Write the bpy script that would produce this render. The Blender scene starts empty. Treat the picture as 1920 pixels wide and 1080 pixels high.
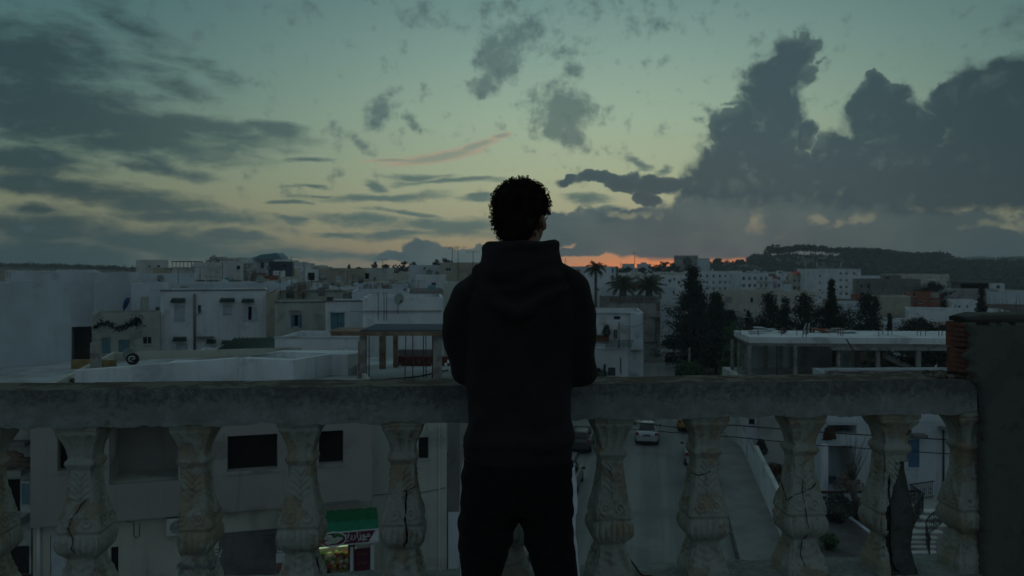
import bpy, bmesh, math, random
import numpy as np
from mathutils import Vector, Matrix, noise as mnoise
random.seed(7); np.random.seed(7)
R = math.radians
sc = bpy.context.scene
C = sc.collection
CZ = 13.0            # eye height above the street
FLOOR = CZ - 1.52    # terrace floor
# ------------------------------------------------------------------ camera
cam_d = bpy.data.cameras.new("camera"); cam = bpy.data.objects.new("camera", cam_d); C.objects.link(cam)
cam_d.sensor_width = 36.0; cam_d.lens = 36.0 * 1500 / 1920; cam_d.shift_y = -40 / 1920
cam_d.clip_start = 0.05; cam_d.clip_end = 20000
cam.location = (0, 0, CZ); cam.rotation_euler = (R(90), 0, 0)
cam_d.dof.use_dof = True; cam_d.dof.focus_distance = 2.9; cam_d.dof.aperture_fstop = 7.0
sc.camera = cam
# ------------------------------------------------------------------ colour management
sc.view_settings.view_transform = 'Standard'; sc.view_settings.look = 'None'
sc.view_settings.exposure = 0.0; sc.view_settings.gamma = 1.0; sc.view_settings.use_curve_mapping = False
sc.render.film_transparent = False
sc.cycles.max_bounces = 4; sc.cycles.diffuse_bounces = 2; sc.cycles.use_adaptive_sampling = True; sc.cycles.adaptive_threshold = 0.03; sc.cycles.glossy_bounces = 2
sc.cycles.use_denoising = True

def lin(c):
    def f(v):
        v /= 255.0
        return v / 12.92 if v <= 0.04045 else ((v + 0.055) / 1.055) ** 2.4
    return (f(c[0]), f(c[1]), f(c[2]), 1.0)

class NT:
    """small node tree writer"""
    def __init__(s, tree): s.t = tree; s.n = tree.nodes; s.l = tree.links
    def new(s, ty, **kw):
        n = s.n.new(ty)
        for k, v in kw.items(): setattr(n, k, v)
        return n
    def put(s, sock, v):
        if isinstance(v, bpy.types.NodeSocket): s.l.new(v, sock)
        elif v is not None: sock.default_value = v
    def m(s, op, a, b=None, c=None, clamp=False):
        n = s.new('ShaderNodeMath', operation=op, use_clamp=clamp)
        s.put(n.inputs[0], a)
        if b is not None: s.put(n.inputs[1], b)
        if c is not None: s.put(n.inputs[2], c)
        return n.outputs[0]
    def vm(s, op, a, b=None, sc=None):
        n = s.new('ShaderNodeVectorMath', operation=op)
        s.put(n.inputs[0], a)
        if b is not None: s.put(n.inputs[1], b)
        if sc is not None: s.put(n.inputs['Scale'], sc)
        return n.outputs[0]
    def comb(s, x, y, z=0.0):
        n = s.new('ShaderNodeCombineXYZ')
        for i, v in enumerate((x, y, z)): s.put(n.inputs[i], v)
        return n.outputs[0]
    def sep(s, v):
        n = s.new('ShaderNodeSeparateXYZ'); s.put(n.inputs[0], v); return n.outputs
    def step(s, v, a, b, lo=0.0, hi=1.0, smooth=True):
        n = s.new('ShaderNodeMapRange', interpolation_type='SMOOTHSTEP' if smooth else 'LINEAR')
        s.put(n.inputs[0], v); s.put(n.inputs[1], a); s.put(n.inputs[2], b); s.put(n.inputs[3], lo); s.put(n.inputs[4], hi)
        return n.outputs[0]
    def mix(s, f, a, b, bt='MIX'):
        n = s.new('ShaderNodeMix', data_type='RGBA', blend_type=bt)
        s.put(n.inputs[0], f); s.put(n.inputs[6], a); s.put(n.inputs[7], b)
        return n.outputs[2]
    def noise(s, v, scale=1.0, detail=4.0, rough=0.5, out=0, dist=0.0):
        n = s.new('ShaderNodeTexNoise')
        s.put(n.inputs['Vector'], v); s.put(n.inputs['Scale'], scale); s.put(n.inputs['Detail'], detail)
        s.put(n.inputs['Roughness'], rough); s.put(n.inputs['Distortion'], dist)
        return n.outputs[out]
    def ramp(s, v, stops, interp='LINEAR'):
        n = s.new('ShaderNodeValToRGB'); s.put(n.inputs[0], v)
        cr = n.color_ramp; cr.interpolation = interp
        while len(cr.elements) > 1: cr.elements.remove(cr.elements[-1])
        cr.elements[0].position = stops[0][0]; cr.elements[0].color = stops[0][1]
        for p, c in stops[1:]:
            e = cr.elements.new(p); e.color = c
        return n.outputs[0]

# ------------------------------------------------------------------ world: dusk sky with clouds
SUN_AZ = math.atan(410 / 1500)
def sky_uv(px, py):
    a = math.atan((px - 960) / 1500); e = math.atan((500 - py) / 1500 * math.cos(a))
    return a * 15, e * 15
world = bpy.data.worlds.new("World"); sc.world = world; world.use_nodes = True
world.cycles.sampling_method = 'MANUAL'; world.cycles.sample_map_resolution = 512
W = NT(world.node_tree); W.n.clear()
wout = W.new('ShaderNodeOutputWorld'); wbg = W.new('ShaderNodeBackground')
W.l.new(wbg.outputs[0], wout.inputs[0])
tc = W.new('ShaderNodeTexCoord')
d = W.vm('NORMALIZE', tc.outputs['Generated'])
dx, dy, dz = W.sep(d)
az = W.m('ARCTAN2', dx, dy)
el = W.m('ARCSINE', dz)
U = W.m('MULTIPLY', az, 15.0); V = W.m('MULTIPLY', el, 15.0)
# the clear sky: three vertical ramps blended by the angle away from the sunset
Vn = W.m('DIVIDE', V, 24.0, clamp=True)     # 0 horizon .. 1 zenith
def vp(py): return max(0.0, sky_uv(960, py)[1] / 24.0)
glow = W.ramp(Vn, [(0.0, lin((150, 138, 118))), (vp(484), lin((166, 146, 118))), (vp(466), lin((172, 156, 122))), (vp(425), lin((170, 167, 134))),
                   (vp(330), lin((170, 181, 149))), (vp(220), lin((158, 181, 158))), (vp(110), lin((138, 166, 154))), (vp(0), lin((116, 148, 143))),
                   (0.5, lin((100, 128, 132))), (1.0, lin((100, 119, 130)))])
side = W.ramp(Vn, [(0.0, lin((78, 98, 98))), (vp(440), lin((118, 124, 104))), (vp(380), lin((124, 132, 108))), (vp(300), lin((106, 130, 116))), (vp(180), lin((90, 121, 118))), (vp(60), lin((78, 112, 113))),
                   (vp(0), lin((75, 108, 111))), (0.5, lin((90, 116, 122))), (1.0, lin((100, 119, 130)))])
back = W.ramp(Vn, [(0.0, lin((104, 117, 124))), (0.12, lin((106, 122, 129))), (0.4, lin((104, 121, 130))), (1.0, lin((100, 119, 130)))])
da = W.m('ABSOLUTE', W.m('SUBTRACT', az, 0.10))
t1 = W.step(da, 0.02, 0.66)
t2 = W.step(da, 0.8, 2.2)
sky = W.mix(t2, W.mix(t1, glow, side), back)
# orange heart of the sunset, low and narrow
dsun = W.m('DIVIDE', W.m('SUBTRACT', az, SUN_AZ - 0.04), 0.17)
g1 = W.m('EXPONENT', W.m('MULTIPLY', W.m('MULTIPLY', dsun, dsun), -1.0))
g2 = W.m('EXPONENT', W.m('MULTIPLY', W.m('MAXIMUM', V, 0.0), -3.6))
sky = W.mix(W.m('MULTIPLY', W.m('MULTIPLY', g1, g2), 0.95), sky, (1.15, .30, .07, 1))

P0 = W.comb(U, V)
nbig = W.noise(P0, 0.9, 6.0, 0.55, out=1)
warp = W.vm('SCALE', W.vm('SUBTRACT', nbig, (0.5, 0.5, 0.5)), sc=0.95)
PA = W.vm('ADD', P0, warp)
nst = W.noise(W.vm('MULTIPLY', P0, (0.55, 1.7, 1)), 0.9, 5.0, 0.55, out=1)
warpS = W.vm('MULTIPLY', W.vm('SUBTRACT', nst, (0.5, 0.5, 0.5)), (2.2, 0.6, 0))
PS = W.vm('ADD', P0, warpS)

def field(P, blobs, grow=1.25):
    """largest of a set of soft ellipses given in degrees-of-view units"""
    cur = None
    for b in blobs:
        px, py, rx, ry = b[:4]; rot = b[4] if len(b) > 4 else 0.0; k = b[5] if len(b) > 5 else 1.0
        u, v = sky_uv(px, py)
        mp = W.new('ShaderNodeMapping', vector_type='TEXTURE'); W.put(mp.inputs[0], P)
        mp.inputs['Location'].default_value = (u, v, 0)
        mp.inputs['Rotation'].default_value = (0, 0, R(rot))
        ca = math.cos(math.atan((px - 960) / 1500))
        mp.inputs['Scale'].default_value = (rx / 100 * grow * ca * ca, ry / 100 * grow * ca, 1)
        g = W.new('ShaderNodeTexGradient', gradient_type='SPHERICAL'); W.l.new(mp.outputs[0], g.inputs[0])
        o = g.outputs['Fac'] if 'Fac' in g.outputs else g.outputs[1]
        if k != 1.0: o = W.m('MULTIPLY', o, k)
        cur = o if cur is None else W.m('MAXIMUM', cur, o)
    return cur
det = W.noise(P0, 2.6, 6.0, 0.6)
fine = W.noise(P0, 6.0, 5.0, 0.65)
shade_n = W.noise(P0, 0.8, 5.0, 0.55)

# 1. thin streaks and the grey deck on the left
left = [(40, 110, 230, 80, -12), (90, 190, 290, 80, -8), (200, 235, 330, 62, -6), (380, 240, 210, 30, -4), (520, 246, 115, 20, -3), (250, 275, 220, 34, -3), (60, 300, 150, 40),
        (110, 352, 330, 28, -3), (290, 378, 240, 22, -8), (30, 392, 60, 12), (370, 408, 180, 20, -6), (110, 430, 190, 46, 0), (90, 480, 300, 44), (330, 455, 260, 36, -3), (520, 478, 190, 18),
        (300, 310, 140, 14, -8), (160, 95, 170, 44, -22, .75), (235, 45, 120, 34, -30, .6), (370, 120, 110, 26, -24, .5), (300, 150, 140, 30, -20, .55),
        (580, 291, 62, 7, 0), (565, 350, 40, 5), (590, 367, 46, 6), (563, 383, 30, 7), (710, 369, 135, 11, 2), (745, 403, 88, 8, -6), (665, 416, 95, 13, -4), (800, 425, 110, 15), (870, 430, 90, 22, 4), (760, 442, 90, 9), (640, 440, 70, 6), (800, 330, 62, 9, -2), (850, 342, 120, 7), (720, 345, 26, 12),
        (420, 440, 120, 10, -4), (560, 415, 40, 9), (690, 480, 140, 10), (1090, 370, 60, 12), (1120, 392, 34, 10), (1090, 410, 60, 8), (900, 372, 60, 5), (1210, 300, 32, 10, -20), (1255, 310, 18, 9, 30)]
fS = field(PS, left)
stn = W.noise(W.vm('ADD', W.vm('MULTIPLY', P0, (0.8, 2.4, 1)), W.vm('SCALE', warp, sc=.8)), 1.3, 8.0, 0.66)
aS = W.step(W.m('ADD', fS, W.m('MULTIPLY', W.m('SUBTRACT', stn, 0.5), 1.5)), -0.03, 0.80)
colS = W.mix(W.step(U, -8.5, -1.5), lin((46, 68, 73)), lin((88, 112, 108)))
colS = W.mix(W.step(V, 1.2, 0.1), colS, W.mix(W.step(U, -8.5, -2.0), lin((52, 74, 78)), lin((84, 106, 104))))
sky = W.mix(W.m('MULTIPLY', W.m('MULTIPLY', aS, W.step(fS, 0.0, 0.20)), 0.92), sky, colS)
# 2. torn grey scraps in the middle of the sky
scraps = [(1056, 205, 68, 62, 20, 1.6), (1036, 235, 56, 34, 0, 1.4), (1076, 245, 34, 42, 0, 1.4), (935, 105, 60, 52, 40, 1.25), (905, 145, 34, 34, 0, 1.2), (980, 75, 46, 34, 0, 1.1), (1080, 125, 30, 20), (1050, 95, 90, 40, 0, 0.55), (960, 30, 110, 50, 0, 0.5), (790, 20, 60, 30, 0, 0.6), (715, 200, 44, 36, 60), (735, 160, 24, 22, 0, 0.8), (770, 225, 28, 20, -50),
          (690, 265, 50, 15, -30), (660, 245, 60, 12, -30, 0.6), (1215, 30, 80, 34, 10, 0.6), (1120, 15, 60, 30, 0, 0.6), (1900, 45, 40, 40, 0, 0.85), (1135, 210, 18, 22, 0, 0.7), (1310, 238, 26, 12, 0, 0.75), (560, 8, 50, 22, 0, 0.55)]
fW = field(PA, scraps)
aW = W.m('MULTIPLY', W.step(fW, 0.04, 0.34), 1.0); aW0 = W.step(W.m('ADD', fW, W.m('ADD', W.m('MULTIPLY', W.m('SUBTRACT', det, 0.5), 2.3), W.m('MULTIPLY', W.m('SUBTRACT', fine, 0.5), 1.3))), 0.02, 1.0)
sky = W.mix(W.m('MULTIPLY', W.m('MULTIPLY', aW, aW0), 0.80), sky, W.mix(W.step(V, 2.0, 6.0), lin((84, 106, 106)), lin((82, 108, 110))))
# pink lit streak
fP = field(W.vm('ADD', P0, W.vm('SCALE', warpS, sc=.3)), [(890, 274, 60, 7, 14), (820, 292, 105, 11, 11), (905, 270, 40, 6, 16), (945, 256, 22, 5, 8), (740, 300, 60, 4, 2)])
aP = W.step(W.m('ADD', fP, W.m('MULTIPLY', W.m('SUBTRACT', fine, 0.5), 0.3)), 0.05, 0.45)
sky = W.mix(W.m('MULTIPLY', aP, 0.55), sky, W.mix(W.step(fP, 0.35, 0.75), lin((176, 150, 132)), lin((124, 128, 122))))
# 3. low hazy bank over the sunset
bank = [(1195, 450, 90, 34), (1460, 415, 190, 50), (1650, 425, 230, 42), (1340, 440, 130, 70), (1260, 452, 70, 40, 20), (1480, 445, 190, 64), (1640, 455, 260, 56), (1800, 462, 220, 34), (1905, 470, 120, 36), (1120, 425, 100, 26, 0), (1040, 418, 60, 14), (1130, 462, 62, 17), (1060, 470, 60, 10, 0, 0.8),
        (800, 476, 40, 28), (840, 482, 60, 22), (770, 488, 50, 14), (900, 478, 80, 16), (1000, 440, 70, 22), (1190, 410, 60, 24)]
fB = field(PA, bank)
aB = W.step(W.m('ADD', fB, W.m('MULTIPLY', W.m('SUBTRACT', det, 0.5), 0.7)), 0.03, 0.24)
holes = field(PA, [(1425, 415, 46, 32, 50), (1615, 408, 80, 16, 30), (1540, 416, 40, 14), (1880, 424, 90, 17, -3), (1235, 384, 60, 14, -20), (1150, 400, 90, 12)], 1.1)
aB = W.m('MULTIPLY', aB, W.step(W.m('ADD', holes, W.m('MULTIPLY', W.m('SUBTRACT', det, 0.5), 2.2)), 0.25, 0.85, 1.0, 0.58))
cut = W.step(W.m('ADD', V, W.m('MULTIPLY', W.m('SUBTRACT', stn, 0.5), 0.20)), 0.07, 0.19)      # the strip under the bank stays open near the sun
aB = W.m('MULTIPLY', aB, W.mix(W.step(W.m('ABSOLUTE', W.m('SUBTRACT', U, 3.0)), 1.2, 2.6), cut, (1, 1, 1, 1)))
colB = W.mix(W.step(shade_n, 0.38, 0.64), lin((66, 89, 95)), lin((82, 101, 103)))
colB = W.mix(W.m('MULTIPLY', W.step(V, 1.3, 0.2), W.m('MULTIPLY', g1, 0.06)), colB, lin((140, 108, 92)))
colB = W.mix(W.step(U, 4.0, 8.5, 0.0, 0.7), colB, lin((56, 76, 80)))
sky = W.mix(W.m('MULTIPLY', aB, 0.96), sky, colB)
# 4. the towering cumulus
cum = [(1478, 98, 42, 36), (1462, 140, 52, 40), (1420, 178, 46, 46), (1468, 200, 62, 56), (1400, 230, 52, 60), (1440, 280, 96, 84), (1372, 300, 52, 66), (1505, 245, 34, 36), (1395, 345, 112, 46), (1495, 335, 64, 66), (1540, 285, 34, 36), (1310, 350, 74, 34),
       (1512, 108, 30, 26, 0, 0.72), (1536, 124, 30, 12, 20, 0.62), (1478, 128, 50, 40),
       (1634, 158, 36, 30), (1615, 190, 40, 34), (1692, 168, 36, 34, 0, 0.85), (1672, 192, 40, 34), (1628, 178, 44, 40), (1655, 220, 84, 52), (1590, 262, 60, 40), (1625, 300, 108, 66), (1710, 240, 64, 74), (1720, 330, 150, 60),
       (1790, 168, 46, 32), (1838, 150, 50, 34), (1895, 125, 58, 32), (1850, 200, 96, 56), (1935, 180, 80, 74), (1850, 290, 180, 92), (1800, 365, 280, 40), (1640, 368, 130, 34), (1960, 330, 140, 76), (2060, 260, 160, 150), (2200, 350, 220, 90),
       (1240, 352, 70, 22, -8), (1170, 338, 66, 22, -4), (1110, 332, 60, 17, 6), (1052, 338, 24, 11), (1215, 372, 40, 16, -30)]
fC = field(PA, cum + [(1455, 160, 84, 70), (1482, 104, 62, 48), (1470, 130, 50, 60), (1400, 260, 90, 70), (1640, 205, 76, 66), (1580, 272, 66, 50), (1742, 245, 60, 66), (1700, 215, 70, 46), (1548, 300, 62, 50), (1872, 165, 96, 60), (1800, 210, 80, 60), (1560, 335, 70, 66), (1350, 335, 100, 60), (1440, 320, 150, 100), (1720, 350, 250, 66), (1850, 250, 150, 110), (1600, 300, 90, 60), (1420, 250, 84, 80)], 1.46)
vor = W.new('ShaderNodeTexVoronoi', feature='F1'); W.put(vor.inputs['Vector'], PA); vor.inputs['Scale'].default_value = 2.6
if 'Detail' in vor.inputs: vor.inputs['Detail'].default_value = 2.0
puff = W.m('SUBTRACT', 0.55, vor.outputs['Distance'])
vo2 = W.new('ShaderNodeTexVoronoi', feature='F1'); W.put(vo2.inputs['Vector'], PA); vo2.inputs['Scale'].default_value = 6.5
soft = W.step(W.noise(P0, 0.7, 2.0, 0.5), 0.40, 0.62)
eC = W.m('ADD', fC, W.m('ADD', W.m('MULTIPLY', puff, 0.20), W.m('MULTIPLY', W.m('SUBTRACT', det, 0.5), 0.22)))
eC = W.m('ADD', eC, W.m('ADD', W.m('MULTIPLY', W.m('SUBTRACT', 0.5, vo2.outputs['Distance']), 0.10), W.m('MULTIPLY', W.m('SUBTRACT', fine, 0.5), 0.10)))
aC = W.step(eC, W.m('SUBTRACT', 0.28, W.m('MULTIPLY', soft, 0.08)), W.m('ADD', 0.38, W.m('MULTIPLY', soft, 0.20)))
aC = W.m('MULTIPLY', aC, W.step(W.m('ADD', V, W.m('MULTIPLY', W.m('SUBTRACT', det, 0.5), 0.35)), 0.74, 1.02))
lit = W.m('ADD', W.m('MULTIPLY', puff, 0.9), W.m('MULTIPLY', W.m('SUBTRACT', shade_n, 0.5), 1.7))
colC = W.mix(W.step(W.m('ADD', lit, W.m('MULTIPLY', W.m('SUBTRACT', det, 0.5), 0.7)), -0.22, 0.55), lin((60, 82, 89)), lin((100, 120, 117)))
colC = W.mix(W.step(eC, 0.58, 0.32, 0.0, 0.5), colC, lin((94, 118, 112)))
colC = W.mix(W.step(V, 2.3, 1.2, 0.0, 0.5), colC, lin((58, 76, 83)))
colC = W.mix(W.step(U, 5.0, 8.8, 0.0, 0.8), colC, lin((44, 64, 70)))
sky = W.mix(W.m('MULTIPLY', aC, 0.97), sky, colC)
# 5. the cloud cover goes on outside the picture
out = W.m('MULTIPLY', W.step(W.m('ABSOLUTE', az), 0.62, 0.95), W.step(W.noise(W.vm('MULTIPLY', d, (2.2, 2.2, 5.0)), 1.3, 5.0, 0.55), 0.44, 0.66))
sky = W.mix(W.m('MULTIPLY', out, 0.6), sky, lin((74, 94, 100)))
# Nishita air light of a sun on the horizon, weak
nis = W.new('ShaderNodeTexSky', sky_type='NISHITA'); nis.sun_disc = False
nis.sun_elevation = R(0.5); nis.sun_rotation = SUN_AZ; nis.altitude = 0; nis.air_density = 1.0; nis.dust_density = 1.5
tot = W.mix(1.0, sky, W.vm('SCALE', nis.outputs[0], sc=0.0015), 'ADD')
W.put(wbg.inputs[0], tot); wbg.inputs[1].default_value = 0.92
# the last of the sun, soft and very weak
sd = bpy.data.lights.new("sun", 'SUN'); sd.energy = 0.06; sd.angle = R(12); sd.color = (1.0, 0.62, 0.38)
so = bpy.data.objects.new("sun", sd); C.objects.link(so)
so.rotation_euler = Vector((math.sin(SUN_AZ), math.cos(SUN_AZ), math.tan(R(4)))).to_track_quat('Z', 'Y').to_euler()
so.location = (0, 0, 60)

# ------------------------------------------------------------------ materials
MATS = {}
def mat(name, col, rough=0.85, var=0.18, scale=1.5, bump=0.25, bscale=40, dirt=None, dirt_amt=0.0, streak=0.0, metal=0.0, spec=0.3, emit=None, alpha=None, dscale=0.7, bdist=0.01):
    """plain procedural surface: base colour with soft variation, dirt patches, rain streaks, fine relief"""
    if name in MATS: return MATS[name]
    m = bpy.data.materials.new(name); m.use_nodes = True; n = NT(m.node_tree)
    b = m.node_tree.nodes['Principled BSDF']
    col = (*col[:3], 1.0)
    tcn = n.new('ShaderNodeTexCoord'); p = tcn.outputs['Object']
    c = col
    if var > 0:
        nz = n.noise(p, scale, 5.0, 0.6)
        lo = tuple(v * (1 - var) for v in col[:3]) + (1,); hi = tuple(min(1, v * (1 + var)) for v in col[:3]) + (1,)
        c = n.mix(n.step(nz, 0.3, 0.7), lo, hi)
    if dirt is not None:
        nz = n.noise(p, dscale, 7.0, 0.65)
        c = n.mix(n.step(nz, 0.62 - 0.3 * dirt_amt, 0.72 - 0.2 * dirt_amt, 0, 0.85), c, (*dirt[:3], 1))
    if streak > 0:
        nz = n.noise(n.vm('MULTIPLY', p, (3.0, 3.0, 0.22)), 1.2, 5.0, 0.6)
        c = n.mix(n.step(nz, 0.52, 0.75, 0, streak), c, tuple(v * 0.45 for v in col[:3]) + (1,))
    n.put(b.inputs['Base Color'], c)
    b.inputs['Roughness'].default_value = rough; b.inputs['Metallic'].default_value = metal
    if 'Specular IOR Level' in b.inputs: b.inputs['Specular IOR Level'].default_value = spec
    if bump > 0:
        bn = n.new('ShaderNodeBump'); bn.inputs['Strength'].default_value = bump; bn.inputs['Distance'].default_value = bdist
        n.put(bn.inputs['Height'], n.noise(p, bscale, 5.0, 0.65)); n.l.new(bn.outputs[0], b.inputs['Normal'])
    if emit:
        n.put(b.inputs['Emission Color'], (*emit[:3], 1)); b.inputs['Emission Strength'].default_value = emit[3]
    MATS[name] = m
    return m
def wallmat(name, rgb, dirt=0.35, streak=0.35, var=0.12):
    return mat(name, rgb, 0.92, var, 0.35, 0.3, 9, dirt=tuple(v * 0.62 for v in rgb), dirt_amt=dirt, streak=streak, dscale=0.45, bdist=0.03)

def asphalt_mat():
    m = bpy.data.materials.new('asphalt'); m.use_nodes = True; n = NT(m.node_tree); b = m.node_tree.nodes['Principled BSDF']
    t = n.new('ShaderNodeTexCoord'); mp = n.new('ShaderNodeMapping'); mp.inputs['Rotation'].default_value = (0, 0, math.atan(.19)); n.l.new(t.outputs['Object'], mp.inputs[0]); p = mp.outputs[0]
    lanes = n.noise(n.vm('MULTIPLY', p, (1.3, .035, 1)), 1.0, 3.0, 0.55); blot = n.noise(p, .22, 7.0, 0.62); grit = n.noise(p, 7, 6.0, 0.75)
    c = n.mix(n.step(lanes, .38, .64), (.150, .158, .155, 1), (.220, .226, .216, 1))
    c = n.mix(n.step(blot, .50, .64, 0, .6), c, (.115, .121, .119, 1)); c = n.mix(n.step(blot, .42, .34, 0, .5), c, (.25, .25, .235, 1)); c = n.mix(n.step(grit, .5, .75, 0, .35), c, (.06, .065, .063, 1))
    n.put(b.inputs['Base Color'], c); b.inputs['Roughness'].default_value = .8
    bn = n.new('ShaderNodeBump'); bn.inputs['Strength'].default_value = .5; bn.inputs['Distance'].default_value = .01; n.put(bn.inputs['Height'], n.noise(p, 50, 4.0, .7)); n.l.new(bn.outputs[0], b.inputs['Normal']); return m
M = dict(
 white=wallmat('whitewash', (0.60, 0.64, 0.66)), white2=wallmat('whitewash_blue', (0.50, 0.56, 0.60), 0.2), pale=wallmat('pale_render', (0.52, 0.54, 0.52)),
 grey=wallmat('cement_render', (0.30, 0.30, 0.29), 0.5, 0.5), dgrey=wallmat('raw_cement', (0.17, 0.17, 0.165), 0.5, 0.5), taupe=wallmat('taupe_render', (0.30, 0.285, 0.275), 0.2, 0.3, 0.06),
 cream=wallmat('cream_render', (0.46, 0.445, 0.38)), beige=wallmat('beige_render', (0.37, 0.345, 0.28)), green=wallmat('greenish_render', (0.385, 0.405, 0.355), 0.5),
 brown=wallmat('brown_render', (0.20, 0.16, 0.13), 0.4), shop=wallmat('shop_render', (0.42, 0.43, 0.37), 0.35, 0.4, 0.08), wing=wallmat('wing_render', (0.43, 0.45, 0.40), 0.35, 0.4, 0.08),
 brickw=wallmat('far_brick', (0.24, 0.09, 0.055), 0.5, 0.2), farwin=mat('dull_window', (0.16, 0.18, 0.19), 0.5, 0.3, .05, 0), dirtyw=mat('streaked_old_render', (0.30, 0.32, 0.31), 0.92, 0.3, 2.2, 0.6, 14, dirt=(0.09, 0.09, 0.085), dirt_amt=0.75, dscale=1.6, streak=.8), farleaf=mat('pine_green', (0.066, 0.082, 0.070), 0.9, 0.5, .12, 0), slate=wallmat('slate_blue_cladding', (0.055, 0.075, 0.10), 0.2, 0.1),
 wblue=wallmat('blue_white_wall', (0.43, 0.49, 0.52), 0.2), deck=mat('roof_deck', (0.40, 0.43, 0.44), 0.95, 0.18, 0.3, 0.3, 8, dirt=(0.22, 0.22, 0.2), dirt_amt=0.5, dscale=0.35),
 glass=mat('window_glass', (0.012, 0.014, 0.018), 0.12, 0, bump=0, spec=0.5), dark=mat('dark_interior', (0.012, 0.011, 0.011), 0.9, 0.3, 1, 0),  # dark_interior: near-black sheet, paints the shade inside open holes
 frame=mat('painted_frame', (0.42, 0.45, 0.46), 0.6, 0.1, 3, 0.1), blue=mat('blue_paint', (0.055, 0.14, 0.24), 0.6, 0.2, 3, 0.2), teal=mat('teal_paint', (0.10, 0.22, 0.26), 0.6, 0.2, 3, 0.2),
 navy=mat('navy_paint', (0.02, 0.04, 0.13), 0.6, 0.2, 3, 0.2), wshut=mat('white_shutter', (0.42, 0.48, 0.52), 0.6, 0.1, 3, 0.2), dhood=mat('green_tile_hood', (0.035, 0.06, 0.05), 0.6, 0.3, 6, 0.4),
 dish=mat('dish_paint', (0.30, 0.34, 0.32), 0.5, 0.15, 2, 0.1), iron=mat('dark_iron', (0.035, 0.033, 0.033), 0.6, 0.3, 6, 0.3, metal=0.3), rust=mat('rusty_iron', (0.10, 0.045, 0.03), 0.85, 0.3, 8, 0.3),
 asphalt=asphalt_mat(), paving=mat('pavement', (0.235, 0.24, 0.228), 0.9, 0.12, 0.6, 0.4, 30, dirt=(0.19, 0.19, 0.18), dirt_amt=0.5),
 kerb=mat('kerb_stone', (0.07, 0.07, 0.065), 0.9, 0.3, 2, 0.4, 20), earth=mat('dry_earth', (0.11, 0.10, 0.085), 0.95, 0.3, 0.2, 0.5, 6), concrete=mat('frame_concrete', (0.30, 0.29, 0.275), 0.9, 0.25, 1.2, 0.5, 14, dirt=(0.12, 0.11, 0.10), dirt_amt=0.6, dscale=1.2),
 wood=mat('old_formwork', (0.19, 0.14, 0.10), 0.9, 0.35, 2.0, 0.5, 20), terracotta=mat('terracotta', (0.25, 0.085, 0.05), 0.85, 0.3, 4, 0.4, 20), red=mat('red_paint', (0.42, 0.05, 0.04), 0.7, 0.2, 4, 0.2),
 leaf=mat('dark_needles', (0.024, 0.030, 0.024), 0.9, 0.5, 1.2, 0), leaf2=mat('cypress_green', (0.028, 0.038, 0.028), 0.9, 0.5, 1.5, 0), leaf3=mat('yellow_green_leaf', (0.075, 0.11, 0.035), 0.9, 0.4, 2, 0), hedge=mat('hedge_green', (0.06, 0.12, 0.045), 0.9, 0.5, 2.5, 0),
 palm=mat('palm_green', (0.085, 0.095, 0.06), 0.8, 0.4, 2, 0), bark=mat('bark', (0.09, 0.078, 0.068), 0.95, 0.35, 3, 0.6, 14), hillg=mat('hill_scrub', (0.065, 0.068, 0.055), 0.95, 0.5, 0.03, 0.3, 0.6),
)
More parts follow.
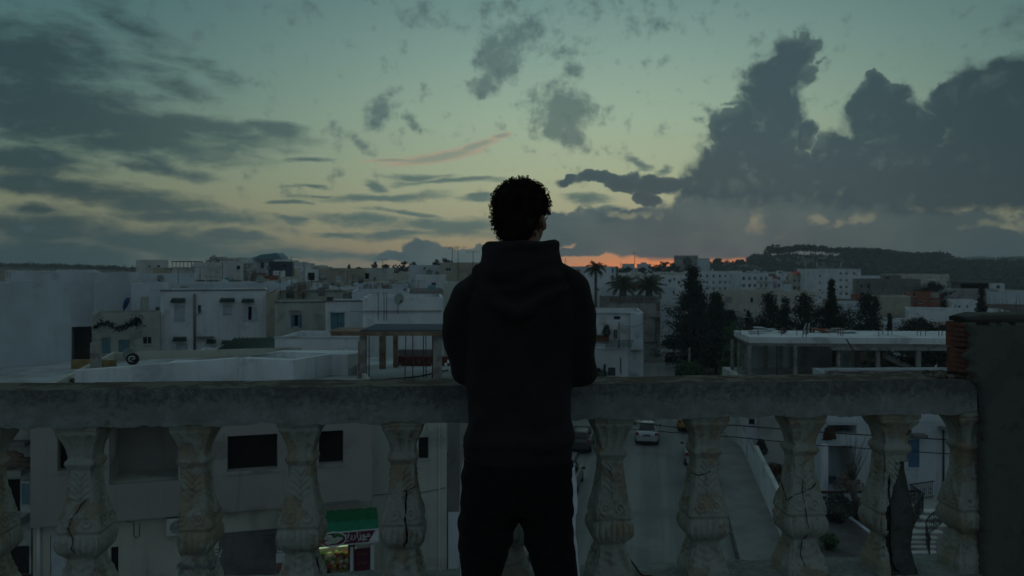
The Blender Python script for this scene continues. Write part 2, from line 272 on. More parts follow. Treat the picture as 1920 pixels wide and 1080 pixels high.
# ------------------------------------------------------------------ mesh helpers
def at(px, py, Y):
    return Vector(((px - 960) / 1500 * Y, Y, CZ - (py - 500) / 1500 * Y))
def ground(px, py, z=0.0):
    Y = (CZ - z) * 1500 / (py - 500); return Vector(((px - 960) / 1500 * Y, Y, z))
class MB:
    def __init__(s): s.v = []; s.f = []; s.sm = []; s.mi = []
    def add(s, vs, fs, smooth=False, mi=0):
        o = len(s.v); s.v += [tuple(p) for p in vs]; s.f += [tuple(i + o for i in f) for f in fs]; s.sm += [smooth] * len(fs); s.mi += [mi] * len(fs)
        return s
    def box(s, a, b, mi=0, rz=0.0, piv=None):
        x0, y0, z0 = a; x1, y1, z1 = b
        vs = [(x0, y0, z0), (x1, y0, z0), (x1, y1, z0), (x0, y1, z0), (x0, y0, z1), (x1, y0, z1), (x1, y1, z1), (x0, y1, z1)]
        if rz:
            cx, cy = piv if piv else ((x0 + x1) / 2, (y0 + y1) / 2); c, n = math.cos(rz), math.sin(rz)
            vs = [(cx + (x - cx) * c - (y - cy) * n, cy + (x - cx) * n + (y - cy) * c, z) for x, y, z in vs]
        return s.add(vs, [(0, 3, 2, 1), (4, 5, 6, 7), (0, 1, 5, 4), (1, 2, 6, 5), (2, 3, 7, 6), (3, 0, 4, 7)], mi=mi)
    def prism(s, pts, z0, z1, mi=0):
        n = len(pts); vs = [(x, y, z0) for x, y in pts] + [(x, y, z1) for x, y in pts]
        return s.add(vs, [tuple(range(n - 1, -1, -1)), tuple(range(n, 2 * n))] + [(i, (i + 1) % n, n + (i + 1) % n, n + i) for i in range(n)], mi=mi)
    def tube(s, pts, r, n=8, cap=True, mi=0, smooth=True):
        pts = [Vector(p) for p in pts]; rs = r if isinstance(r, (list, tuple)) else [r] * len(pts); vs = []; fs = []
        up = Vector((0, 0, 1)); prev = None
        for i, p in enumerate(pts):
            t = (pts[min(i + 1, len(pts) - 1)] - pts[max(i - 1, 0)]).normalized()
            if prev is None:
                a = t.cross(up)
                if a.length < 1e-3: a = t.cross(Vector((0, 1, 0)))
            else:
                a = prev - t * prev.dot(t)
            a.normalize(); prev = a; b = t.cross(a)
            for k in range(n):
                q = 2 * math.pi * k / n; vs.append(p + a * (math.cos(q) * rs[i]) + b * (math.sin(q) * rs[i]))
        for i in range(len(pts) - 1):
            for k in range(n):
                fs.append((i * n + k, i * n + (k + 1) % n, (i + 1) * n + (k + 1) % n, (i + 1) * n + k))
        if cap: fs += [tuple(range(n - 1, -1, -1)), tuple(range((len(pts) - 1) * n, len(pts) * n))]
        return s.add(vs, fs, smooth, mi)
    def bar(s, a, b, w, h=None, mi=0):
        """square bar from a to b"""
        a, b = Vector(a), Vector(b); t = (b - a).normalized(); h = h or w
        u = t.cross(Vector((0, 0, 1)))
        if u.length < 1e-3: u = Vector((1, 0, 0))
        u.normalize(); q = t.cross(u)
        vs = []
        for p in (a, b):
            for i, j in ((-1, -1), (1, -1), (1, 1), (-1, 1)): vs.append(p + u * (i * w / 2) + q * (j * h / 2))
        return s.add(vs, [(3, 2, 1, 0), (4, 5, 6, 7), (0, 1, 5, 4), (1, 2, 6, 5), (2, 3, 7, 6), (3, 0, 4, 7)], mi=mi)
    def ell(s, c, r, n=16, m=10, rot=None, mi=0):
        c = Vector(c); vs = []; fs = []
        for i in range(m + 1):
            t = math.pi * i / m
            for k in range(n):
                q = 2 * math.pi * k / n
                p = Vector((r[0] * math.sin(t) * math.cos(q), r[1] * math.sin(t) * math.sin(q), r[2] * math.cos(t)))
                if rot is not None: p = rot @ p
                vs.append(c + p)
        for i in range(m):
            for k in range(n): fs.append((i * n + k, (i + 1) * n + k, (i + 1) * n + (k + 1) % n, i * n + (k + 1) % n))
        return s.add(vs, fs, True, mi)
    def loft(s, rings, cap=True, smooth=True, mi=0):
        n = len(rings[0]); vs = [p for r in rings for p in r]; fs = []
        for i in range(len(rings) - 1):
            for k in range(n): fs.append((i * n + k, i * n + (k + 1) % n, (i + 1) * n + (k + 1) % n, (i + 1) * n + k))
        if cap: fs += [tuple(range(n - 1, -1, -1)), tuple(range((len(rings) - 1) * n, len(rings) * n))]
        return s.add(vs, fs, smooth, mi)
    def mesh(s, name, mats):
        me = bpy.data.meshes.new(name); me.from_pydata(s.v, [], s.f)
        for m in (mats if isinstance(mats, (list, tuple)) else [mats]): me.materials.append(m)
        me.polygons.foreach_set('use_smooth', s.sm); me.polygons.foreach_set('material_index', s.mi)
        me.update(); return me
    def build(s, name, mats, parent=None, loc=None, rz=0.0, **kw):
        return link(name, s.mesh(name, mats), parent, loc, rz, **kw)
def link(name, me, parent=None, loc=None, rz=0.0, label=None, cat=None, group=None, kind=None, rot=None):
    o = bpy.data.objects.new(name, me); C.objects.link(o); o.parent = parent
    if loc is not None: o.location = loc
    if rz: o.rotation_euler = (0, 0, rz)
    if rot is not None: o.rotation_euler = rot
    if label: o['label'] = label
    if cat: o['category'] = cat
    if group: o['group'] = group
    if kind: o['kind'] = kind
    return o
def thing(name, label, cat, loc=(0, 0, 0), rz=0.0, group=None):
    return link(name, None, None, loc, rz, label, cat, group)
def copy_tree(o, parent=None):
    c = o.copy(); C.objects.link(c); c.parent = parent
    for ch in list(o.children): copy_tree(ch, c)
    return c
def nz3(p, f=1.0): return mnoise.noise(Vector(p) * f)
# ------------------------------------------------------------------ terrace with its balustrade
TH = R(4.57); OX, OY = (840 - 960) / 1500 * 2.68, 2.68
def rail_s(px, dy=0.0):
    """distance along the balustrade seen at a pixel column, on a plane dy behind its front"""
    ox, oy = OX - dy * math.sin(TH), OY + dy * math.cos(TH)
    a = (px - 960) / 1500
    return (a * oy - ox) / (math.cos(TH) - a * math.sin(TH))
def rail_pt(px, py, dy=0.0):
    """local (s, dy, z above floor) of a pixel on a plane dy behind the front"""
    s = rail_s(px, dy); oy = OY + dy * math.cos(TH) + s * math.sin(TH)
    return Vector((s, dy, 1.52 - (py - 500) / 1500 * oy))
def plaster_mat(name, a, b, c, split=0.5, sc_=9.0, seed=0.0):
    """peeling paint: coat a over render b with grime c, and shade painted into the creases"""
    m = bpy.data.materials.new(name); m.use_nodes = True; n = NT(m.node_tree); bs = m.node_tree.nodes['Principled BSDF']
    t = n.new('ShaderNodeTexCoord'); oi = n.new('ShaderNodeObjectInfo')
    p = n.vm('ADD', t.outputs['Object'], n.comb(n.m('MULTIPLY', oi.outputs['Random'], 37.0), seed))
    n1 = n.noise(p, sc_, 8.0, 0.62); n2 = n.noise(p, sc_ * 3.1, 6.0, 0.6); n3 = n.noise(p, sc_ * 9, 5.0, 0.7)
    peel = n.step(n.m('ADD', n1, n.m('MULTIPLY', n.m('SUBTRACT', n2, 0.5), 0.22)), split - 0.02, split + 0.03)
    col = n.mix(peel, (*a, 1), (*b, 1))
    col = n.mix(n.step(n2, 0.52, 0.72, 0, 0.75), col, (*c, 1))
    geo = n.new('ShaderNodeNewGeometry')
    col = n.mix(n.step(geo.outputs['Pointiness'], 0.47, 0.40, 0, 0.8), col, tuple(v * 0.35 for v in c) + (1,))  # crease shade put into the colour so the carved relief shows
    col = n.mix(n.step(n3, 0.55, 0.72, 0, 0.5), col, tuple(v * 0.5 for v in c) + (1,))
    n.put(bs.inputs['Base Color'], col); bs.inputs['Roughness'].default_value = 0.93
    bs.inputs['Specular IOR Level'].default_value = 0.15
    h = n.m('ADD', n.m('MULTIPLY', peel, -0.5), n.m('MULTIPLY', n3, 0.45))
    bn = n.new('ShaderNodeBump'); bn.inputs['Strength'].default_value = 0.9; bn.inputs['Distance'].default_value = 0.004
    n.put(bn.inputs['Height'], h); n.l.new(bn.outputs[0], bs.inputs['Normal'])
    return m
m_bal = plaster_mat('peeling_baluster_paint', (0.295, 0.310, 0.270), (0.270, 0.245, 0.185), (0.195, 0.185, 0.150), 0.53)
def rail_mat():
    """grey cement, speckled black where the weather runs over the upper edge"""
    m = bpy.data.materials.new('weathered_rail_concrete'); m.use_nodes = True; n = NT(m.node_tree); bs = m.node_tree.nodes['Principled BSDF']
    t = n.new('ShaderNodeTexCoord'); p = t.outputs['Object']; z = n.sep(p)[2]
    big = n.noise(p, 3.2, 6.0, 0.6); sp = n.noise(p, 42, 6.0, 0.75); md = n.noise(p, 14, 6.0, 0.65)
    lvl = n.m('ADD', n.m('MULTIPLY', n.m('SUBTRACT', big, 0.5), 2.2), n.step(z, 1.52 - .50, 1.52 - .42, -0.30, 0.34))
    lvl = n.m('ADD', lvl, n.m('MULTIPLY', n.m('SUBTRACT', md, 0.5), 1.3))
    base = n.mix(n.step(md, 0.35, 0.65), (0.165, 0.178, 0.172, 1), (0.235, 0.255, 0.243, 1))
    k = n.step(n.m('ADD', lvl, n.m('MULTIPLY', n.m('SUBTRACT', sp, 0.5), 2.6)), -0.25, 0.75)
    col = n.mix(k, base, (0.088, 0.090, 0.092, 1))
    n.put(bs.inputs['Base Color'], col); bs.inputs['Roughness'].default_value = 0.95; bs.inputs['Specular IOR Level'].default_value = 0.15
    bn = n.new('ShaderNodeBump'); bn.inputs['Strength'].default_value = 0.9; bn.inputs['Distance'].default_value = 0.004
    n.put(bn.inputs['Height'], n.m('ADD', sp, md)); n.l.new(bn.outputs[0], bs.inputs['Normal']); return m
m_rail = rail_mat()
m_top = plaster_mat('rail_top_lichen', (0.125, 0.118, 0.095), (0.060, 0.053, 0.042), (0.10, 0.10, 0.09), 0.5, 12.0)
m_core = plaster_mat('bare_baluster_core', (0.075, 0.082, 0.075), (0.06, 0.065, 0.06), (0.05, 0.05, 0.045), 0.5, 10.0)
m_wallp = plaster_mat('dark_cement_plaster', (0.090, 0.095, 0.082), (0.076, 0.080, 0.070), (0.056, 0.058, 0.050), 0.55, 3.0)
m_crack = mat('crack_dark', (0.008, 0.007, 0.006), 1.0, 0, bump=0)
# profile of a baluster: (depth under the eye, half width)
PROF = [(.505, .080), (.520, .084), (.533, .085), (.537, .079), (.545, .080), (.552, .077), (.570, .066), (.590, .057), (.612, .0505), (.628, .0485), (.634, .050),
        (.640, .0575), (.648, .0595), (.655, .0575), (.659, .052), (.664, .0525), (.669, .0465), (.70, .0475), (.735, .052), (.77, .0585), (.80, .0655), (.825, .0725), (.845, .0785), (.858, .0815), (.866, .0825),
        (.870, .078), (.876, .0765), (.883, .0815), (.895, .0855), (.910, .087), (.925, .0845), (.938, .077), (.948, .066), (.955, .058), (.962, .054), (.98, .056), (1.0, .061), (1.02, .069), (1.04, .079), (1.05, .083), (1.055, .086), (1.10, .086)]
PQ = np.array([p[0] for p in PROF]); PH = np.array([p[1] for p in PROF]) * .868
def half(q): return float(np.interp(q, PQ, PH))
def relief(u, q, side):
    a = abs(u); o = 0.0
    if .548 < q < .630:
        v = (q - .548) / .082
        for c in (-.62, 0, .62):
            k = ((u - c) / .25) ** 2 + ((v - .5) / .55) ** 2
            if k < 1: o -= .0035 * (1 - k) ** .5
    elif .675 < q < .80:
        v = (q - .675) / .125
        for k in range(5):            # leaf pairs curling out from a stem
            cv = .18 + .17 * k; cu = .12 + .5 * a
            d = abs(v - cv + .62 * a - .45 * a * a)
            if a < .30 + .42 * (1 - abs(v - .5)) and a > .04: o += .0026 * max(0, 1 - (d / .05) ** 2)
        if a < .06 and v > .15: o += .003
    elif .80 <= q < .86:
        v = (q - .83) / .028; cu = a - .42
        r = math.hypot(cu / .36, v); an = math.atan2(v, cu if u > 0 else -cu)
        if r < 1: o += .0050 * max(0, math.cos(r * 11 - an)) * (1 - r * .5)
        if a > .74: o += .002 * math.cos((a - .85) * 30)
    elif .868 < q < .955:
        w = math.sin(math.pi * (q - .868) / .087)
        o += .0075 * w * (abs(math.cos(u * math.pi * 3.5)) ** .45 - .8)
    elif .965 < q < 1.045:
        w = math.sin(math.pi * (q - .965) / .08)
        o += .004 * w * math.cos(u * math.pi * 2.2) + (.0015 * w * math.cos(q * 260 + a * 6))
    return o
def baluster_mesh(seed, broken=False):
    N = 44; rng = random.Random(seed); off = Vector((seed * 3.7, seed * 1.3, 0))
    qs = list(np.arange(.505, 1.10, .0038)); rings = []
    lean = (rng.uniform(-.003, .003), rng.uniform(-.003, .003))
    for q in qs:
        h = half(q); ring = []
        for side in range(4):
            for i in range(N):
                u = -1 + 2 * i / N
                rr = .0035 * max(0, (abs(u) - .90) / .10) ** 2
                h2 = h - rr + 1.35 * relief(u, q, side) * (1 if abs(u) < .93 else .3)
                x, y = u * (h - rr), -h2
                for _ in range(side): x, y = -y, x
                p = Vector((x, y, 1.52 - q)); s = p + off
                nn = nz3(s, 22); n2 = nz3(s, 60); n3 = nz3(s, 9)
                dd = .0012 * n2 + .0012 * nn
                if n3 > .28: dd -= .0040 * min(1, (n3 - .28) / .06)      # a flake has fallen
                if abs(u) > .8 and nn > .15: dd -= .006 * (nn - .15) / .4
                L = math.hypot(x, y) or 1
                p.x += x / L * dd + lean[0] * (q - .8) / .3; p.y += y / L * dd + lean[1] * (q - .8) / .3
                if seed == 3 and q > .695: p.x = max(p.x, -.036 + .004 * nz3(s, 14) - .01 * max(0, (q - 1.0) / .1))
                ring.append(p)
        rings.append(ring)
    mb = MB(); mb.loft(rings)
    if broken:
        keep = []; sm = []
        for f in mb.f:
            c = sum((Vector(mb.v[i]) for i in f), Vector()) / len(f); q = 1.52 - c.z
            xb = .2
            if q > .695: xb = .012 - (q - .695) * .32
            if q > .80: xb = max(-.056, -.022 - (q - .80) * .55)
            if q > .93: xb = -.042
            xb += .006 * nz3(c, 22)
            if len(f) > 8: continue
            if c.x < xb: keep.append(f)
        mb.f = keep; mb.sm = [True] * len(keep); mb.mi = [0] * len(keep)
        # the shell gets a thickness by an inner skin
        me = mb.mesh('baluster', m_bal); bm = bmesh.new(); bm.from_mesh(me)
        bmesh.ops.solidify(bm, geom=bm.faces[:], thickness=.005); bm.to_mesh(me); bm.free(); return me
    return mb.mesh('baluster', m_bal)

bal = thing('balustrade', 'weathered concrete balustrade with peeling carved balusters along the terrace edge', 'balustrade', (OX, OY, FLOOR), TH)
# handrail
SL, SR = -3.0, rail_s(1832)
mb = MB(); ZB, ZT = 1.52 - .520, 1.52 - .398; D = .172
per = []
for k in range(18): per.append((D * k / 18, ZB))
for k in range(13): per.append((D, ZB + (ZT - ZB) * k / 13))
for k in range(18): per.append((D * (1 - k / 18), ZT))
for k in range(13): per.append((0, ZT - (ZT - ZB) * k / 13))
rings = []
ns = int((SR - SL) / .009)
for i in range(ns + 1):
    s = SL + (SR - SL) * i / ns; ring = []
    endr = max(0, 1 - (SR - s) / .05)
    for (y, z) in per:
        p = Vector((s, y, z)); n1 = nz3(p, 14); n2 = nz3(p, 45); n3 = nz3(Vector((s, 0, 0)), 5)
        cy, cz = D / 2, (ZB + ZT) / 2
        oy, oz = (y - cy), (z - cz)
        q = .0016 * n1 + .0010 * n2
        if z < ZB + .004 or (y < .01 and z < ZB + .012):
            q2 = nz3(Vector((s, y * .4, 2.2)), 11) + .6 * nz3(Vector((s, y, 5)), 40); z += .010 * max(-.5, q2) ; y += .004 * n1
        p = Vector((s, y + (math.copysign(q, oy) if abs(oy) > D / 2 - .001 else 0), z + (math.copysign(q, oz) if abs(oz) > (ZT - ZB) / 2 - .001 else 0)))
        if z > ZT - .006: p.z -= .002 * abs(n2) + .004 * (y / D - 0.0) * n3
        if endr > 0: p.z = cz + (p.z - cz) * (1 - .10 * endr * (1 + n1))
        ring.append(p)
    rings.append(ring)
mb.loft(rings, smooth=False)
for fi in range(len(mb.f)):
    f = mb.f[fi]
    if len(f) == 4 and all(mb.v[i][2] > ZT - .010 for i in f) and max(mb.v[i][1] for i in f) > .006: mb.mi[fi] = 1
mb.build('handrail', [m_rail, m_top], bal)
# plinth
mb = MB(); PT = 1.52 - 1.09
rings = []; ns = 300
per = [(-.02, 0.0), (-.02, PT * .5), (-.02, PT * .9), (-.018, PT)] + [(-.018 + .22 * k / 20, PT) for k in range(1, 20)] + [(.205, PT), (.205, 0.0)]
for i in range(ns + 1):
    s = SL + (SR + .35 - SL) * i / ns; ring = []
    for (y, z) in per:
        if z >= PT * .9: z += .007 * nz3(Vector((s, y, 0)), 12) + .004 * nz3(Vector((s, y, 0)), 50)
        ring.append(Vector((s, y, z)))
    rings.append(ring)
mb.loft(rings, smooth=False); mb.build('plinth', m_rail, bal)
bal_px = [-28, 165, 370, 567, 757, 953, 1143, 1318, 1499, 1668, 1812]
bx = {}
for k, px in enumerate(bal_px):
    s = rail_s(px, .02) if px != 1812 else rail_s(1815, .05)
    s = rail_s(px, D / 2) + (0.0)
    # the visible middle of a baluster takes in its inner side, so shift to the front face centre
    s += {-28: .012, 165: -.004, 370: -.004}.get(px, 0.0)
    bx[px] = s
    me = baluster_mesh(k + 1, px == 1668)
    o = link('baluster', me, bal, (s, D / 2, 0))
    if px == 1668: o['label'] = 'broken baluster whose right half has fallen away'
if True:   # core of the broken one
    rings = []
    for q in np.arange(.675, 1.10, .01):
        h = float(np.interp(q, [.675, .72, .80, .87, .91, .95, 1.0, 1.05, 1.1], [.028, .034, .044, .056, .060, .052, .050, .060, .070]))
        ring = []
        for k in range(40):
            a = 2 * math.pi * k / 40; cx, cy = math.cos(a), math.sin(a); L = max(abs(cx), abs(cy)) ** .7
            p = Vector((cx / L * h + .008, cy / L * h, 1.52 - q)); e = .003 * nz3(p, 30) + .0015 * nz3(p, 90)
            p.x += cx * e; p.y += cy * e; ring.append(p)
        rings.append(ring)
    mb = MB(); mb.loft(rings); mb.build('baluster_core', m_core, bal, (bx[1668], D / 2, 0))
# cracks: thin dark clefts drawn along the faces
def crack(px0, pts, r=.0013):
    c = bx[px0]; P = []
    for x, y in pts:
        dy = D / 2 - .06
        for _ in range(3):
            p = rail_pt(x, y, dy); q = 1.52 - p.z; hh = half(min(max(q, .506), 1.09)); dy = D / 2 - hh
        u = (p.x - c) / hh
        dy -= 1.35 * relief(max(-1, min(1, u)), q, 0) if abs(u) < .95 else 0
        p = rail_pt(x, y, dy - .0018); P.append(p)
    Q = []
    rng = random.Random(int(px0 + pts[0][1]))
    for a, b in zip(P[:-1], P[1:]):
        n = max(2, int((a - b).length / .012))
        for i in range(n): Q.append(a.lerp(b, i / n) + Vector((rng.uniform(-.0018, .0018), 0, rng.uniform(-.001, .001))))
    Q.append(P[-1])
    mb = MB(); mb.tube(Q, [r * rng.uniform(.6, 1.3) * (1.0 if 0 < i < len(Q) - 1 else .3) for i in range(len(Q))], 5); mb.build('crack', m_crack, bal)
crack(165, [(163, 935), (148, 952), (133, 975), (128, 992), (137, 1010), (134, 1030), (141, 1040)])
crack(757, [(752, 921), (762, 921), (761, 950), (760, 975), (763, 1000), (762, 1016), (756, 1025)], .0030)
crack(757, [(762, 921), (775, 914), (783, 912)])
crack(567, [(594, 1040), (595, 1055), (600, 1075)], .0022)
crack(1318, [(1294, 886), (1310, 891), (1322, 889), (1330, 884), (1342, 886)], .0016)
crack(1499, [(1463, 900), (1475, 938), (1490, 928), (1508, 922), (1522, 915), (1530, 904)], .0018)
crack(1499, [(1505, 895), (1504, 920), (1507, 940), (1512, 962), (1513, 978), (1518, 990), (1511, 1005), (1504, 1012), (1501, 1040), (1512, 1066)])
crack(1668, [(1662, 870), (1667, 890), (1668, 950), (1668, 1020), (1671, 1040), (1671, 1055), (1679, 1068), (1690, 1073)], .0034)
# tie wire wound round one baluster
mb = MB(); c = Vector((bx[370] + .012, D / 2, 0))
for k in range(5):
    z0 = 1.52 - .985 - .006 * k; pts = []
    for i in range(33):
        a = 2 * math.pi * i / 32; r = .057 + .005 * math.sin(3 * a + k); L = max(abs(math.cos(a)), abs(math.sin(a))) ** .8
        pts.append(c + Vector((math.cos(a) / L * r, math.sin(a) / L * r, z0 + .008 * math.sin(a + k * 1.7) + .004 * math.sin(2 * a))))
    mb.tube(pts, .0016, 5, cap=False)
mb.build('tie_wire', mat('galvanised_wire', (0.25, 0.26, 0.26), 0.45, 0.1, 5, 0, metal=0.6), None, (OX, OY, FLOOR), TH, label='grey tie wire wound round the neck of the third baluster', cat='wire')
mb = MB(); a, b = rail_pt(1168, 1042, .16), rail_pt(1222, 1066, .05); a.z = PT + .035; b.z = PT + .006
pts = [a.lerp(b, t) + Vector((0, 0, .012 * math.sin(t * 7))) for t in np.linspace(0, 1, 12)]
mb.tube(pts, .0035, 6); mb.build('rusty_rod', M['rust'], None, (OX, OY, FLOOR), TH, label='thin rusty rod lying on the plinth beside a baluster', cat='rod')
# rubble where the wall meets the rail
mb = MB(); rng = random.Random(5)
for k in range(70):
    x = rng.uniform(1735, 1850); s = rail_s(x, .1); r = rng.uniform(.004, .016) * (1.5 if x > 1790 else 1)
    mb.ell((s, rng.uniform(.03, .16), ZT + r * .3 + (.03 * max(0, (x - 1790) / 60) * rng.random())), (r * 1.3, r, r * .8), 7, 5)
for v in range(len(mb.v)):
    p = Vector(mb.v[v]); mb.v[v] = p + Vector((nz3(p, 90), nz3(p, 80), nz3(p, 70))) * .005
mb.sm = [False] * len(mb.f)
mb.build('mortar_rubble', m_top, None, (OX, OY, FLOOR), TH, label='crumbled mortar lying on the rail beside the broken wall', cat='rubble', kind='stuff')

# end wall on the right: coping, plaster skin, hollow bricks laid bare
pw = thing('end_wall', 'tall dark plastered wall with red hollow bricks laid bare at its corner', 'wall', (OX, OY, FLOOR), TH)
def wl(px, py, dy=0.0): p = rail_pt(px, py, dy); return p.x, p.z
sB = rail_s(1806, 0.0)
zt = rail_pt(1806, 603)[2]; mb = MB()
mb.box((sB + .03, .012, ZT - .01), (rail_s(1846), .10, zt)); mb.box((rail_s(1846), .012, 0), (sB + 1.6, .10, zt)); mb.build('wall_core', M['brown'], pw)
for k in range(2):      # hollow bricks with ribbed faces
    h = .088; z0 = zt - (k + 1) * .0925; mb = MB(); prof = []
    nr = 5
    for i in range(nr * 8 + 1):
        t = i / (nr * 8); ph = (t * nr) % 1.0
        prof.append((.0 if .22 < ph < .80 else .0065, z0 + h * t))
    x0, x1 = sB + (.004 if k else 0), sB + .20
    rings = []
    for y, z in prof: rings.append([Vector((x0 + y * .9, y, z)), Vector((x1, y, z)), Vector((x1, .10, z)), Vector((x0, .10, z))])
    mb.loft([[q for q in r] for r in rings], smooth=False)
    mb.build('brick', mat('hollow_brick_clay', (0.155, 0.058, 0.042), 0.9, 0.3, 14, 0.5, 50, dirt=(0.10, 0.05, 0.04), dirt_amt=0.5, dscale=9), pw)
# ragged plaster skin
edge = [(1868, 604), (1812, 604), (1808, 612), (1811, 622), (1816, 628), (1813, 634), (1815, 645), (1818, 652), (1809, 660), (1803, 668), (1812, 676), (1816, 684), (1810, 692), (1814, 698), (1822, 706), (1818, 714), (1828, 722), (1834, 745), (1838, 790), (1838, 830), (1836, 900), (1840, 960), (1839, 1080), (1840, 1300)]
pl = [wl(x, y) for x, y in edge]; rng = random.Random(3)
pts = []
for (a, b) in zip(pl[:-1], pl[1:]):
    n = max(1, int(math.hypot(a[0] - b[0], a[1] - b[1]) / .012))
    for i in range(n):
        t = i / n; pts.append((a[0] + (b[0] - a[0]) * t + rng.uniform(-.0035, .0035), a[1] + (b[1] - a[1]) * t))
pts.append(pl[-1]); pts = [p for p in pts if p[1] > 0.01] + [(pl[-1][0], 0.0)]
mb = MB(); xr = sB + 1.6; rows = []
for (x, z) in pts:      # rows of the skin from its ragged edge to the right, bulging a little
    row = []
    for k in range(40):
        t = (k / 39) ** 1.6; xx = x + (xr - x) * t
        y = -.022 + .004 * nz3(Vector((xx, 0, z)), 3) + .0012 * nz3(Vector((xx, 0, z)), 25)
        if k == 0: y = .010
        elif k == 1: y = -.010
        row.append(Vector((xx if k != 1 else x + .004, y, z)))
    rows.append(row)
vs = [p for r in rows for p in r]; fs = []
for i in range(len(rows) - 1):
    for k in range(39): fs.append((i * 40 + k, (i + 1) * 40 + k, (i + 1) * 40 + k + 1, i * 40 + k + 1))
mb.add(vs, fs, True); mb.build('plaster_skin', m_wallp, pw)
# coping
mb = MB(); rings = []
zc0, zc1 = rail_pt(1800, 604)[2], rail_pt(1800, 588)[2]
for i in range(90):
    s = rail_s(1812) + 1.7 * i / 89; ring = []
    e = max(0, 1 - i / 3) * .4
    for (y, z) in [(-.020, zc0 - .004), (-.020, zc0 + .010), (-.008, zc1 - .006), (.03, zc1), (.09, zc1), (.115, zc1 - .006), (.115, zc0), (.05, zc0 - .001)]:
        p = Vector((s, y, z)); n = nz3(p, 18); zz = zc0 + (z - zc0) * (1 - e) ; ring.append(Vector((s, .045 + (y - .045) * (1 - e * .6) + .003 * n, zz + .003 * nz3(p, 12) + .0)))
    rings.append(ring)
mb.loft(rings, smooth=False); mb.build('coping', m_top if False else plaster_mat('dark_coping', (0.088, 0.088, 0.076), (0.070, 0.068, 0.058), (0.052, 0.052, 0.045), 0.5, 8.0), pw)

# floor and the house that carries the terrace
MB().box((-9, -7, -.25), (9, .205, 0)).build('terrace_floor', M['dgrey'], None, (OX, OY, FLOOR), TH, kind='structure')
MB().box((-9, -7, 0), (9, .15, FLOOR - .25)).build('terrace_house', M['pale'], None, (OX, OY, 0), TH, label='plain rendered house below the terrace', cat='house')
# ------------------------------------------------------------------ the young man at the rail
def PX(x): return (x - 960) / 600.0
def PZ(y): return 1.52 - (y - 500) / 600.0
PY0 = 2.5
def remesh(mb, name, mats, parent, voxel=.008, smooth=6, disp=None, label=None):
    me = mb.mesh(name + '_raw', mats); o = bpy.data.objects.new(name + '_raw', me); C.objects.link(o)
    r = o.modifiers.new('r', 'REMESH'); r.mode = 'VOXEL'; r.voxel_size = voxel; r.use_smooth_shade = True
    s = o.modifiers.new('s', 'SMOOTH'); s.factor = .5; s.iterations = smooth
    dg = bpy.context.evaluated_depsgraph_get(); ev = o.evaluated_get(dg); m2 = bpy.data.meshes.new_from_object(ev)
    bpy.data.objects.remove(o); m2.name = name
    if disp:
        m2.calc_loop_triangles(); nv = len(m2.vertices); co = np.empty(nv * 3); no = np.empty(nv * 3)
        m2.vertices.foreach_get('co', co); m2.vertex_normals.foreach_get('vector', no)
        co = co.reshape(-1, 3); no = no.reshape(-1, 3)
        for i in range(nv): co[i] += no[i] * disp(Vector(co[i]), no[i])
        m2.vertices.foreach_set('co', co.ravel()); m2.update()
    m2.polygons.foreach_set('use_smooth', [True] * len(m2.polygons))
    m2.materials.clear(); m2.materials.append(mats)
    return link(name, m2, parent, label=label)
def chain(mb, pts, rs, step=.25, sy=1.0):
    """a tapering limb from overlapping balls"""
    for (a, b, ra, rb) in zip(pts[:-1], pts[1:], rs[:-1], rs[1:]):
        a, b = Vector(a), Vector(b); n = max(2, int((b - a).length / (min(ra, rb) * step)))
        for i in range(n + 1):
            t = i / n; r = ra + (rb - ra) * t; mb.ell(a.lerp(b, t), (r, r * sy, r), 14, 9)
def ringloft(mb, rows, n=36, p=2.3):
    rings = []
    for (z, cx, cy, hw, hd) in rows:
        ring = []
        for k in range(n):
            a = 2 * math.pi * k / n; c, s = math.cos(a), math.sin(a)
            L = (abs(c) ** p + abs(s) ** p) ** (1 / p); ring.append(Vector((cx + hw * c / L, cy + hd * s / L, z)))
        rings.append(ring)
    mb.loft(rings)
man = thing('person', 'young man in a black hoodie seen from behind, leaning his forearms on the balustrade', 'person', (0, PY0, FLOOR))
skin = mat('skin', (0.20, 0.105, 0.07), 0.6, 0.1, 6, 0.15, 60, spec=0.3)
def cloth(name, col, sc_=350):
    m = mat(name, col, 0.95, 0.25, 5, 0.35, sc_, spec=0.1, bdist=0.002)
    b = m.node_tree.nodes['Principled BSDF']
    b.inputs['Sheen Weight'].default_value = 0.035; b.inputs['Sheen Roughness'].default_value = 0.5
    return m
m_hood = cloth('black_fleece', (0.0178, 0.0150, 0.0146)); m_trou = cloth('black_jersey', (0.0095, 0.0082, 0.0082)); m_hair = mat('dark_hair', (0.015, 0.011, 0.008), 0.85, 0.4, 30, 0.3, 120, spec=0.06)
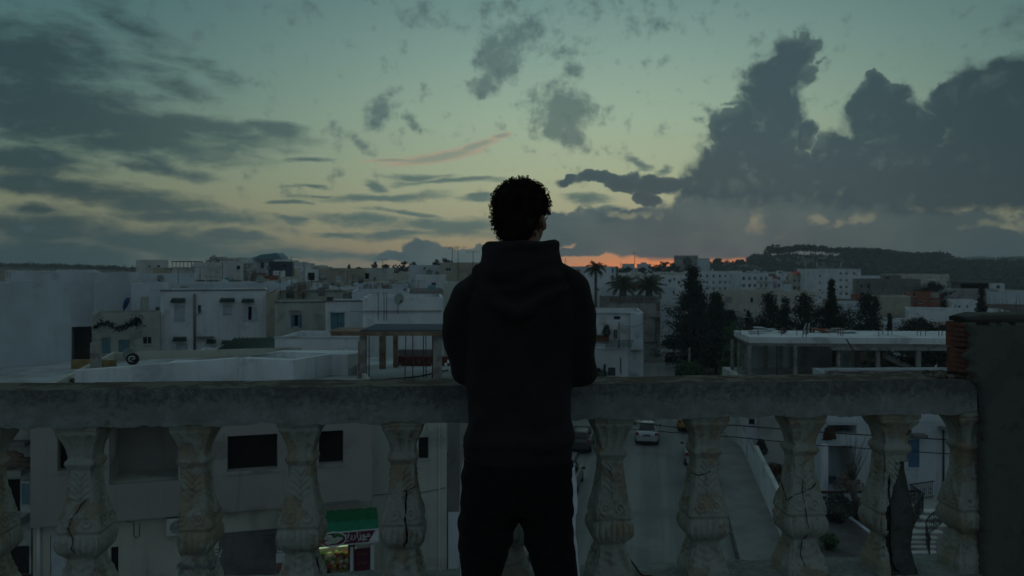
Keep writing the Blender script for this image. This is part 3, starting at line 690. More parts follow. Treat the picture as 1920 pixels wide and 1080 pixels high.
# bare body: one continuous figure
mb = MB(); hx = PX(978)
HC = Vector((hx, .045, PZ(400))); Rz = Matrix.Rotation(R(-22), 3, 'Z')
def hp(x, y, z): return HC + Rz @ Vector((x, y, z))
mb.ell(hp(0, -.005, .014), (.074, .094, .088), 24, 16, Rz)                  # skull
mb.ell(hp(0, .025, -.030), (.062, .078, .085), 20, 14, Rz)                  # face
mb.ell(hp(0, .060, -.088), (.038, .034, .030), 14, 10, Rz)                  # chin
chain(mb, [hp(0, .095, .02), hp(0, .112, -.028)], [.010, .015])             # nose
mb.ell(hp(0, .091, -.060), (.024, .012, .010), 12, 8, Rz)                   # lips
for sx in (-1, 1):
    mb.ell(hp(sx * .030, .082, .012), (.016, .012, .010), 10, 8, Rz)
    chain(mb, [hp(sx * .015, .092, .030), hp(sx * .045, .080, .030)], [.008, .007])
    mb.ell(hp(sx * .074, -.002, -.026), (.009, .019, .031), 14, 10, Rz @ Matrix.Rotation(R(sx * -14), 3, 'Y'))   # ears
    chain(mb, [hp(sx * .079, -.016, -.006), hp(sx * .081, -.020, -.029), hp(sx * .075, -.010, -.052)], [.006, .006, .005])
chain(mb, [HC + Vector((0, -.018, -.07)), Vector((.022, -.005, 1.44))], [.056, .062])
ringloft(mb, [(.80, .018, .02, .13, .09), (.92, .018, .02, .135, .09), (1.10, .025, .0, .13, .085), (1.30, .028, -.005, .16, .10), (1.42, .028, -.01, .165, .09), (1.47, .025, -.01, .10, .07)])
EL, ER = Vector((PX(868), .03, 1.195)), Vector((PX(1086), .03, 1.185))
for (S, E, Wd, sx) in ((Vector((-.118, 0, 1.41)), EL, Vector((-.075, .26, 1.175)), -1), (Vector((.172, 0, 1.42)), ER, Vector((.125, .26, 1.175)), 1)):
    chain(mb, [S, E, Wd], [.048, .038, .026], .4)
    Pm = Wd + Vector((-sx * .045, .045, -.008)); chain(mb, [Wd, Pm], [.024, .034], .4)
    for f in range(4):          # fingers, each bent at the knuckles
        b0 = Pm + Vector((-sx * (.022 - .004 * f), .030 - .017 * f, .012 - .004 * f)); L = [.036, .042, .040, .031][f]
        chain(mb, [b0, b0 + Vector((-sx * L, .010 - .005 * f, -.004)), b0 + Vector((-sx * (L + .018), .004 - .006 * f, -.022))], [.0095, .0085, .007], .5)
    chain(mb, [Wd + Vector((-sx * .012, .0, .008)), Wd + Vector((-sx * .045, .0, .020)), Wd + Vector((-sx * .070, .012, .018))], [.013, .0105, .009], .5)
FT = [(-.135, .02), (.190, .02)]
LEGS = [[(PX(918), .90, .095), (PX(905), .60, .062), (-.115, .48, .055), (-.13, .10, .04)], [(PX(1022), .90, .095), (PX(1046), .60, .065), (.165, .48, .055), (.185, .10, .04)]]
for L in LEGS: chain(mb, [(x, .01, z) for x, z, r in L], [r * .8 for x, z, r in L], .4)
body = remesh(mb, 'body', skin, man, .0065, 3)
# hair: a dense cap of small curls
rng = random.Random(11)
mb = MB()
mb.ell(hp(0, -.008, .028), (.085, .104, .080), 24, 16, Rz); mb.ell(hp(-.004, -.035, -.015), (.074, .070, .074), 20, 14, Rz); mb.ell(hp(0, -.055, -.055), (.056, .042, .045), 16, 12, Rz)
cap = remesh(mb, 'hair', m_hair, man, .010, 2, lambda p, n: .008 * nz3(p, 38) + .004 * nz3(p, 90))
mb = MB(); cnt = 0
me = cap.data; vs_ = [v.co.copy() for v in me.vertices]; ns_ = [n.vector.copy() for n in me.vertex_normals]
idx = list(range(len(vs_))); rng.shuffle(idx)
for i in idx[:6500]:
    p, n = vs_[i], ns_[i]; q = Rz.inverted() @ (p - HC)
    if q.y > .075 and q.z < .06: continue
    if q.x > .055 and q.z < -.0: continue                  # faded side by the ear
    r = rng.uniform(.0024, .0056); t = n.cross(Vector((rng.uniform(-1, 1), rng.uniform(-1, 1), rng.uniform(-1, 1))));
    if t.length < .01: continue
    t.normalize(); b = n.cross(t); pts = []
    o = p + n * rng.uniform(-.003, .011); turns = rng.uniform(.7, 1.6); L = rng.uniform(-.004, .012)
    for k in range(9):
        a = turns * 2 * math.pi * k / 8; pts.append(o + (n * math.sin(a) + t * math.cos(a)) * r + b * (k / 8 * L))
    mb.tube(pts, rng.uniform(.0007, .0014), 4, cap=False)
mb.build('curl', m_hair, cap, kind='stuff')
# hoodie
def fold(p, n):
    """soft creases: broad sagging folds over the back, tighter ones round elbow and hem"""
    x, y, z = p
    w = nz3(Vector((x * 1.1 + .25 * abs(x) * z, y, z * .55)), 8) * .011 + nz3(Vector((x, y, z * .8)), 17) * .0030
    w += .0045 * math.sin((z * 3.1 + abs(x - .02) * 5.0 + nz3(p, 3)) * 6.0) * max(0, min(1, (1.36 - z) / .2))
    if abs(x - .02) > .15: w += .004 * math.sin(z * 55 + y * 26 + 2.5 * nz3(p, 5)) * max(0, 1 - abs(z - 1.27) / .17)
    if .94 < z < 1.08: w += .005 * math.sin(x * 40 + nz3(p, 6) * 4) * (1 - abs(z - 1.01) / .07)
    if z < .965: w = .0006 * math.sin(x * 900)
    return w
mb = MB()
ringloft(mb, [(.912, .0185, .0, .163, .118), (.93, .0185, .0, .170, .123), (.958, .0185, .0, .169, .122), (.967, .0185, -.002, .171, .123), (.975, .019, -.004, .178, .128), (.99, .019, -.004, .177, .130), (1.01, .0195, -.002, .172, .125), (1.04, .020, 0, .165, .118),
              (1.10, .021, 0, .161, .110), (1.20, .024, 0, .165, .112), (1.30, .026, -.005, .172, .118), (1.38, .028, -.012, .178, .120), (1.43, .029, -.014, .170, .112), (1.475, .028, -.010, .140, .095), (1.505, .026, -.005, .105, .080), (1.53, .024, 0, .075, .07)])
chain(mb, [(-.085, -.005, 1.474), (-.132, -.004, 1.428), (-.158, .0, 1.36), (-.163, .008, 1.27), (EL.x + .004, .03, 1.205)], [.050, .063, .060, .054, .052], .25, 1.1)
chain(mb, [(.140, -.005, 1.484), (.188, -.004, 1.442), (.207, .0, 1.36), (.212, .008, 1.27), (ER.x + .003, .03, 1.195)], [.050, .060, .060, .054, .053], .25, 1.1)
chain(mb, [EL + Vector((.004, 0, .008)), Vector((-.085, .245, 1.182))], [.053, .038], .25)
chain(mb, [ER + Vector((.003, 0, .008)), Vector((.135, .245, 1.182))], [.054, .038], .25)
hoodie = remesh(mb, 'hoodie', m_hood, man, .0075, 7, fold)
for sx, cx in ((-1, -.088), (1, .138)):
    mb = MB(); mb.tube([(cx - .0 * sx, .240, 1.182), (cx - sx * .004, .262, 1.180)], [.034, .030], 20); mb.build('cuff', m_hood, hoodie)
# hood: a thick collar round the neck, the bag of it hanging on the back
mb = MB(); rings = []; n = 56
def hoodring(z, cx, cy, hw, hd, tilt=0.0, p=2.4):
    r = []
    for k in range(n):
        a = 2 * math.pi * k / n; c, s = math.cos(a), math.sin(a); L = (abs(c) ** p + abs(s) ** p) ** (1 / p)
        r.append(Vector((cx + hw * c / L, cy + hd * s / L, z + tilt * c * hw + .006 * math.sin(2 * a + .6) - .012 * s)))
    return r
outer = [(1.405, .030, -.02, .155, .105), (1.44, .030, -.028, .150, .105), (1.47, .030, -.030, .142, .104), (1.495, .0285, -.028, .134, .102), (1.52, .0275, -.022, .127, .098), (1.545, .0270, -.016, .122, .094), (1.565, .0275, -.010, .1195, .091), (1.582, .028, -.006, .118, .089), (1.592, .028, -.004, .112, .084)]
inner = [(1.590, .028, -.002, .102, .074), (1.578, .028, .0, .097, .070), (1.54, .027, .004, .092, .066), (1.48, .026, .004, .085, .06)]
rings = [hoodring(*o, tilt=.05 if i > 4 else .02) for i, o in enumerate(outer)] + [hoodring(*o, tilt=.05) for o in inner]
mb.loft(rings)
mb.ell((.022, -.070, 1.455), (.118, .060, .085), 24, 14); mb.ell((.020, -.088, 1.425), (.082, .046, .066), 20, 14); mb.ell((.018, -.095, 1.40), (.045, .034, .045), 18, 12)
chain(mb, [(-.098, -.050, 1.50), (-.062, -.118, 1.425), (.015, -.142, 1.378), (.092, -.118, 1.420), (.150, -.050, 1.498)], [.028, .024, .021, .024, .028], .3)
chain(mb, [(-.080, -.03, 1.575), (-.02, -.092, 1.575), (.07, -.092, 1.580), (.132, -.03, 1.588)], [.014, .014, .014, .015], .3)
def hoodfold(p, n_):
    x, y, z = p
    return nz3(Vector((x, y, z * 1.4)), 14) * .006 + .0055 * math.sin((z * 1.2 - abs(x - .02) * .8 + .3 * nz3(p, 4)) * 60) * max(0, 1 - abs(z - 1.47) / .1)
remesh(mb, 'hood', m_hood, hoodie, .006, 4, hoodfold)
# seam lines of the raglan sleeves, a raised twin stitch
for pts in ([(-.095, 1.50), (-.118, 1.42), (-.128, 1.32), (-.118, 1.22)], [(.150, 1.495), (.170, 1.42), (.178, 1.32), (.165, 1.22)]):
    pass
# trousers: loose joggers with a white stripe down each side
mb = MB()
ringloft(mb, [(.955, .0185, 0, .150, .105), (.90, .0185, 0, .172, .118), (.86, .019, 0, .177, .122), (.80, .020, 0, .180, .120), (.765, .021, 0, .180, .112)])
for (cx0, cx1, sx) in ((-.075, -.097, -1), (.113, .139, 1)):
    rows = []
    for z in np.arange(.80, .07, -.02):
        o = float(np.interp(z, [.08, .12, .30, .50, .553, .65, .73, .80], [.20, .215, .205, .190, .188, .190, .188, .178] if sx < 0 else [.228, .245, .236, .222, .212, .202, .195, .190]))
        i = float(np.interp(z, [.08, .12, .30, .50, .553, .65, .70, .73, .80], [.11, .105, .085, .06, .034, .004, -.010, -.018, -.03] if sx < 0 else [.135, .13, .12, .095, .072, .045, .034, .026, .0]))
        if sx < 0: lo, hi = -o + .020, -i
        else: lo, hi = i, o
        if sx < 0: lo = -float(np.interp(z, [.08, .30, .50, .553, .65, .73, .80], [.19, .185, .165, .157, .166, .168, .160]))
        rows.append((z, (lo + hi) / 2, .0 + .01 * math.sin(z * 9), (hi - lo) / 2, float(np.interp(z, [.08, .12, .5, .8], [.055, .062, .085, .112]))))
    ringloft(mb, rows, 32, 2.2)
def tfold(p, n_):
    x, y, z = p; w = nz3(Vector((x, y, z * .6)), 12) * .006 + nz3(p, 25) * .002
    if z < .2: w += .006 * math.sin(z * 110 + x * 20)
    if z > .62: w += .003 * math.sin((z - abs(x - .02) * .8) * 90 + nz3(p, 5) * 3)
    return w
trou = remesh(mb, 'trousers', m_trou, man, .0075, 6, tfold)
# stripes hug the outer seam: take the outermost points of the finished trousers
co = np.array([v.co[:] for v in trou.data.vertices])
for sx in (-1, 1):
    rows = []; sm = None
    for z in np.arange(.905, .10, -.012):
        sel = co[(abs(co[:, 2] - z) < .010) & ((co[:, 0] - .02) * sx > .05)]
        if len(sel) < 5: continue
        row = []
        for y in np.linspace(-.036, .012, 7) + (.035 if sx < 0 else -.022):
            b = sel[np.abs(sel[:, 1] - y) < .010]
            if len(b) == 0: b = sel
            row.append((b[:, 0] * sx).max() * sx)
        row = np.array(row); sm = row if sm is None else sm * .5 + row * .5
        rows.append([Vector((sm[j] + sx * .0025, y, z)) for j, y in enumerate(np.linspace(-.036, .012, 7) + (.035 if sx < 0 else -.022))])
    mb = MB(); vs = [p for r in rows for p in r]; k = 7
    fs = [(i * k + j, (i + 1) * k + j, (i + 1) * k + j + 1, i * k + j + 1) if sx > 0 else (i * k + j, i * k + j + 1, (i + 1) * k + j + 1, (i + 1) * k + j) for i in range(len(rows) - 1) for j in range(k - 1)]
    mb.add(vs, fs, True); me = mb.mesh('side_stripe', mat('white_tape', (0.60, 0.62, 0.70), 0.8, 0.1, 8, 0.1)); bm = bmesh.new(); bm.from_mesh(me); bmesh.ops.solidify(bm, geom=bm.faces[:], thickness=.0035); bm.to_mesh(me); bm.free()
    link('side_stripe', me, trou)
for (x, y) in FT:
    mb = MB(); a = R(-9 if x < 0 else 11)
    def sp(u, v, w): return (x + math.cos(a) * u + math.sin(a) * v, y - math.sin(a) * u + math.cos(a) * v, w)
    rings = []
    for v, hw, ht in [(-.085, .022, .05), (-.075, .034, .075), (-.04, .038, .085), (.0, .038, .08), (.05, .042, .065), (.11, .047, .05), (.16, .043, .042), (.19, .028, .034), (.198, .010, .022)]:
        rings.append([Vector(sp(hw * math.cos(t), v, .018 + max(0, math.sin(t)) * ht)) for t in np.linspace(0, 2 * math.pi, 20, endpoint=False)])
    mb.loft(rings); sh = mb.build('shoe', m_trou, man)
    mb = MB(); mb.prism([sp(u, v, 0)[:2] for u, v in [(-.03, -.088), (.03, -.088), (.042, -.03), (.044, .05), (.05, .12), (.04, .18), (.012, .204), (-.012, .204), (-.04, .18), (-.05, .12), (-.044, .05), (-.042, -.03)]], .0, .022); mb.build('sole', M['wshut'], sh)
# ------------------------------------------------------------------ ground, street, hills
def rx(x0, Y): return x0 + .19 * Y           # the street runs slightly to the right of the view
RT = math.atan(.19)
MB().add([(-4000, 5, -.05), (4000, 5, -.05), (4000, 9000, -.05), (-4000, 9000, -.05)], [(0, 1, 2, 3)]).build('ground', M['earth'], kind='structure')
def strip(name, xa, xb, Y0, Y1, z, m, step=4.0, thick=None):
    mb = MB(); vs = []; fs = []; n = int((Y1 - Y0) / step) + 1
    for i in range(n + 1):
        Y = Y0 + (Y1 - Y0) * i / n
        a = xa(Y) if callable(xa) else xa; b = xb(Y) if callable(xb) else xb
        vs += [(rx(a, Y), Y, z), (rx(b, Y), Y, z)]
        if thick: vs += [(rx(a, Y), Y, z - thick), (rx(b, Y), Y, z - thick)]
    k = 4 if thick else 2
    for i in range(n):
        o = i * k; p = o + k; fs.append((o, o + 1, p + 1, p))
        if thick: fs += [(o + 2, o, p, p + 2), (o + 1, o + 3, p + 3, p + 1)]
    if thick: fs.append((0, 2, 3, 1))
    mb.add(vs, fs); return mb.build(name, m, kind='structure')
def leftk(Y): return float(np.interp(Y, [20, 66, 76, 200], [-6.1, -6.0, -3.2, -2.8]))
def rightk(Y): return float(np.interp(Y, [20, 80, 95, 200], [3.35, 3.35, 2.2, 2.0]))
strip('road', leftk, rightk, 12, 190, 0.0, M['asphalt'])
strip('pavement', rightk, 5.55, 12, 82, .13, M['paving'], 3.0, .18)
strip('pavement', lambda Y: leftk(Y) - (2.4 if Y < 70 else 1.6), leftk, 12, 150, .13, M['paving'], 3.0, .18)
strip('kerb', lambda Y: rightk(Y) - .004 - .14, lambda Y: rightk(Y) - .004, 12, 82, .137, M['kerb'], 3.0, .18)
strip('kerb', lambda Y: leftk(Y) + .004, lambda Y: leftk(Y) + .144, 12, 150, .137, M['kerb'], 3.0, .18)
# terrain: low ridge on the left, wooded hill on the right
def ridge(px):
    return float(np.interp(px, [-900, -300, 0, 120, 200, 255, 320, 400, 560, 620, 700, 900, 1120, 1230, 1265, 1330, 1390, 1432, 1480, 1560, 1640, 1720, 1800, 1900, 2100, 2600, 3300],
                           [498, 499, 500, 502, 504, 508, 505, 500, 501, 508, 508, 508, 508, 504, 496, 494, 492, 480, 477, 479, 486, 492, 492, 492, 494, 496, 499]))
def hill(Yb, Yr, name, m, low, hi, x0=-1500, x1=3900, dx=12):
    vs = []; fs = []; cols = list(range(x0, x1, dx)); rows = 14
    for j in range(rows):
        t = j / (rows - 1)
        for px in cols:
            Y = Yb + (Yr - Yb) * t; a = (px - 960) / 1500
            zr = CZ - (ridge(px) - 500 + low) / 1500 * Yr
            n = nz3(Vector((a * 8, t * 3, 1)), 2) * hi * math.sin(math.pi * t)
            z = -.3 + (zr + .3) * (t * t * (3 - 2 * t)) + n + (nz3(Vector((px * .03, t, 3)), 1) * hi * .12 if j == rows - 1 else 0)
            vs.append((a * Y, Y, z))
    nC = len(cols)
    for j in range(rows - 1):
        for i in range(nC - 1): fs.append((j * nC + i, j * nC + i + 1, (j + 1) * nC + i + 1, (j + 1) * nC + i))
    for i in range(nC): vs.append((vs[(rows - 1) * nC + i][0], Yr * 1.25, 0))
    for i in range(nC - 1): fs.append(((rows - 1) * nC + i, (rows - 1) * nC + i + 1, rows * nC + i + 1, rows * nC + i))
    MB().add(vs, fs, True).build(name, m, kind='structure')
hill(330, 620, 'hill', M['hillg'], 0, 1.5)

# ------------------------------------------------------------------ house builder
class House:
    """a flat-roofed block; all measures come from sight lines met with its own front plane"""
    def __init__(s, name, label, x0, x1, yt, Y, depth, m, th=0, base=0.0, group=None, cat='house', parapet=.45, roof=None, ref=None, ops=(), over=.0, cap=None):
        if th == 0 and isinstance(th, int): th = -math.atan(((x0 + x1) / 2 - 960) / 1500) * .8     # the blocks turn to the terrace
        s.px0 = x0; a0 = ((ref if ref is not None else x0) - 960) / 1500; s.Y0 = Y; s.X0 = a0 * Y; s.th = th
        s.c, s.s = math.cos(th), math.sin(th); s.ground = base
        u0 = s.u(x0)
        s.X0 += u0 * s.c; s.Y0 += u0 * s.s
        s.w = s.u(x1); s.h = s.z(x0, yt) - base; s.m = m; s.name = name
        s.e = thing(name, label, cat, (s.X0, s.Y0, base), th, group)
        s.parts(depth, parapet, roof or M['deck'], ops, cap)
    def u(s, px):
        a = (px - 960) / 1500; return (a * s.Y0 - s.X0) / (s.c - a * s.s)
    def z(s, px, py): return CZ - (py - 500) / 1500 * (s.Y0 + s.u(px) * s.s)
    def loc(s, px, py): return s.u(px), s.z(px, py) - s.ground
    def parts(s, depth, par, roofm, ops, cap):
        w, h = s.w, s.h
        rects = []
        for o in ops:
            x0, y0, x1, y1, k = o[:5]; u0, u1 = s.u(x0), s.u(x1); zt, zb = s.z(x0, y0) - s.ground, s.z(x0, y1) - s.ground
            rects.append((max(.02, u0), max(.0 if k in ('door', 'roll') else .05, zb), min(w - .02, u1), min(h - .05, zt), o))
        us = sorted({0.0, w} | {r[0] for r in rects} | {r[2] for r in rects}); zs = sorted({0.0, h} | {r[1] for r in rects} | {r[3] for r in rects})
        mb = MB()
        for i in range(len(us) - 1):
            for j in range(len(zs) - 1):
                cu, cz = (us[i] + us[i + 1]) / 2, (zs[j] + zs[j + 1]) / 2
                if any(r[0] < cu < r[2] and r[1] < cz < r[3] for r in rects): continue
                mb.add([(us[i], 0, zs[j]), (us[i + 1], 0, zs[j]), (us[i + 1], 0, zs[j + 1]), (us[i], 0, zs[j + 1])], [(0, 1, 2, 3)])
        dpt = depth; t = .16
        mb.add([(0, 0, 0), (0, dpt, 0), (0, dpt, h), (0, 0, h)], [(0, 3, 2, 1)]); mb.add([(w, 0, 0), (w, dpt, 0), (w, dpt, h), (w, 0, h)], [(0, 1, 2, 3)])
        mb.add([(0, dpt, 0), (w, dpt, 0), (w, dpt, h), (0, dpt, h)], [(0, 3, 2, 1)])
        # rim of the parapet and its inner faces
        o = [(0, 0), (w, 0), (w, dpt), (0, dpt)]; q = [(t, t), (w - t, t), (w - t, dpt - t), (t, dpt - t)]
        for i in range(4):
            j = (i + 1) % 4
            mb.add([(*o[i], h), (*o[j], h), (*q[j], h), (*q[i], h)], [(0, 1, 2, 3)])
            mb.add([(*q[i], h), (*q[j], h), (*q[j], h - par), (*q[i], h - par)], [(0, 1, 2, 3)])
        mb.build('wall', s.m, s.e)
        MB().add([(*p, h - par + .01) for p in q], [(0, 1, 2, 3)]).build('roof', roofm, s.e)
        if cap:
            MB().box((-.05, -.05, h + .002), (w + .05, t + .04, h + .09)).build('coping', cap, s.e)
        for (u0, z0, u1, z1, o) in rects:
            kind = o[4]; r = .12 if kind not in ('loggia', 'cave') else 1.6
            if kind == 'cave': r = 3.0
            mw = MB()
            mw.add([(u0, 0, z0), (u1, 0, z0), (u1, r, z0), (u0, r, z0)], [(0, 1, 2, 3)]); mw.add([(u0, 0, z1), (u1, 0, z1), (u1, r, z1), (u0, r, z1)], [(0, 3, 2, 1)])
            mw.add([(u0, 0, z0), (u0, 0, z1), (u0, r, z1), (u0, r, z0)], [(0, 3, 2, 1)]); mw.add([(u1, 0, z0), (u1, 0, z1), (u1, r, z1), (u1, r, z0)], [(0, 1, 2, 3)])
            W_, H_ = u1 - u0, z1 - z0
            nm = {'door': 'door', 'roll': 'roller_shutter', 'loggia': 'loggia', 'cave': 'loggia'}.get(kind, 'window')
            f = mw.build(nm, s.m, s.e)
            pm = o[5] if len(o) > 5 else {'win': M['glass'], 'dark': M['dark'], 'shut': M['wshut'], 'door': M['blue'], 'roll': M['dgrey'], 'loggia': s.m, 'cave': M['dark'], 'balc': M['glass']}[kind]
            if kind == 'shut' or kind == 'door':
                p = MB(); n = max(1, round(W_ / .55)); n = min(n, 4)
                for i in range(n):
                    a, b = u0 + W_ * i / n + .015, u0 + W_ * (i + 1) / n - .015
                    p.box((a, .04, z0 + .01), (b, .075, z1 - .01))
                    k = max(3, int(H_ / .14))
                    if s.Y0 < 75:
                        for j in range(k): p.box((a + .06, .025, z0 + .06 + (H_ - .12) * j / k), (b - .06, .045, z0 + .06 + (H_ - .12) * (j + .6) / k))
                p.build('shutter_leaf' if kind == 'shut' else 'door_leaf', pm, f)
                MB().add([(u0, r, z0), (u1, r, z0), (u1, r, z1), (u0, r, z1)], [(0, 1, 2, 3)]).build('pane', M['dark'], f)
            elif kind == 'roll':
                p = MB(); k = int(H_ / .085)
                for j in range(k): p.tube([(u0, .06, z0 + H_ * (j + .5) / k), (u1, .06, z0 + H_ * (j + .5) / k)], .042, 6, smooth=False)
                p.build('slat_curtain', pm, f, kind='stuff')
            else:
                MB().add([(u0, r, z0), (u1, r, z0), (u1, r, z1), (u0, r, z1)], [(0, 1, 2, 3)]).build('pane', pm, f)
                if kind == 'win' and s.Y0 < 320:
                    p = MB(); b = .05 if s.Y0 < 120 else .08
                    for bx_ in ((u0, z0, u0 + b, z1), (u1 - b, z0, u1, z1), (u0, z0, u1, z0 + b), (u0, z1 - b, u1, z1), ((u0 + u1) / 2 - b / 2, z0, (u0 + u1) / 2 + b / 2, z1)):
                        p.box((bx_[0] + .002, .055, bx_[1] + .002), (bx_[2] - .002, .10, bx_[3] - .002))
                    p.build('frame', M['frame'], f)
            if kind in ('win', 'dark', 'shut') and s.Y0 < 130 and not (len(o) > 6 and o[6] == 'nosill'):
                MB().box((u0 - .07, -.07, z0 - .07), (u1 + .07, .02, z0 - .002)).build('sill', M['frame'] if s.Y0 > 45 else s.m, f)
    def part(s, mb, name, m, **k): return mb.build(name, m, s.e, **k)
    def bx(s, px0, py0, px1, py1, out, name, m, back=-.001, **k):
        """a box standing proud of the front between two sight lines"""
        u0, u1 = s.u(px0), s.u(px1); zt, zb = s.z(px0, py0) - s.ground, s.z(px0, py1) - s.ground
        return s.part(MB().box((u0, -out, zb), (u1, -back if back > 0 else -.001, zt)), name, m, **k)
    def hood(s, px0, px1, py, drop=5, out=.55):
        u0, u1 = s.u(px0), s.u(px1); z = s.z(px0, py) - s.ground; zb = s.z(px0, py + drop) - s.ground
        mb = MB(); n = max(3, int((u1 - u0) / .14))
        mb.prism([(0, 0), (1, 0)], 0, 0) if False else None
        mb.add([(u0, -.01, z), (u1, -.01, z), (u1 + .04, -out, zb), (u0 - .04, -out, zb), (u0, -.01, z - .10), (u1, -.01, z - .10), (u1 + .04, -out, zb - .05), (u0 - .04, -out, zb - .05)],
               [(0, 3, 2, 1), (4, 5, 6, 7), (3, 7, 6, 2), (0, 4, 7, 3), (1, 2, 6, 5)])
        for i in range(n):
            x = u0 + (u1 - u0) * (i + .5) / n; mb.tube([(x, -.02, z + .03), (x, -out - .02, zb + .03)], .05, 5)
        return s.part(mb, 'window_hood', M['dhood'])
    def pipe(s, px, py0, py1, r=.05, m=None):
        u = s.u(px); return s.part(MB().tube([(u, -.07, s.z(px, py0) - s.ground), (u, -.07, s.z(px, py1) - s.ground)], r, 6), 'drainpipe', m or M['dgrey'])

# ------------------------------------------------------------------ small roof things
def dish(label, px, py, Y, r_px, turn=25, tilt=35, m=None, mast=.6, group=None, edge=False):
    """satellite dish centred on a sight line, on a short mast with its arm"""
    c = at(px, py, Y); r = r_px / 1500 * Y
    t = thing('satellite_dish', label, 'satellite dish', (c.x, c.y, c.z - r - mast), R(turn), group)
    mb = MB(); N = 24; K = 5; vs = []; fs = []
    Rt = Matrix.Rotation(R(tilt), 3, 'X')
    for k in range(K + 1):
        q = r * k / K
        for i in range(N):
            a = 2 * math.pi * i / N; p = Vector((q * math.cos(a), r * .22 * (q / r) ** 2 - r * .22, q * math.sin(a) * 1.08)); p.y = -p.y * -1 if False else -(r * .22 * (q / r) ** 2); vs.append(Rt @ p + Vector((0, 0, r + mast)))
    for k in range(K):
        for i in range(N): fs.append((k * N + i, k * N + (i + 1) % N, (k + 1) * N + (i + 1) % N, (k + 1) * N + i))
    mb.add(vs, fs, True); me = mb.mesh('dish', m or M['dish']); bm = bmesh.new(); bm.from_mesh(me); bmesh.ops.remove_doubles(bm, verts=bm.verts[:], dist=1e-4); bmesh.ops.solidify(bm, geom=bm.faces[:], thickness=.02); bm.to_mesh(me); bm.free()
    link('dish', me, t)
    w = max(.02, Y * .0004)
    a = MB(); low = Rt @ Vector((0, -.1 * r, -r)) + Vector((0, 0, r + mast)); tip = Rt @ Vector((0, -r * 1.15, -r * .25)) + Vector((0, 0, r + mast))
    a.bar(low, tip, w); a.ell(tip, (.05 + w, .07 + w, .05 + w), 8, 6); a.build('feed_arm', M['iron'], t)
    b = MB(); b.tube([(0, .06, 0), (0, .06, r + mast)], max(.025, w), 6); b.build('mast', M['iron'], t)
    return t
def aerial(label, px, py0, py1, Y, boom=(0.0, .5, 1.2), els=7, group=None, turn=20):
    """tv aerial: mast, boom and rods"""
    b = at(px, py1, Y); tp = at(px, py0, Y); h = tp.z - b.z; w = max(.018, Y * .00030)
    t = thing('tv_aerial', label, 'aerial', b, R(turn), group)
    MB().tube([(0, 0, 0), (0, 0, h)], w * 1.1, 6).build('mast', M['iron'], t)
    if els:
        zb = h - .05; mb = MB(); mb.bar((-boom[2] / 2, 0, zb), (boom[2] / 2, 0, zb), w)
        mb.build('boom', M['iron'], t); mb = MB()
        for i in range(els):
            x = -boom[2] / 2 + boom[2] * i / (els - 1); l = .22 + .16 * abs(math.sin(i)); mb.bar((x, -l, zb), (x, l, zb), w * .7)
            if i % 3 == 0: mb.bar((x, 0, zb - l * .7), (x, 0, zb + l * .7), w * .7)
        mb.build('rods', M['iron'], t, kind='stuff')
    return t
def cable(name, label, pts, r=.012, sag=0.0, m=None, cat='cable'):
    P = []
    for a, b in zip(pts[:-1], pts[1:]):
        for i in range(16): t = i / 16; p = Vector(a).lerp(Vector(b), t); p.z -= sag * 4 * t * (1 - t); P.append(p)
    P.append(Vector(pts[-1])); return MB().tube(P, r, 5).build(name, m or M['iron'], label=label, cat=cat)
# ------------------------------------------------------------------ the corner shop building, lower left
T1 = R(16.0)
S1 = House('shop_building', 'taupe rendered corner building with wide dark windows above a cheese shop', 62, 695, 735, 31.0, 13.5, M['shop'], T1, ref=650, parapet=.4, ops=[
    (112, 817, 135, 880, 'dark'), (208, 792, 336, 906, 'loggia', M['taupe']), (427, 815, 520, 881, 'dark'), (597, 806, 643, 868, 'dark'),
    (94, 1004, 124, 1110, 'door', M['wshut']), (208, 1026, 222, 1110, 'dark'), (410, 1000, 519, 1130, 'roll', M['dgrey']), (532, 1012, 668, 1104, 'cave')], cat='building')
# projecting upper storeys in taupe
def rect_with_holes(s, x0, x1, zt, zb, holes, out, name, m):
    us = sorted({s.u(x0), s.u(x1)} | {s.u(h[0]) for h in holes} | {s.u(h[2]) for h in holes})
    hz = [(s.u(h[0]), s.z(h[0], h[3]) , s.u(h[2]), s.z(h[0], h[1])) for h in holes]
    zs = sorted({zt, zb} | {h[1] for h in hz} | {h[3] for h in hz}); mb = MB()
    for i in range(len(us) - 1):
        for j in range(len(zs) - 1):
            cu, cz = (us[i] + us[i + 1]) / 2, (zs[j] + zs[j + 1]) / 2
            if any(h[0] < cu < h[2] and h[1] < cz < h[3] for h in hz): continue
            mb.box((us[i], -out, zs[j]), (us[i + 1], -.004, zs[j + 1]))
    return mb.build(name, m, s.e)
ZU = S1.z(400, 958)
rect_with_holes(S1, 62, 695, S1.h - .02, ZU, [(112, 817, 135, 880), (208, 792, 336, 906), (427, 815, 520, 881), (597, 806, 643, 868)], .32, 'upper_storey', M['taupe'])
for (a, b, y) in ((108, 139, 881), (423, 524, 882), (593, 647, 869)): S1.bx(a, y, b, y + 5, .36, 'sill', M['grey'], .30)
S1.bx(603, 938, 672, 943, .40, 'ledge', M['dgrey'], .32)
S1.pipe(66, 790, 960, .05, M['pale']); S1.pipe(74, 965, 1120, .06, M['pale'])
S1.part(MB().tube([(S1.u(x), -.34, S1.z(x, y)) for x, y in [(240, 972), (254, 974), (254, 998), (258, 1003), (264, 1000), (265, 976)]], .018, 6), 'cable_loop', M['iron'])
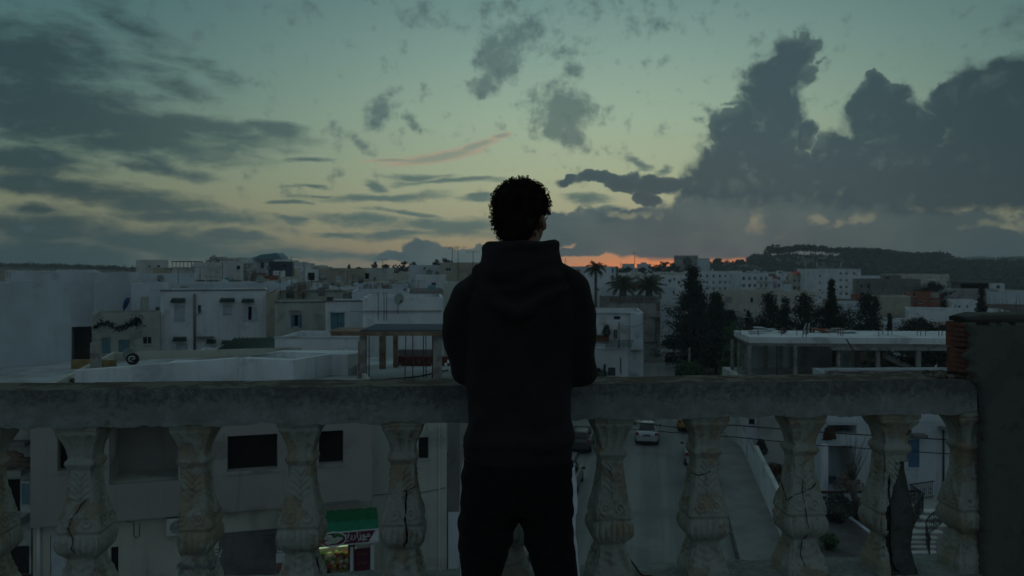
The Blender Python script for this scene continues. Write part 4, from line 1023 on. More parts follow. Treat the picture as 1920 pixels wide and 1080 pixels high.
# right wing, a lighter wall running on a little further back
S2 = House('shop_building_wing', 'pale wing of the shop building with one small dark window', 696, 838, 742, 33.2, 12, M['wing'], R(7), ops=[(785, 820, 803, 860, 'dark')], cat='building', parapet=.4)
S2.part(MB().tube([(S2.u(x), -.03, S2.z(x, y)) for x, y in [(700, 928), (740, 925), (800, 922), (836, 914)]], .012, 5), 'wall_cable', M['iron'])
S2.bx(822, 792, 825, 1120, .05, 'drainpipe', M['pale'])
S3 = House('party_wall_pier', 'narrow grey pier painted white at the foot beside the pale wing', 840, 861, 742, 33.6, 1.5, M['dgrey'], R(3), cat='pier', parapet=.05)
S3.bx(840.4, 960, 860.6, 1120, .03, 'painted_foot', M['white2'])
S4 = House('narrow_house', 'cream sliver of a house behind the standing man', 862, 1010, 752, 36, 8, M['cream'], R(4))
# the yard and dark gate at the far left edge
Y1 = House('left_neighbour', 'pale house at the far left with a dark ground floor opening', -160, 58, 800, 33.5, 9, M['pale'], R(4), ops=[(-60, 900, 38, 962, 'dark'), (-20, 1025, 55, 1110, 'roll', M['iron'])])
Y1.bx(-160, 876, 58, 888, .8, 'balcony_slab', M['pale']); Y1.bx(-160, 965, 58, 980, .9, 'balcony_slab', M['pale']); Y1.bx(-160, 828, 58, 836, .5, 'canopy', M['grey'])
for k, (x, y, w, h) in enumerate([(8, 848, 30, 14), (30, 862, 26, 12), (-10, 866, 30, 12)]):
    mb = MB(); rg = random.Random(k)
    for i in range(14):
        c = at(x + rg.uniform(0, w), y + rg.uniform(0, h), 32.6); mb.ell(c, (rg.uniform(.15, .4), .2, rg.uniform(.06, .14)), 7, 5)
    mb.build('sacks', M['brown'], label=['dark sacks piled on the top balcony of the left house', 'bundle of dark rags beside the piled sacks', 'heap of dark sacks at the left end of the balcony'][k], cat='sacks')
t = thing('air_conditioner', 'white air conditioner hanging beside the dark opening at the far left', 'air conditioner', at(40, 950, 32.9))
MB().box((0, 0, 0), (.34, .35, 1.05)).build('casing', M['frame'], t); MB().box((.02, -.01, .1), (.32, 0, .95)).build('grille', M['teal'], t)
# blue plaque with two lines of worn white writing
u0, u1 = S1.u(87), S1.u(121); z1, z0 = S1.z(87, 953), S1.z(87, 981)
def on_front(s, name, label, cat, u, z, out): 
    p = Vector((s.X0 + u * s.c + out * s.s, s.Y0 + u * s.s - out * s.c, z)); return thing(name, label, cat, p, s.th)
def text(name, body, size, m, parent, loc, w=None, rot=(R(90), 0, 0), ext=.003, font=None, align='CENTER'):
    cu = bpy.data.curves.new(name, 'FONT'); cu.body = body; cu.size = size; cu.align_x = align; cu.align_y = 'CENTER'; cu.extrude = ext; cu.resolution_u = 2; cu.offset = size * .004
    if font: cu.font = font
    cu.materials.append(m); o = bpy.data.objects.new(name, cu); C.objects.link(o); o.parent = parent; o.location = loc; o.rotation_euler = rot
    dg = bpy.context.evaluated_depsgraph_get(); me = bpy.data.meshes.new_from_object(o.evaluated_get(dg)); bpy.data.objects.remove(o)
    n = link(name, me, parent, loc, rot=rot)
    if w and len(me.vertices):
        xs = [v.co.x for v in me.vertices]; k = w / (max(xs) - min(xs))
        for v in me.vertices: v.co.x *= k; v.co.y *= k
    return n
m_txt = mat('sign_white_paint', (0.55, 0.58, 0.60), 0.6, 0.1, 8, 0)
p1 = on_front(S1, 'wall_plaque', 'small blue plaque with two lines of worn white writing beside the door', 'sign', u0, z0, .06)
MB().box((0, 0, 0), (u1 - u0, .03, z1 - z0)).build('panel', mat('plaque_blue', (0.035, 0.035, 0.16), 0.5, 0.2, 6, 0), p1)
m_worn = mat('worn_lettering', (0.14, 0.15, 0.24), 0.8, 0.5, 30, 0)
mb = MB(); rg = random.Random(4); W_, H_ = u1 - u0, z1 - z0
for row, (za, zb, n) in enumerate(((.62, .86, 7), (.36, .52, 5))):      # too worn to read: broken strokes only
    for i in range(n):
        x = W_ * (.08 + .84 * i / n); w = W_ * .84 / n * .62
        for q in range(3):
            a = (x + rg.random() * w, -.003, H_ * (za + (zb - za) * rg.random())); b = (x + rg.random() * w, -.003, H_ * (za + (zb - za) * rg.random())); mb.bar(a, b, .004, .022)
mb.build('worn_writing', m_worn, p1, kind='stuff')
t = on_front(S1, 'air_conditioner', 'square white air conditioner on the shop wall under the taupe storey', 'air conditioner', S1.u(314), S1.z(314, 1001), .30)
mb = MB(); w = S1.u(347) - S1.u(314); h = .62; mb.box((0, 0, 0), (w, .29, h)); mb.build('casing', M['frame'], t)
mb = MB(); cx = w * .60
for q in np.linspace(.04, .24, 6): mb.tube([(cx + q * math.cos(a), -.012, h / 2 + q * math.sin(a)) for a in np.linspace(0, 2 * math.pi, 25)], .012, 4, cap=False)
mb.build('grille', M['frame'], t); MB().tube([(cx, -.004, h / 2), (cx, .002, h / 2)], .25, 24).build('fan_hole', M['dark'], t)
# the shop front: awning, sign, lit counter, poster
u0, u1 = S1.u(522), S1.u(704); zf = lambda py, out: CZ - (py - 500) / 1500 * (S1.Y0 + S1.u(650) * S1.s - out * S1.c)
zt, zm, zs = zf(955, .34), zf(977, .95), zf(996, 1.1)
aw = on_front(S1, 'awning', 'green shop awning over the cheese shop sign', 'awning', u0, 0, 0)
W_ = u1 - u0; mb = MB(); mg = mat('awning_green', (0.012, 0.17, 0.085), 0.8, 0.12, 3, 0.2); mg2 = mat('awning_green_dark', (0.010, 0.11, 0.045), 0.8, 0.12, 3, 0.2)
n = 30
for i in range(n):
    a, b = W_ * i / n, W_ * (i + 1) / n; sa, sb = .02 * math.sin(i * 2.1), .02 * math.sin((i + 1) * 2.1)
    mb.add([(a, -.34, zt + sa), (b, -.34, zt + sb), (b, -.95, zm + sb), (a, -.95, zm + sa)], [(0, 3, 2, 1)], True, 1)
    mb.add([(a, -.95, zm + sa), (b, -.95, zm + sb), (b, -1.10, zs), (a, -1.10, zs)], [(0, 3, 2, 1)], True, 0)
mb.build('canopy', [mg, mg2], aw)
sb = on_front(S1, 'shop_sign', 'dark red shop sign with white Arabic lettering and a plate of white cheese', 'sign', u0, 0, 0)
hh = zf(998, 1.1) - zf(1021, 1.1)
mred = mat('sign_dark_red', (0.085, 0.014, 0.035), 0.5, 0.1, 3, 0)
z1_, z0_ = zs - .02, zs - .02 - hh; xr = W_
mb = MB(); mb.box((0, -1.10, z0_), (xr, -1.05, z1_)); mb.build('board', mred, sb)
mb = MB(); mb.box((-.01, -1.112, z1_ - .012), (xr + .01, -1.045, z1_ + .03)); mb.box((-.01, -1.112, z0_ - .03), (xr + .01, -1.045, z0_ + .005)); mb.build('rim', m_txt, sb)
MB().prism([(0, 0)] * 3, 0, 0) if False else None
mb = MB(); a = xr * .895; mb.add([(a, -1.106, z0_ + .02), (xr, -1.106, z0_ + .02), (xr, -1.106, z1_ - .03), (a + .26, -1.106, z1_ - .03)], [(0, 1, 2, 3)]); mb.build('white_corner', m_txt, sb)
pc = (xr * .535, z0_ + hh * .48)
mb = MB(); mb.tube([(pc[0] + .48 * math.cos(q), -1.112, pc[1] + .27 * math.sin(q)) for q in np.linspace(0, 2 * math.pi, 33)], .022, 6, cap=False); mb.build('plate', m_txt, sb)
mb = MB()
for (x, z, a_, b_) in ((-.20, .10, .20, .10), (.05, -.05, .22, .11), (.23, .02, .14, .09), (-.15, -.10, .18, .08)): mb.ell((pc[0] + x, -1.112, pc[1] + z), (a_, .012, b_), 16, 8)
mb.build('cheese', mat('cheese_print', (0.36, 0.40, 0.36), 0.7, 0.2, 8, 0), sb)
mb = MB()
for (x, z) in ((.14, .17), (.22, .14), (.30, .10), (.08, .13)): mb.ell((pc[0] + x, -1.118, pc[1] + z), (.08, .01, .05), 8, 6)
mb.build('leaf_garnish', mat('print_green', (0.03, 0.14, 0.04), 0.7, 0, bump=0), sb)
MB().ell((pc[0] - .33, -1.118, pc[1] - .12), (.07, .012, .06), 10, 6).build('tomato', M['red'], sb)
AR1 = '\uFEFC\uFEF3\uFEAD\uFE8D\uFEAF\uFEEE\uFEE3'; AR2 = '\uFEAE\uFEEB\uFEEE\uFE9F'
text('lettering', AR1, .40, m_txt, sb, (xr * .785, -1.108, z0_ + hh * .66), w=.92)
text('lettering', AR2, .20, m_txt, sb, (xr * .835, -1.108, z0_ + hh * .32), w=.36)
MB().box((xr * .665, -1.109, z0_ + hh * .22), (xr * .70, -1.107, z0_ + hh * .27)).build('small_mark', m_txt, sb)
# poster and white posts
pz1, pz0 = S1.z(680, 1027), .15
ps = on_front(S1, 'poster', 'tall dark red poster with yellow lettering beside the lit counter', 'poster', S1.u(664), 0, 0)
w = S1.u(693) - S1.u(664); MB().box((0, -.10, pz0), (w, -.06, pz1)).build('panel', mred, ps)
my = mat('poster_yellow', (0.22, 0.15, 0.06), 0.7, 0.2, 8, 0)
text('lettering', AR2, .3, my, ps, (w / 2, -.104, pz1 - .52), w=w * .62); text('lettering', '\uFEFC\uFEF3\uFEAD\uFE8D\uFEAF\uFEEE\uFEE3', .2, my, ps, (w / 2, -.104, pz1 - .18), w=w * .66)
mb = MB(); rg = random.Random(8)
for i in range(9): mb.ell((w * rg.uniform(.2, .85), -.105, pz1 - rg.uniform(.95, 1.35)), (.07, .006, .05), 8, 5)
mb.build('food_print', mat('print_orange', (0.16, 0.075, 0.03), 0.7, 0.3, 8, 0), ps)
for k, (a, b) in enumerate(((656, 662), (694, 701))):
    o = on_front(S1, 'door_post', ['white post between the lit counter and the poster', 'white post to the right of the poster'][k], 'post', S1.u(a), 0, 0)
    MB().box((0, -.14, 0), (S1.u(b) - S1.u(a), -.03, S1.z(660, 1024))).build('post', m_txt, o)
ct = on_front(S1, 'cheese_counter', 'lit counter of the cheese shop heaped with goods', 'shop counter', S1.u(532), 0, 0)
w = S1.u(655) - S1.u(532); MB().box((.9, -.35, .0), (w, .5, 1.02)).build('counter', M['grey'], ct)
MB().box((.9, -.40, 1.03), (w, .55, 1.09)).build('counter_top', m_txt, ct)
rg = random.Random(2); gm = [mat('goods_green', (0.10, 0.22, 0.05), 0.6, 0.2, 9, 0), mat('goods_yellow', (0.32, 0.25, 0.07), 0.6, 0.2, 9, 0), mat('goods_white', (0.35, 0.36, 0.28), 0.6, 0.2, 9, 0), mat('goods_red', (0.28, 0.04, 0.03), 0.6, 0.2, 9, 0)]
for q in range(4):
    mb = MB()
    for i in range(26): mb.ell((rg.uniform(.95, w - .05), rg.uniform(.0, .5), 1.12 + rg.choice([0, .22, .44, .66]) + rg.uniform(0, .08)), (.09, .08, .08), 8, 6)
    mb.build('goods', gm[q], ct, kind='stuff')
MB().box((.9, .56, 1.08), (w, .60, 2.1)).build('shelf_back', M['beige'], ct)
lp = on_front(S1, 'shop_lamp', 'greenish tube lamp glowing under the shop sign', 'lamp', S1.u(536), 0, 0)
mtube = mat('lit_tube', (0.6, 0.9, 0.4), 0.5, 0, bump=0, emit=(0.60, 0.85, 0.42, 0.55))
ztub = S1.z(600, 1031); MB().tube([(.05, .25, ztub), (w * .95, .25, ztub)], .04, 8).build('tube', mtube, lp)
ld = bpy.data.lights.new('shop_light', 'AREA'); ld.shape = 'RECTANGLE'; ld.size = 3.0; ld.size_y = .12; ld.energy = 1.5; ld.color = (.9, 1.0, .62)
lo = bpy.data.objects.new('shop_light', ld); C.objects.link(lo); lo.parent = lp; lo.location = (w / 2, .2, ztub - .08)
# product posters left of the counter
for k in range(3):
    zt_ = S1.z(525, 1036 + 18 * k); o = on_front(S1, 'price_board', ['white price board above two product pictures left of the counter', 'upper product picture left of the counter', 'lower product picture left of the counter'][k], 'board', S1.u(517.5), 0, 0)
    MB().box((0, -.08, zt_ - .36), (.42, -.04, zt_)).build('panel', [m_txt, mat('product_print', (0.22, 0.12, 0.10), 0.7, 0.5, 7, 0), mat('product_print_b', (0.20, 0.14, 0.12), 0.7, 0.5, 5, 0)][k], o)
# a woman at the counter
wp = thing('person', 'woman in black headscarf and purple skirt standing at the lit counter', 'person', (0, 0, 0), S1.th)
cw = on_front(S1, 'x', 'x', 'x', S1.u(612), 0, .75).location.copy(); bpy.data.objects.remove([o for o in C.objects if o.name.startswith('x')][0])
wp.location = cw
mbl = mat('black_cloth', (0.012, 0.013, 0.016), 0.9, 0.3, 4, 0.2); mpu = mat('purple_cloth', (0.045, 0.012, 0.06), 0.9, 0.3, 4, 0.2)
mb = MB(); mb.ell((0, 0, 1.53), (.085, .10, .12)); mb.ell((0, .07, 1.50), (.05, .05, .07)); chain(mb, [(0, 0, 1.45), (0, 0, 1.35)], [.05, .07]); ringloft(mb, [(.85, 0, 0, .17, .13), (1.05, 0, 0, .14, .11), (1.25, 0, 0, .17, .11), (1.38, 0, 0, .15, .09), (1.42, 0, 0, .07, .06)])
for sx in (-1, 1):
    chain(mb, [(sx * .16, 0, 1.34), (sx * .21, .02, 1.10), (sx * .15, .22, 1.08)], [.05, .042, .028], .4); chain(mb, [(sx * .15, .22, 1.08), (sx * .13, .30, 1.08)], [.026, .03])
    for f in range(4): chain(mb, [(sx * (.15 - .014 * f), .31, 1.085), (sx * (.145 - .012 * f), .37, 1.07)], [.010, .008], .6)
    chain(mb, [(sx * .11, .30, 1.08), (sx * .085, .34, 1.09)], [.011, .009], .6); chain(mb, [(sx * .08, 0, .85), (sx * .07, .02, .5), (sx * .07, .03, .08), (sx * .08, -.12 + .22, .04)], [.08, .06, .04, .035], .5)
remesh(mb, 'body', mbl, wp, .014, 2)
mb = MB(); mb.ell((0, -.02, 1.55), (.115, .13, .15)); mb.ell((0, -.04, 1.40), (.15, .12, .10)); remesh(mb, 'headscarf', mbl, wp, .014, 2)
mb = MB(); ringloft(mb, [(.10, 0, 0, .24, .20), (.50, 0, 0, .21, .18), (.92, .0, 0, .185, .15), (1.0, 0, 0, .15, .12)]); mb.build('skirt', mpu, wp)

# ------------------------------------------------------------------ white roofs in the middle distance, left
ZD = 8.2
def gp(px, py, z): Y = (CZ - z) * 1500 / (py - 500); return ((px - 960) / 1500 * Y, Y)
# raised white block with a light well, standing on the shop building's roof
zt = 9.15; out = [gp(448, 671.5, zt), gp(550, 675, zt), gp(588, 669, zt), gp(622, 664, zt), gp(652, 664.5, zt), gp(672, 662, zt), gp(680, 657, zt), gp(530, 657, zt)]
well = [gp(462, 668.5, zt), gp(550, 673, zt), gp(618, 662.5, zt), gp(532, 659, zt)]
rb = thing('roof_block', 'low white roof block with a sunken light well beside the concrete pergola', 'roof block', (0, 0, ZD))
me = bpy.data.meshes.new('wall'); bm = bmesh.new()
vo = [bm.verts.new((x, y, zt - ZD)) for x, y in out]; vi = [bm.verts.new((x, y, zt - ZD)) for x, y in well]
eo = [bm.edges.new((vo[i], vo[(i + 1) % len(vo)])) for i in range(len(vo))]; ei = [bm.edges.new((vi[i], vi[(i + 1) % 4])) for i in range(4)]
bmesh.ops.triangle_fill(bm, edges=eo + ei, use_beauty=True)
for ring, zz in ((vo, 0.0), (vi, .1)):
    low = [bm.verts.new((v.co.x, v.co.y, zz)) for v in ring]
    for i in range(len(ring)): j = (i + 1) % len(ring); bm.faces.new((ring[i], ring[j], low[j], low[i]))
    if zz: bm.faces.new(low)
bmesh.ops.recalc_face_normals(bm, faces=bm.faces[:]); bm.to_mesh(me); bm.free(); me.materials.append(M['white']); link('wall', me, rb)
A_, B_ = gp(140, 695, zt), gp(446, 671.5, zt); MB().prism([A_, B_, (B_[0] - .12, B_[1] + .3), (A_[0] - .12, A_[1] + .3)], 0, zt - ZD).build('parapet', M['white'], rb)
mb = MB(); c = gp(350, 700, ZD); mb.box((c[0] - .6, c[1] - .4, 0), (c[0] + 1.6, c[1] + .6, .46)); mb.box((c[0] - .75, c[1] - .5, .46), (c[0] + .9, c[1] + .65, .52)); mb.build('skylight', M['white'], rb)
mb = MB(); c = gp(562, 697, ZD + .1); mb.box((c[0] - .3, c[1] - .3, 0), (c[0] + .75, c[1] + .5, .5)); mb.box((c[0] - .4, c[1] - .4, .5), (c[0] + .85, c[1] + .6, .56)); mb.build('vent_box', M['white'], rb)
rd = thing('flat_roof', 'wide pale flat roof of the shop building seen just over the handrail', 'roof', (0, 0, 0))
MB().prism([(-20.5, 28.5), (-6.0, 33.6), (-2.2, 34.2), (-1.6, 43.0), (-26, 40.5)], ZD - .3, ZD).build('deck', M['deck'], rd)
# grey post, leaning dishes and yellow beam
o = thing('roof_post', 'bare grey concrete post rising from the white roof at the left', 'post', at(180, 760, 31)); c = at(173, 642, 31); MB().box((-.15, -.15, 0), (.145, .15, c.z - at(180, 760, 31).z)).build('post', M['concrete'], o)
dish('faint round dish standing low behind the handrail near the grey post', 252, 715, 32.5, 17, 10, 25, mast=.1)
dish('narrow dish turned aside between the grey post and the round dish', 204, 712, 32.5, 13, 62, 25, mast=.1)
dish('dish lying back low on the roof to the left of the grey post', 150, 718, 32.5, 17, -20, 40, mast=.1)
dw = dish('white dish with a thick black ring and black swirl painted on it', 249, 672, 39, 11.5, 20, 20, m=M['iron'], mast=.3)
c = at(249, 672, 38.7); mb = MB(); mb.tube([(0, 0, 0), (0, .02, 0)], .185, 24); 
t = MB(); t.tube([Vector((.13 * math.cos(a) * 1.15, -.10, .17 * math.sin(a) * .8)) for a in np.linspace(.6, 5.0, 18)], .028, 6); t.bar((-.02, -.1, 0), (.13, -.1, .02), .05); 
dd = [o for o in dw.children if o.name.startswith('dish')][0]
mt = t.build('painted_swirl', M['pale'], dw, (0, -.20, .3 + 11.5 / 1500 * 39)); 
dish('second pale dish just behind the black ringed one', 242, 662, 41, 11, 30, 20, mast=.3)
p0, p1, p2, p3 = at(133, 676, 44), at(213, 672, 43), at(213, 684, 43), at(133, 695, 44)
MB().box((0, 0, 0), (2.0, .3, .42)).build('timber_beam', mat('yellow_timber', (0.22, 0.165, 0.07), 0.9, 0.3, 2, 0.3), None, (at(133, 692, 37.5).x, 37.5, 8.2), label='long yellowish timber beam lying beside the blank white house', cat='beam')
# roof railing
rl = thing('roof_railing', 'thin rusty railing with posts along the low roof edge', 'railing', at(285, 684, 46))
o0 = at(285, 684, 46); pts = [at(x, y, 46) - o0 for x, y in ((285, 671), (305, 673), (345, 674), (368, 676))]
for i, p in enumerate(pts): MB().bar((p.x, 0, -.3), (p.x, 0, p.z + .06), .05).build('rail_post', M['rust'], rl)
MB().tube(pts, .022, 5).build('top_rail', M['rust'], rl)

# concrete pergola on the shop roof
YP = 33.0; pg = thing('concrete_pergola', 'unfinished grey concrete frame with square columns and a thin roof slab', 'concrete frame', (0, YP, ZD))
def pbox(px0, py0, px1, py1, y0, y1, name, m, Y=YP, label=None):
    a, b = at(px0, py0, Y), at(px1, py1, Y); return MB().box((a.x, y0, b.z - ZD), (b.x, y1, a.z - ZD)).build(name, m, pg, label=label)
pbox(676, 619, 905, 622, 0.0, 3.6, 'roof_slab', M['slate']); 
pbox(622, 621.5, 905, 629, -.18, .05, 'front_beam', M['wood']); 
pbox(620, 619.5, 676, 623, -.25, 1.6, 'plank', M['wood'])
for k, x in enumerate((684, 700, 719, 748, 780, 802, 815, 845)): pbox(x, 622.3, x + (9 if k % 2 else 13), 625, -.10, 3.4, 'joist', M['wood'])
pbox(677, 607, 683, 715, .0, .3, 'column_cast', M['iron']) if False else None
for (x0, x1, dy, m) in ((674, 685.5, 0, M['concrete']), (812, 828, 0, M['concrete']), (850, 866, 0, M['concrete'])): pbox(x0, 629, x1, 722, dy, dy + .3, 'column', m)
for (x0, x1, Y) in ((711, 722, 37.5), (737, 745, 38.0)):
    a, b = at(x0, 622, Y), at(x1, 704, Y); MB().box((a.x, Y - YP, 0), (b.x, Y - YP + .3, a.z - ZD)).build('column', M['wood'], pg)
for x, t_ in ((692, 0), (761, -1.5), (774, 0), (794, 0), (798.5, .5), (811, 0)):
    a = at(x, 629, YP + .4); MB().tube([(a.x, .4, a.z - ZD), (a.x + t_ * .03, .4, 0)], .022, 6).build('steel_prop', M['rust'], pg)
MB().box((at(671, 0, YP).x, .05, 0), (at(673.5, 0, YP).x, .3, at(0, 640, YP).z - ZD)).build('board_prop', M['wood'], pg)
o = House('low_grey_wall', 'low dark grey wall with reddish blocks seen through the pergola', 741, 812, 656, 39, .3, M['dgrey'], R(2), base=ZD, parapet=.02, cat='wall')
mb = MB(); rg = random.Random(9)
for i in range(26):
    for j in range(3):
        if rg.random() < .8: mb.box((i * .13 - .02, -.3 - rg.random() * .05, j * .16), (i * .13 + .10, -.15, j * .16 + .14))
mb.build('brick_pile', mat('dull_red_block', (0.12, 0.03, 0.03), 0.9, 0.4, 6, 0.3), None, (at(745, 0, 38.9).x, 38.9, ZD), label='stack of dull red blocks under the pergola', cat='bricks', kind='stuff')
cable('roof_hose', 'thin dark hose trailing over the roof under the pergola', [at(690, 715, 33.4), at(785, 706, 33.8), at(840, 694, 34.2)], .035)
# ------------------------------------------------------------------ houses of the town, nearest first
def H(*a, **k): return House(*a, **k)
# left side ---------------------------------------------------------
H('house', 'blank windowless pale blue wall filling the left edge of the town', -60, 133, 532.5, 40.5, 6, M['wblue'], R(55), ref=133, parapet=.1)
h = H('house', 'tall blank bluish house behind the windowless wall with a dark open lower floor', 20, 176, 510, 62, 8, M['white2'], 0, ops=[(134, 613, 172, 682, 'cave', M['brown'])])  # brown sheet at the back paints the shade of the open room
h = H('house', 'tall plain bluish house with a closed blue parasol leaning on it', 176, 246, 512, 60.5, 9, M['wblue'], 0)
c = at(237, 583, 59.5); o = thing('closed_parasol', 'closed navy blue parasol leaning on the bluish wall', 'parasol', (c.x, c.y, c.z))
MB().loft([[Vector((math.cos(a) * r + dxx, math.sin(a) * r, z)) for a in np.linspace(0, 2 * math.pi, 12, endpoint=False)] for z, r, dxx in ((0.0, .02, -.2), (.35, .16, -.1), (.7, .20, .02), (.95, .14, .12), (1.0, .03, .14))]).build('canopy', M['navy'], o)
h = H('house', 'stepped bluish house wall with a patched grey square', 246, 306, 532, 60, 8, M['white2'], 0, ops=[(264, 557, 279, 580, 'shut', M['green']), (292, 576, 299, 586, 'dark', M['slate'])])
h = H('house', 'low old house with crumbling plaster and weeds along its wall', 172, 300, 588, 56, 3.5, M['green'], 0, ops=[(191, 634, 207, 663, 'shut', M['teal']), (222, 637, 243, 668, 'shut', M['teal']), (267, 631, 285, 646, 'win')])
mb = MB(); rg = random.Random(6)
for i in range(620):
    t = rg.random(); px = 176 + 82 * t; py = 611 + 5 * math.sin(px * .12) + rg.gauss(0, 3.0)
    if rg.random() < .25: px, py = rg.gauss(255, 7), rg.gauss(603, 4)
    c = at(px, py, 55.9 - rg.random() * .25); s_ = rg.uniform(.04, .10); n = Vector((rg.uniform(-1, 1), rg.uniform(-1, 0), rg.uniform(-1, 1))).normalized(); u = n.orthogonal().normalized() * s_; v = n.cross(u)
    mb.add([c - u - v, c + u - v, c + v], [(0, 1, 2)])
mb.build('wall_weeds', M['leaf2'], label='dark weeds growing in a line along the crumbling wall', cat='weeds', kind='stuff')
h = H('house', 'long two storey whitewashed house with green tiled window hoods', 301, 499, 546, 58, 8, M['white'], 0, cap=M['dgrey'], ops=[
    (327, 573, 346, 600, 'shut'), (330, 645, 352, 671, 'shut'), (371, 572, 377, 587, 'dark', M['slate']), (419, 573, 434, 588, 'shut'), (465.5, 575, 472, 600, 'dark'), (396, 650, 406, 660, 'dark')])
for a in ((322, 347, 560, 6), (413, 440, 560, 5), (454, 476, 561, 5), (325, 350, 633, 5), (388, 405, 638, 4), (416, 432, 639, 4)): h.hood(*a)
for a in ((455, 575, 465, 601), (473, 575, 482, 601)): h.bx(*a, .06, 'shutter_leaf', M['wshut'])
h.pipe(365, 551, 674, .09); h.bx(370, 631, 402, 633, .5, 'shelf', M['dgrey']); h.bx(440, 640, 487, 647, .3, 'awning_box', M['iron'])
h = H('house', 'narrow yellowish end wall beside the long white house', 499, 517, 549, 59.5, 8, M['beige'], 0)
h = H('house', 'mottled cream house with blue shutters folded open at its window', 515, 612, 568, 54, 5, M['green'], 0, cap=M['dgrey'], ops=[(552, 591, 559, 612, 'dark')])
for a in ((546, 590, 552, 614), (560, 590, 566, 614)): h.bx(*a, .06, 'shutter_leaf', M['blue'])
h.bx(543, 581.5, 564, 583.5, .35, 'lintel', M['concrete'])
h = H('house', 'grey white house with a tall pair of teal doors', 610, 679, 566, 53.5, 5, M['white'], 0, cap=M['dgrey'], ops=[(620, 586, 646, 624, 'shut', M['teal'])])
h.bx(617, 583, 649, 586, .15, 'lintel', M['pale'])
h = H('house', 'plain white house wall directly above the pergola slab', 680, 831, 558, 48, 6, M['white'], 0, parapet=.3); h.bx(657, 582.5, 828, 584.5, .12, 'ledge', M['grey'])
for k, x in enumerate((702, 713, 718)): aerial(['pair of bare rods at the left over the plain white wall', 'left of two close rods over the plain white wall', 'right of two close rods over the plain white wall'][k], x + 7, 548, 601, 47.6, els=0)
H('house', 'low bluish roof building behind the plain white wall', 660, 768, 546, 58, 6, M['white2'], 0, ops=[(704, 551, 709, 556, 'dark')])
H('house', 'white terrace wall with a ledge seen above the pergola beam', 515, 680, 634, 43.5, 5, M['white'], R(-2), parapet=.25, cap=M['deck'])
H('house', 'white lean to below the long house with brown roof edges', 368, 500, 664, 49, 4, M['white'], 0, parapet=.1)
mb = MB(); a = at(400, 657, 48); mb.add([(0, 0, 0), (4.6, 0, .15), (4.9, 2.4, .75), (.6, 2.2, .6), (0, 0, -.12), (4.6, 0, .03), (4.9, 2.4, .63), (.6, 2.2, .48)], [(0, 1, 2, 3), (7, 6, 5, 4), (0, 4, 5, 1), (1, 5, 6, 2), (3, 2, 6, 7), (0, 3, 7, 4)])
for i in range(18): mb.tube([(.15 + i * .25, -.02, .06), (.6 + i * .24, 2.2, .66)], .05, 5)
mb.build('tiled_roof', M['dhood'], None, (a.x, a.y, a.z - .1), label='dark tiled lean-to roof in front of the long white house', cat='roof')
h = H('house', 'brownish parapet terrace to the left of the standing man', 762, 832, 543, 62, 5, M['taupe'], 0, parapet=.2)
h = H('house', 'white roof cabin with one dark doorway', 779, 836, 516, 72, 5, M['white'], 0, ops=[(809, 530, 817, 542, 'door', M['iron'])])
h = H('house', 'bluish white cube house with dishes on its front', 767, 826, 497, 88, 8, M['white2'], 0, ops=[(794, 501.5, 798, 504, 'dark')])
h = H('house', 'beige house with an open window behind the two aerials', 825, 905, 492, 80, 9, M['beige'], 0, ops=[(835, 502, 846, 508.5, 'win')])
h = H('house', 'tall greenish white house touching the shoulder of the standing man', 831, 905, 530, 56, 6, M['wing'], 0)
h = H('house', 'wide mustard beige block with slim white shutters', 596, 683, 504, 108, 9, M['beige'], 0, ops=[(601, 516, 611, 522, 'shut'), (629, 516, 640, 537, 'shut')]); h.bx(600, 520.5, 612, 522, .3, 'ledge', M['grey'])
h = H('house', 'pale flats with two open loggias beside the mustard block', 572, 597, 505, 107, 9, M['white'], 0, ops=[(577, 511, 590, 526, 'loggia', M['dgrey']), (577, 532, 590, 540, 'loggia', M['dgrey'])])
h = H('house', 'small grey house with a dark open corner on its left', 683, 738, 504, 118, 8, M['pale'], 0, ops=[(684, 512, 692, 523, 'dark')])
H('house', 'long low beige wall under the small grey house', 683, 744, 525, 98, 5, M['beige'], 0)
H('house', 'cream cube house below the dark trees', 737, 777, 513, 104, 7, M['cream'], 0)
H('house', 'low white roof with a lone black vent', 735, 765, 534, 84, 6, M['white2'], 0)
H('house', 'white parapet strip under the mustard block', 583, 672, 538, 84, 6, M['white'], 0)
H('house', 'greenish grey stained roof wall with round dishes before it', 499, 645, 547.5, 66, 7, M['green'], 0, cap=M['dgrey'])
H('house', 'white upper wall behind the long two storey house', 243, 545, 532, 70, 8, M['white2'], 0, parapet=.2)
H('house', 'long white wall with roof railings on the far left rooftops', 176, 365, 514, 84, 8, M['white2'], 0)
h = H('house', 'tall pale tower house with two small blue windows', 255, 309, 487, 138, 9, M['pale'], 0, ops=[(279, 497.5, 282, 500.5, 'dark', M['navy']), (295, 497, 300, 501, 'dark', M['navy'])])
H('house', 'low beige house in front of the tall pale tower', 287, 326, 502, 132, 8, M['beige'], 0)
h = H('house', 'pale house carrying an open railed roof frame', 323, 368, 501, 120, 8, M['pale'], 0)
f = thing('roof_frame', 'thin open pergola frame on the pale roof', 'pergola', at(323, 502, 120)); W_ = at(366, 502, 120).x - at(323, 502, 120).x
for i in range(7): MB().bar((W_ * i / 6, 0, 0), (W_ * i / 6, 0, .85), .07).build('post', M['iron'], f)
MB().box((-.1, -.1, .86), (W_ + .1, 3, 1.0)).build('top_slab', M['iron'], f)
h = H('house', 'wide pale terrace house crowned by a row of planters', 365, 452, 492, 112, 8, M['pale'], 0, ops=[(444, 498, 450, 505, 'dark')])
H('house', 'low pale wall that carries the row of planters', 362, 466, 529, 86, 5, M['pale'], 0, parapet=.15)
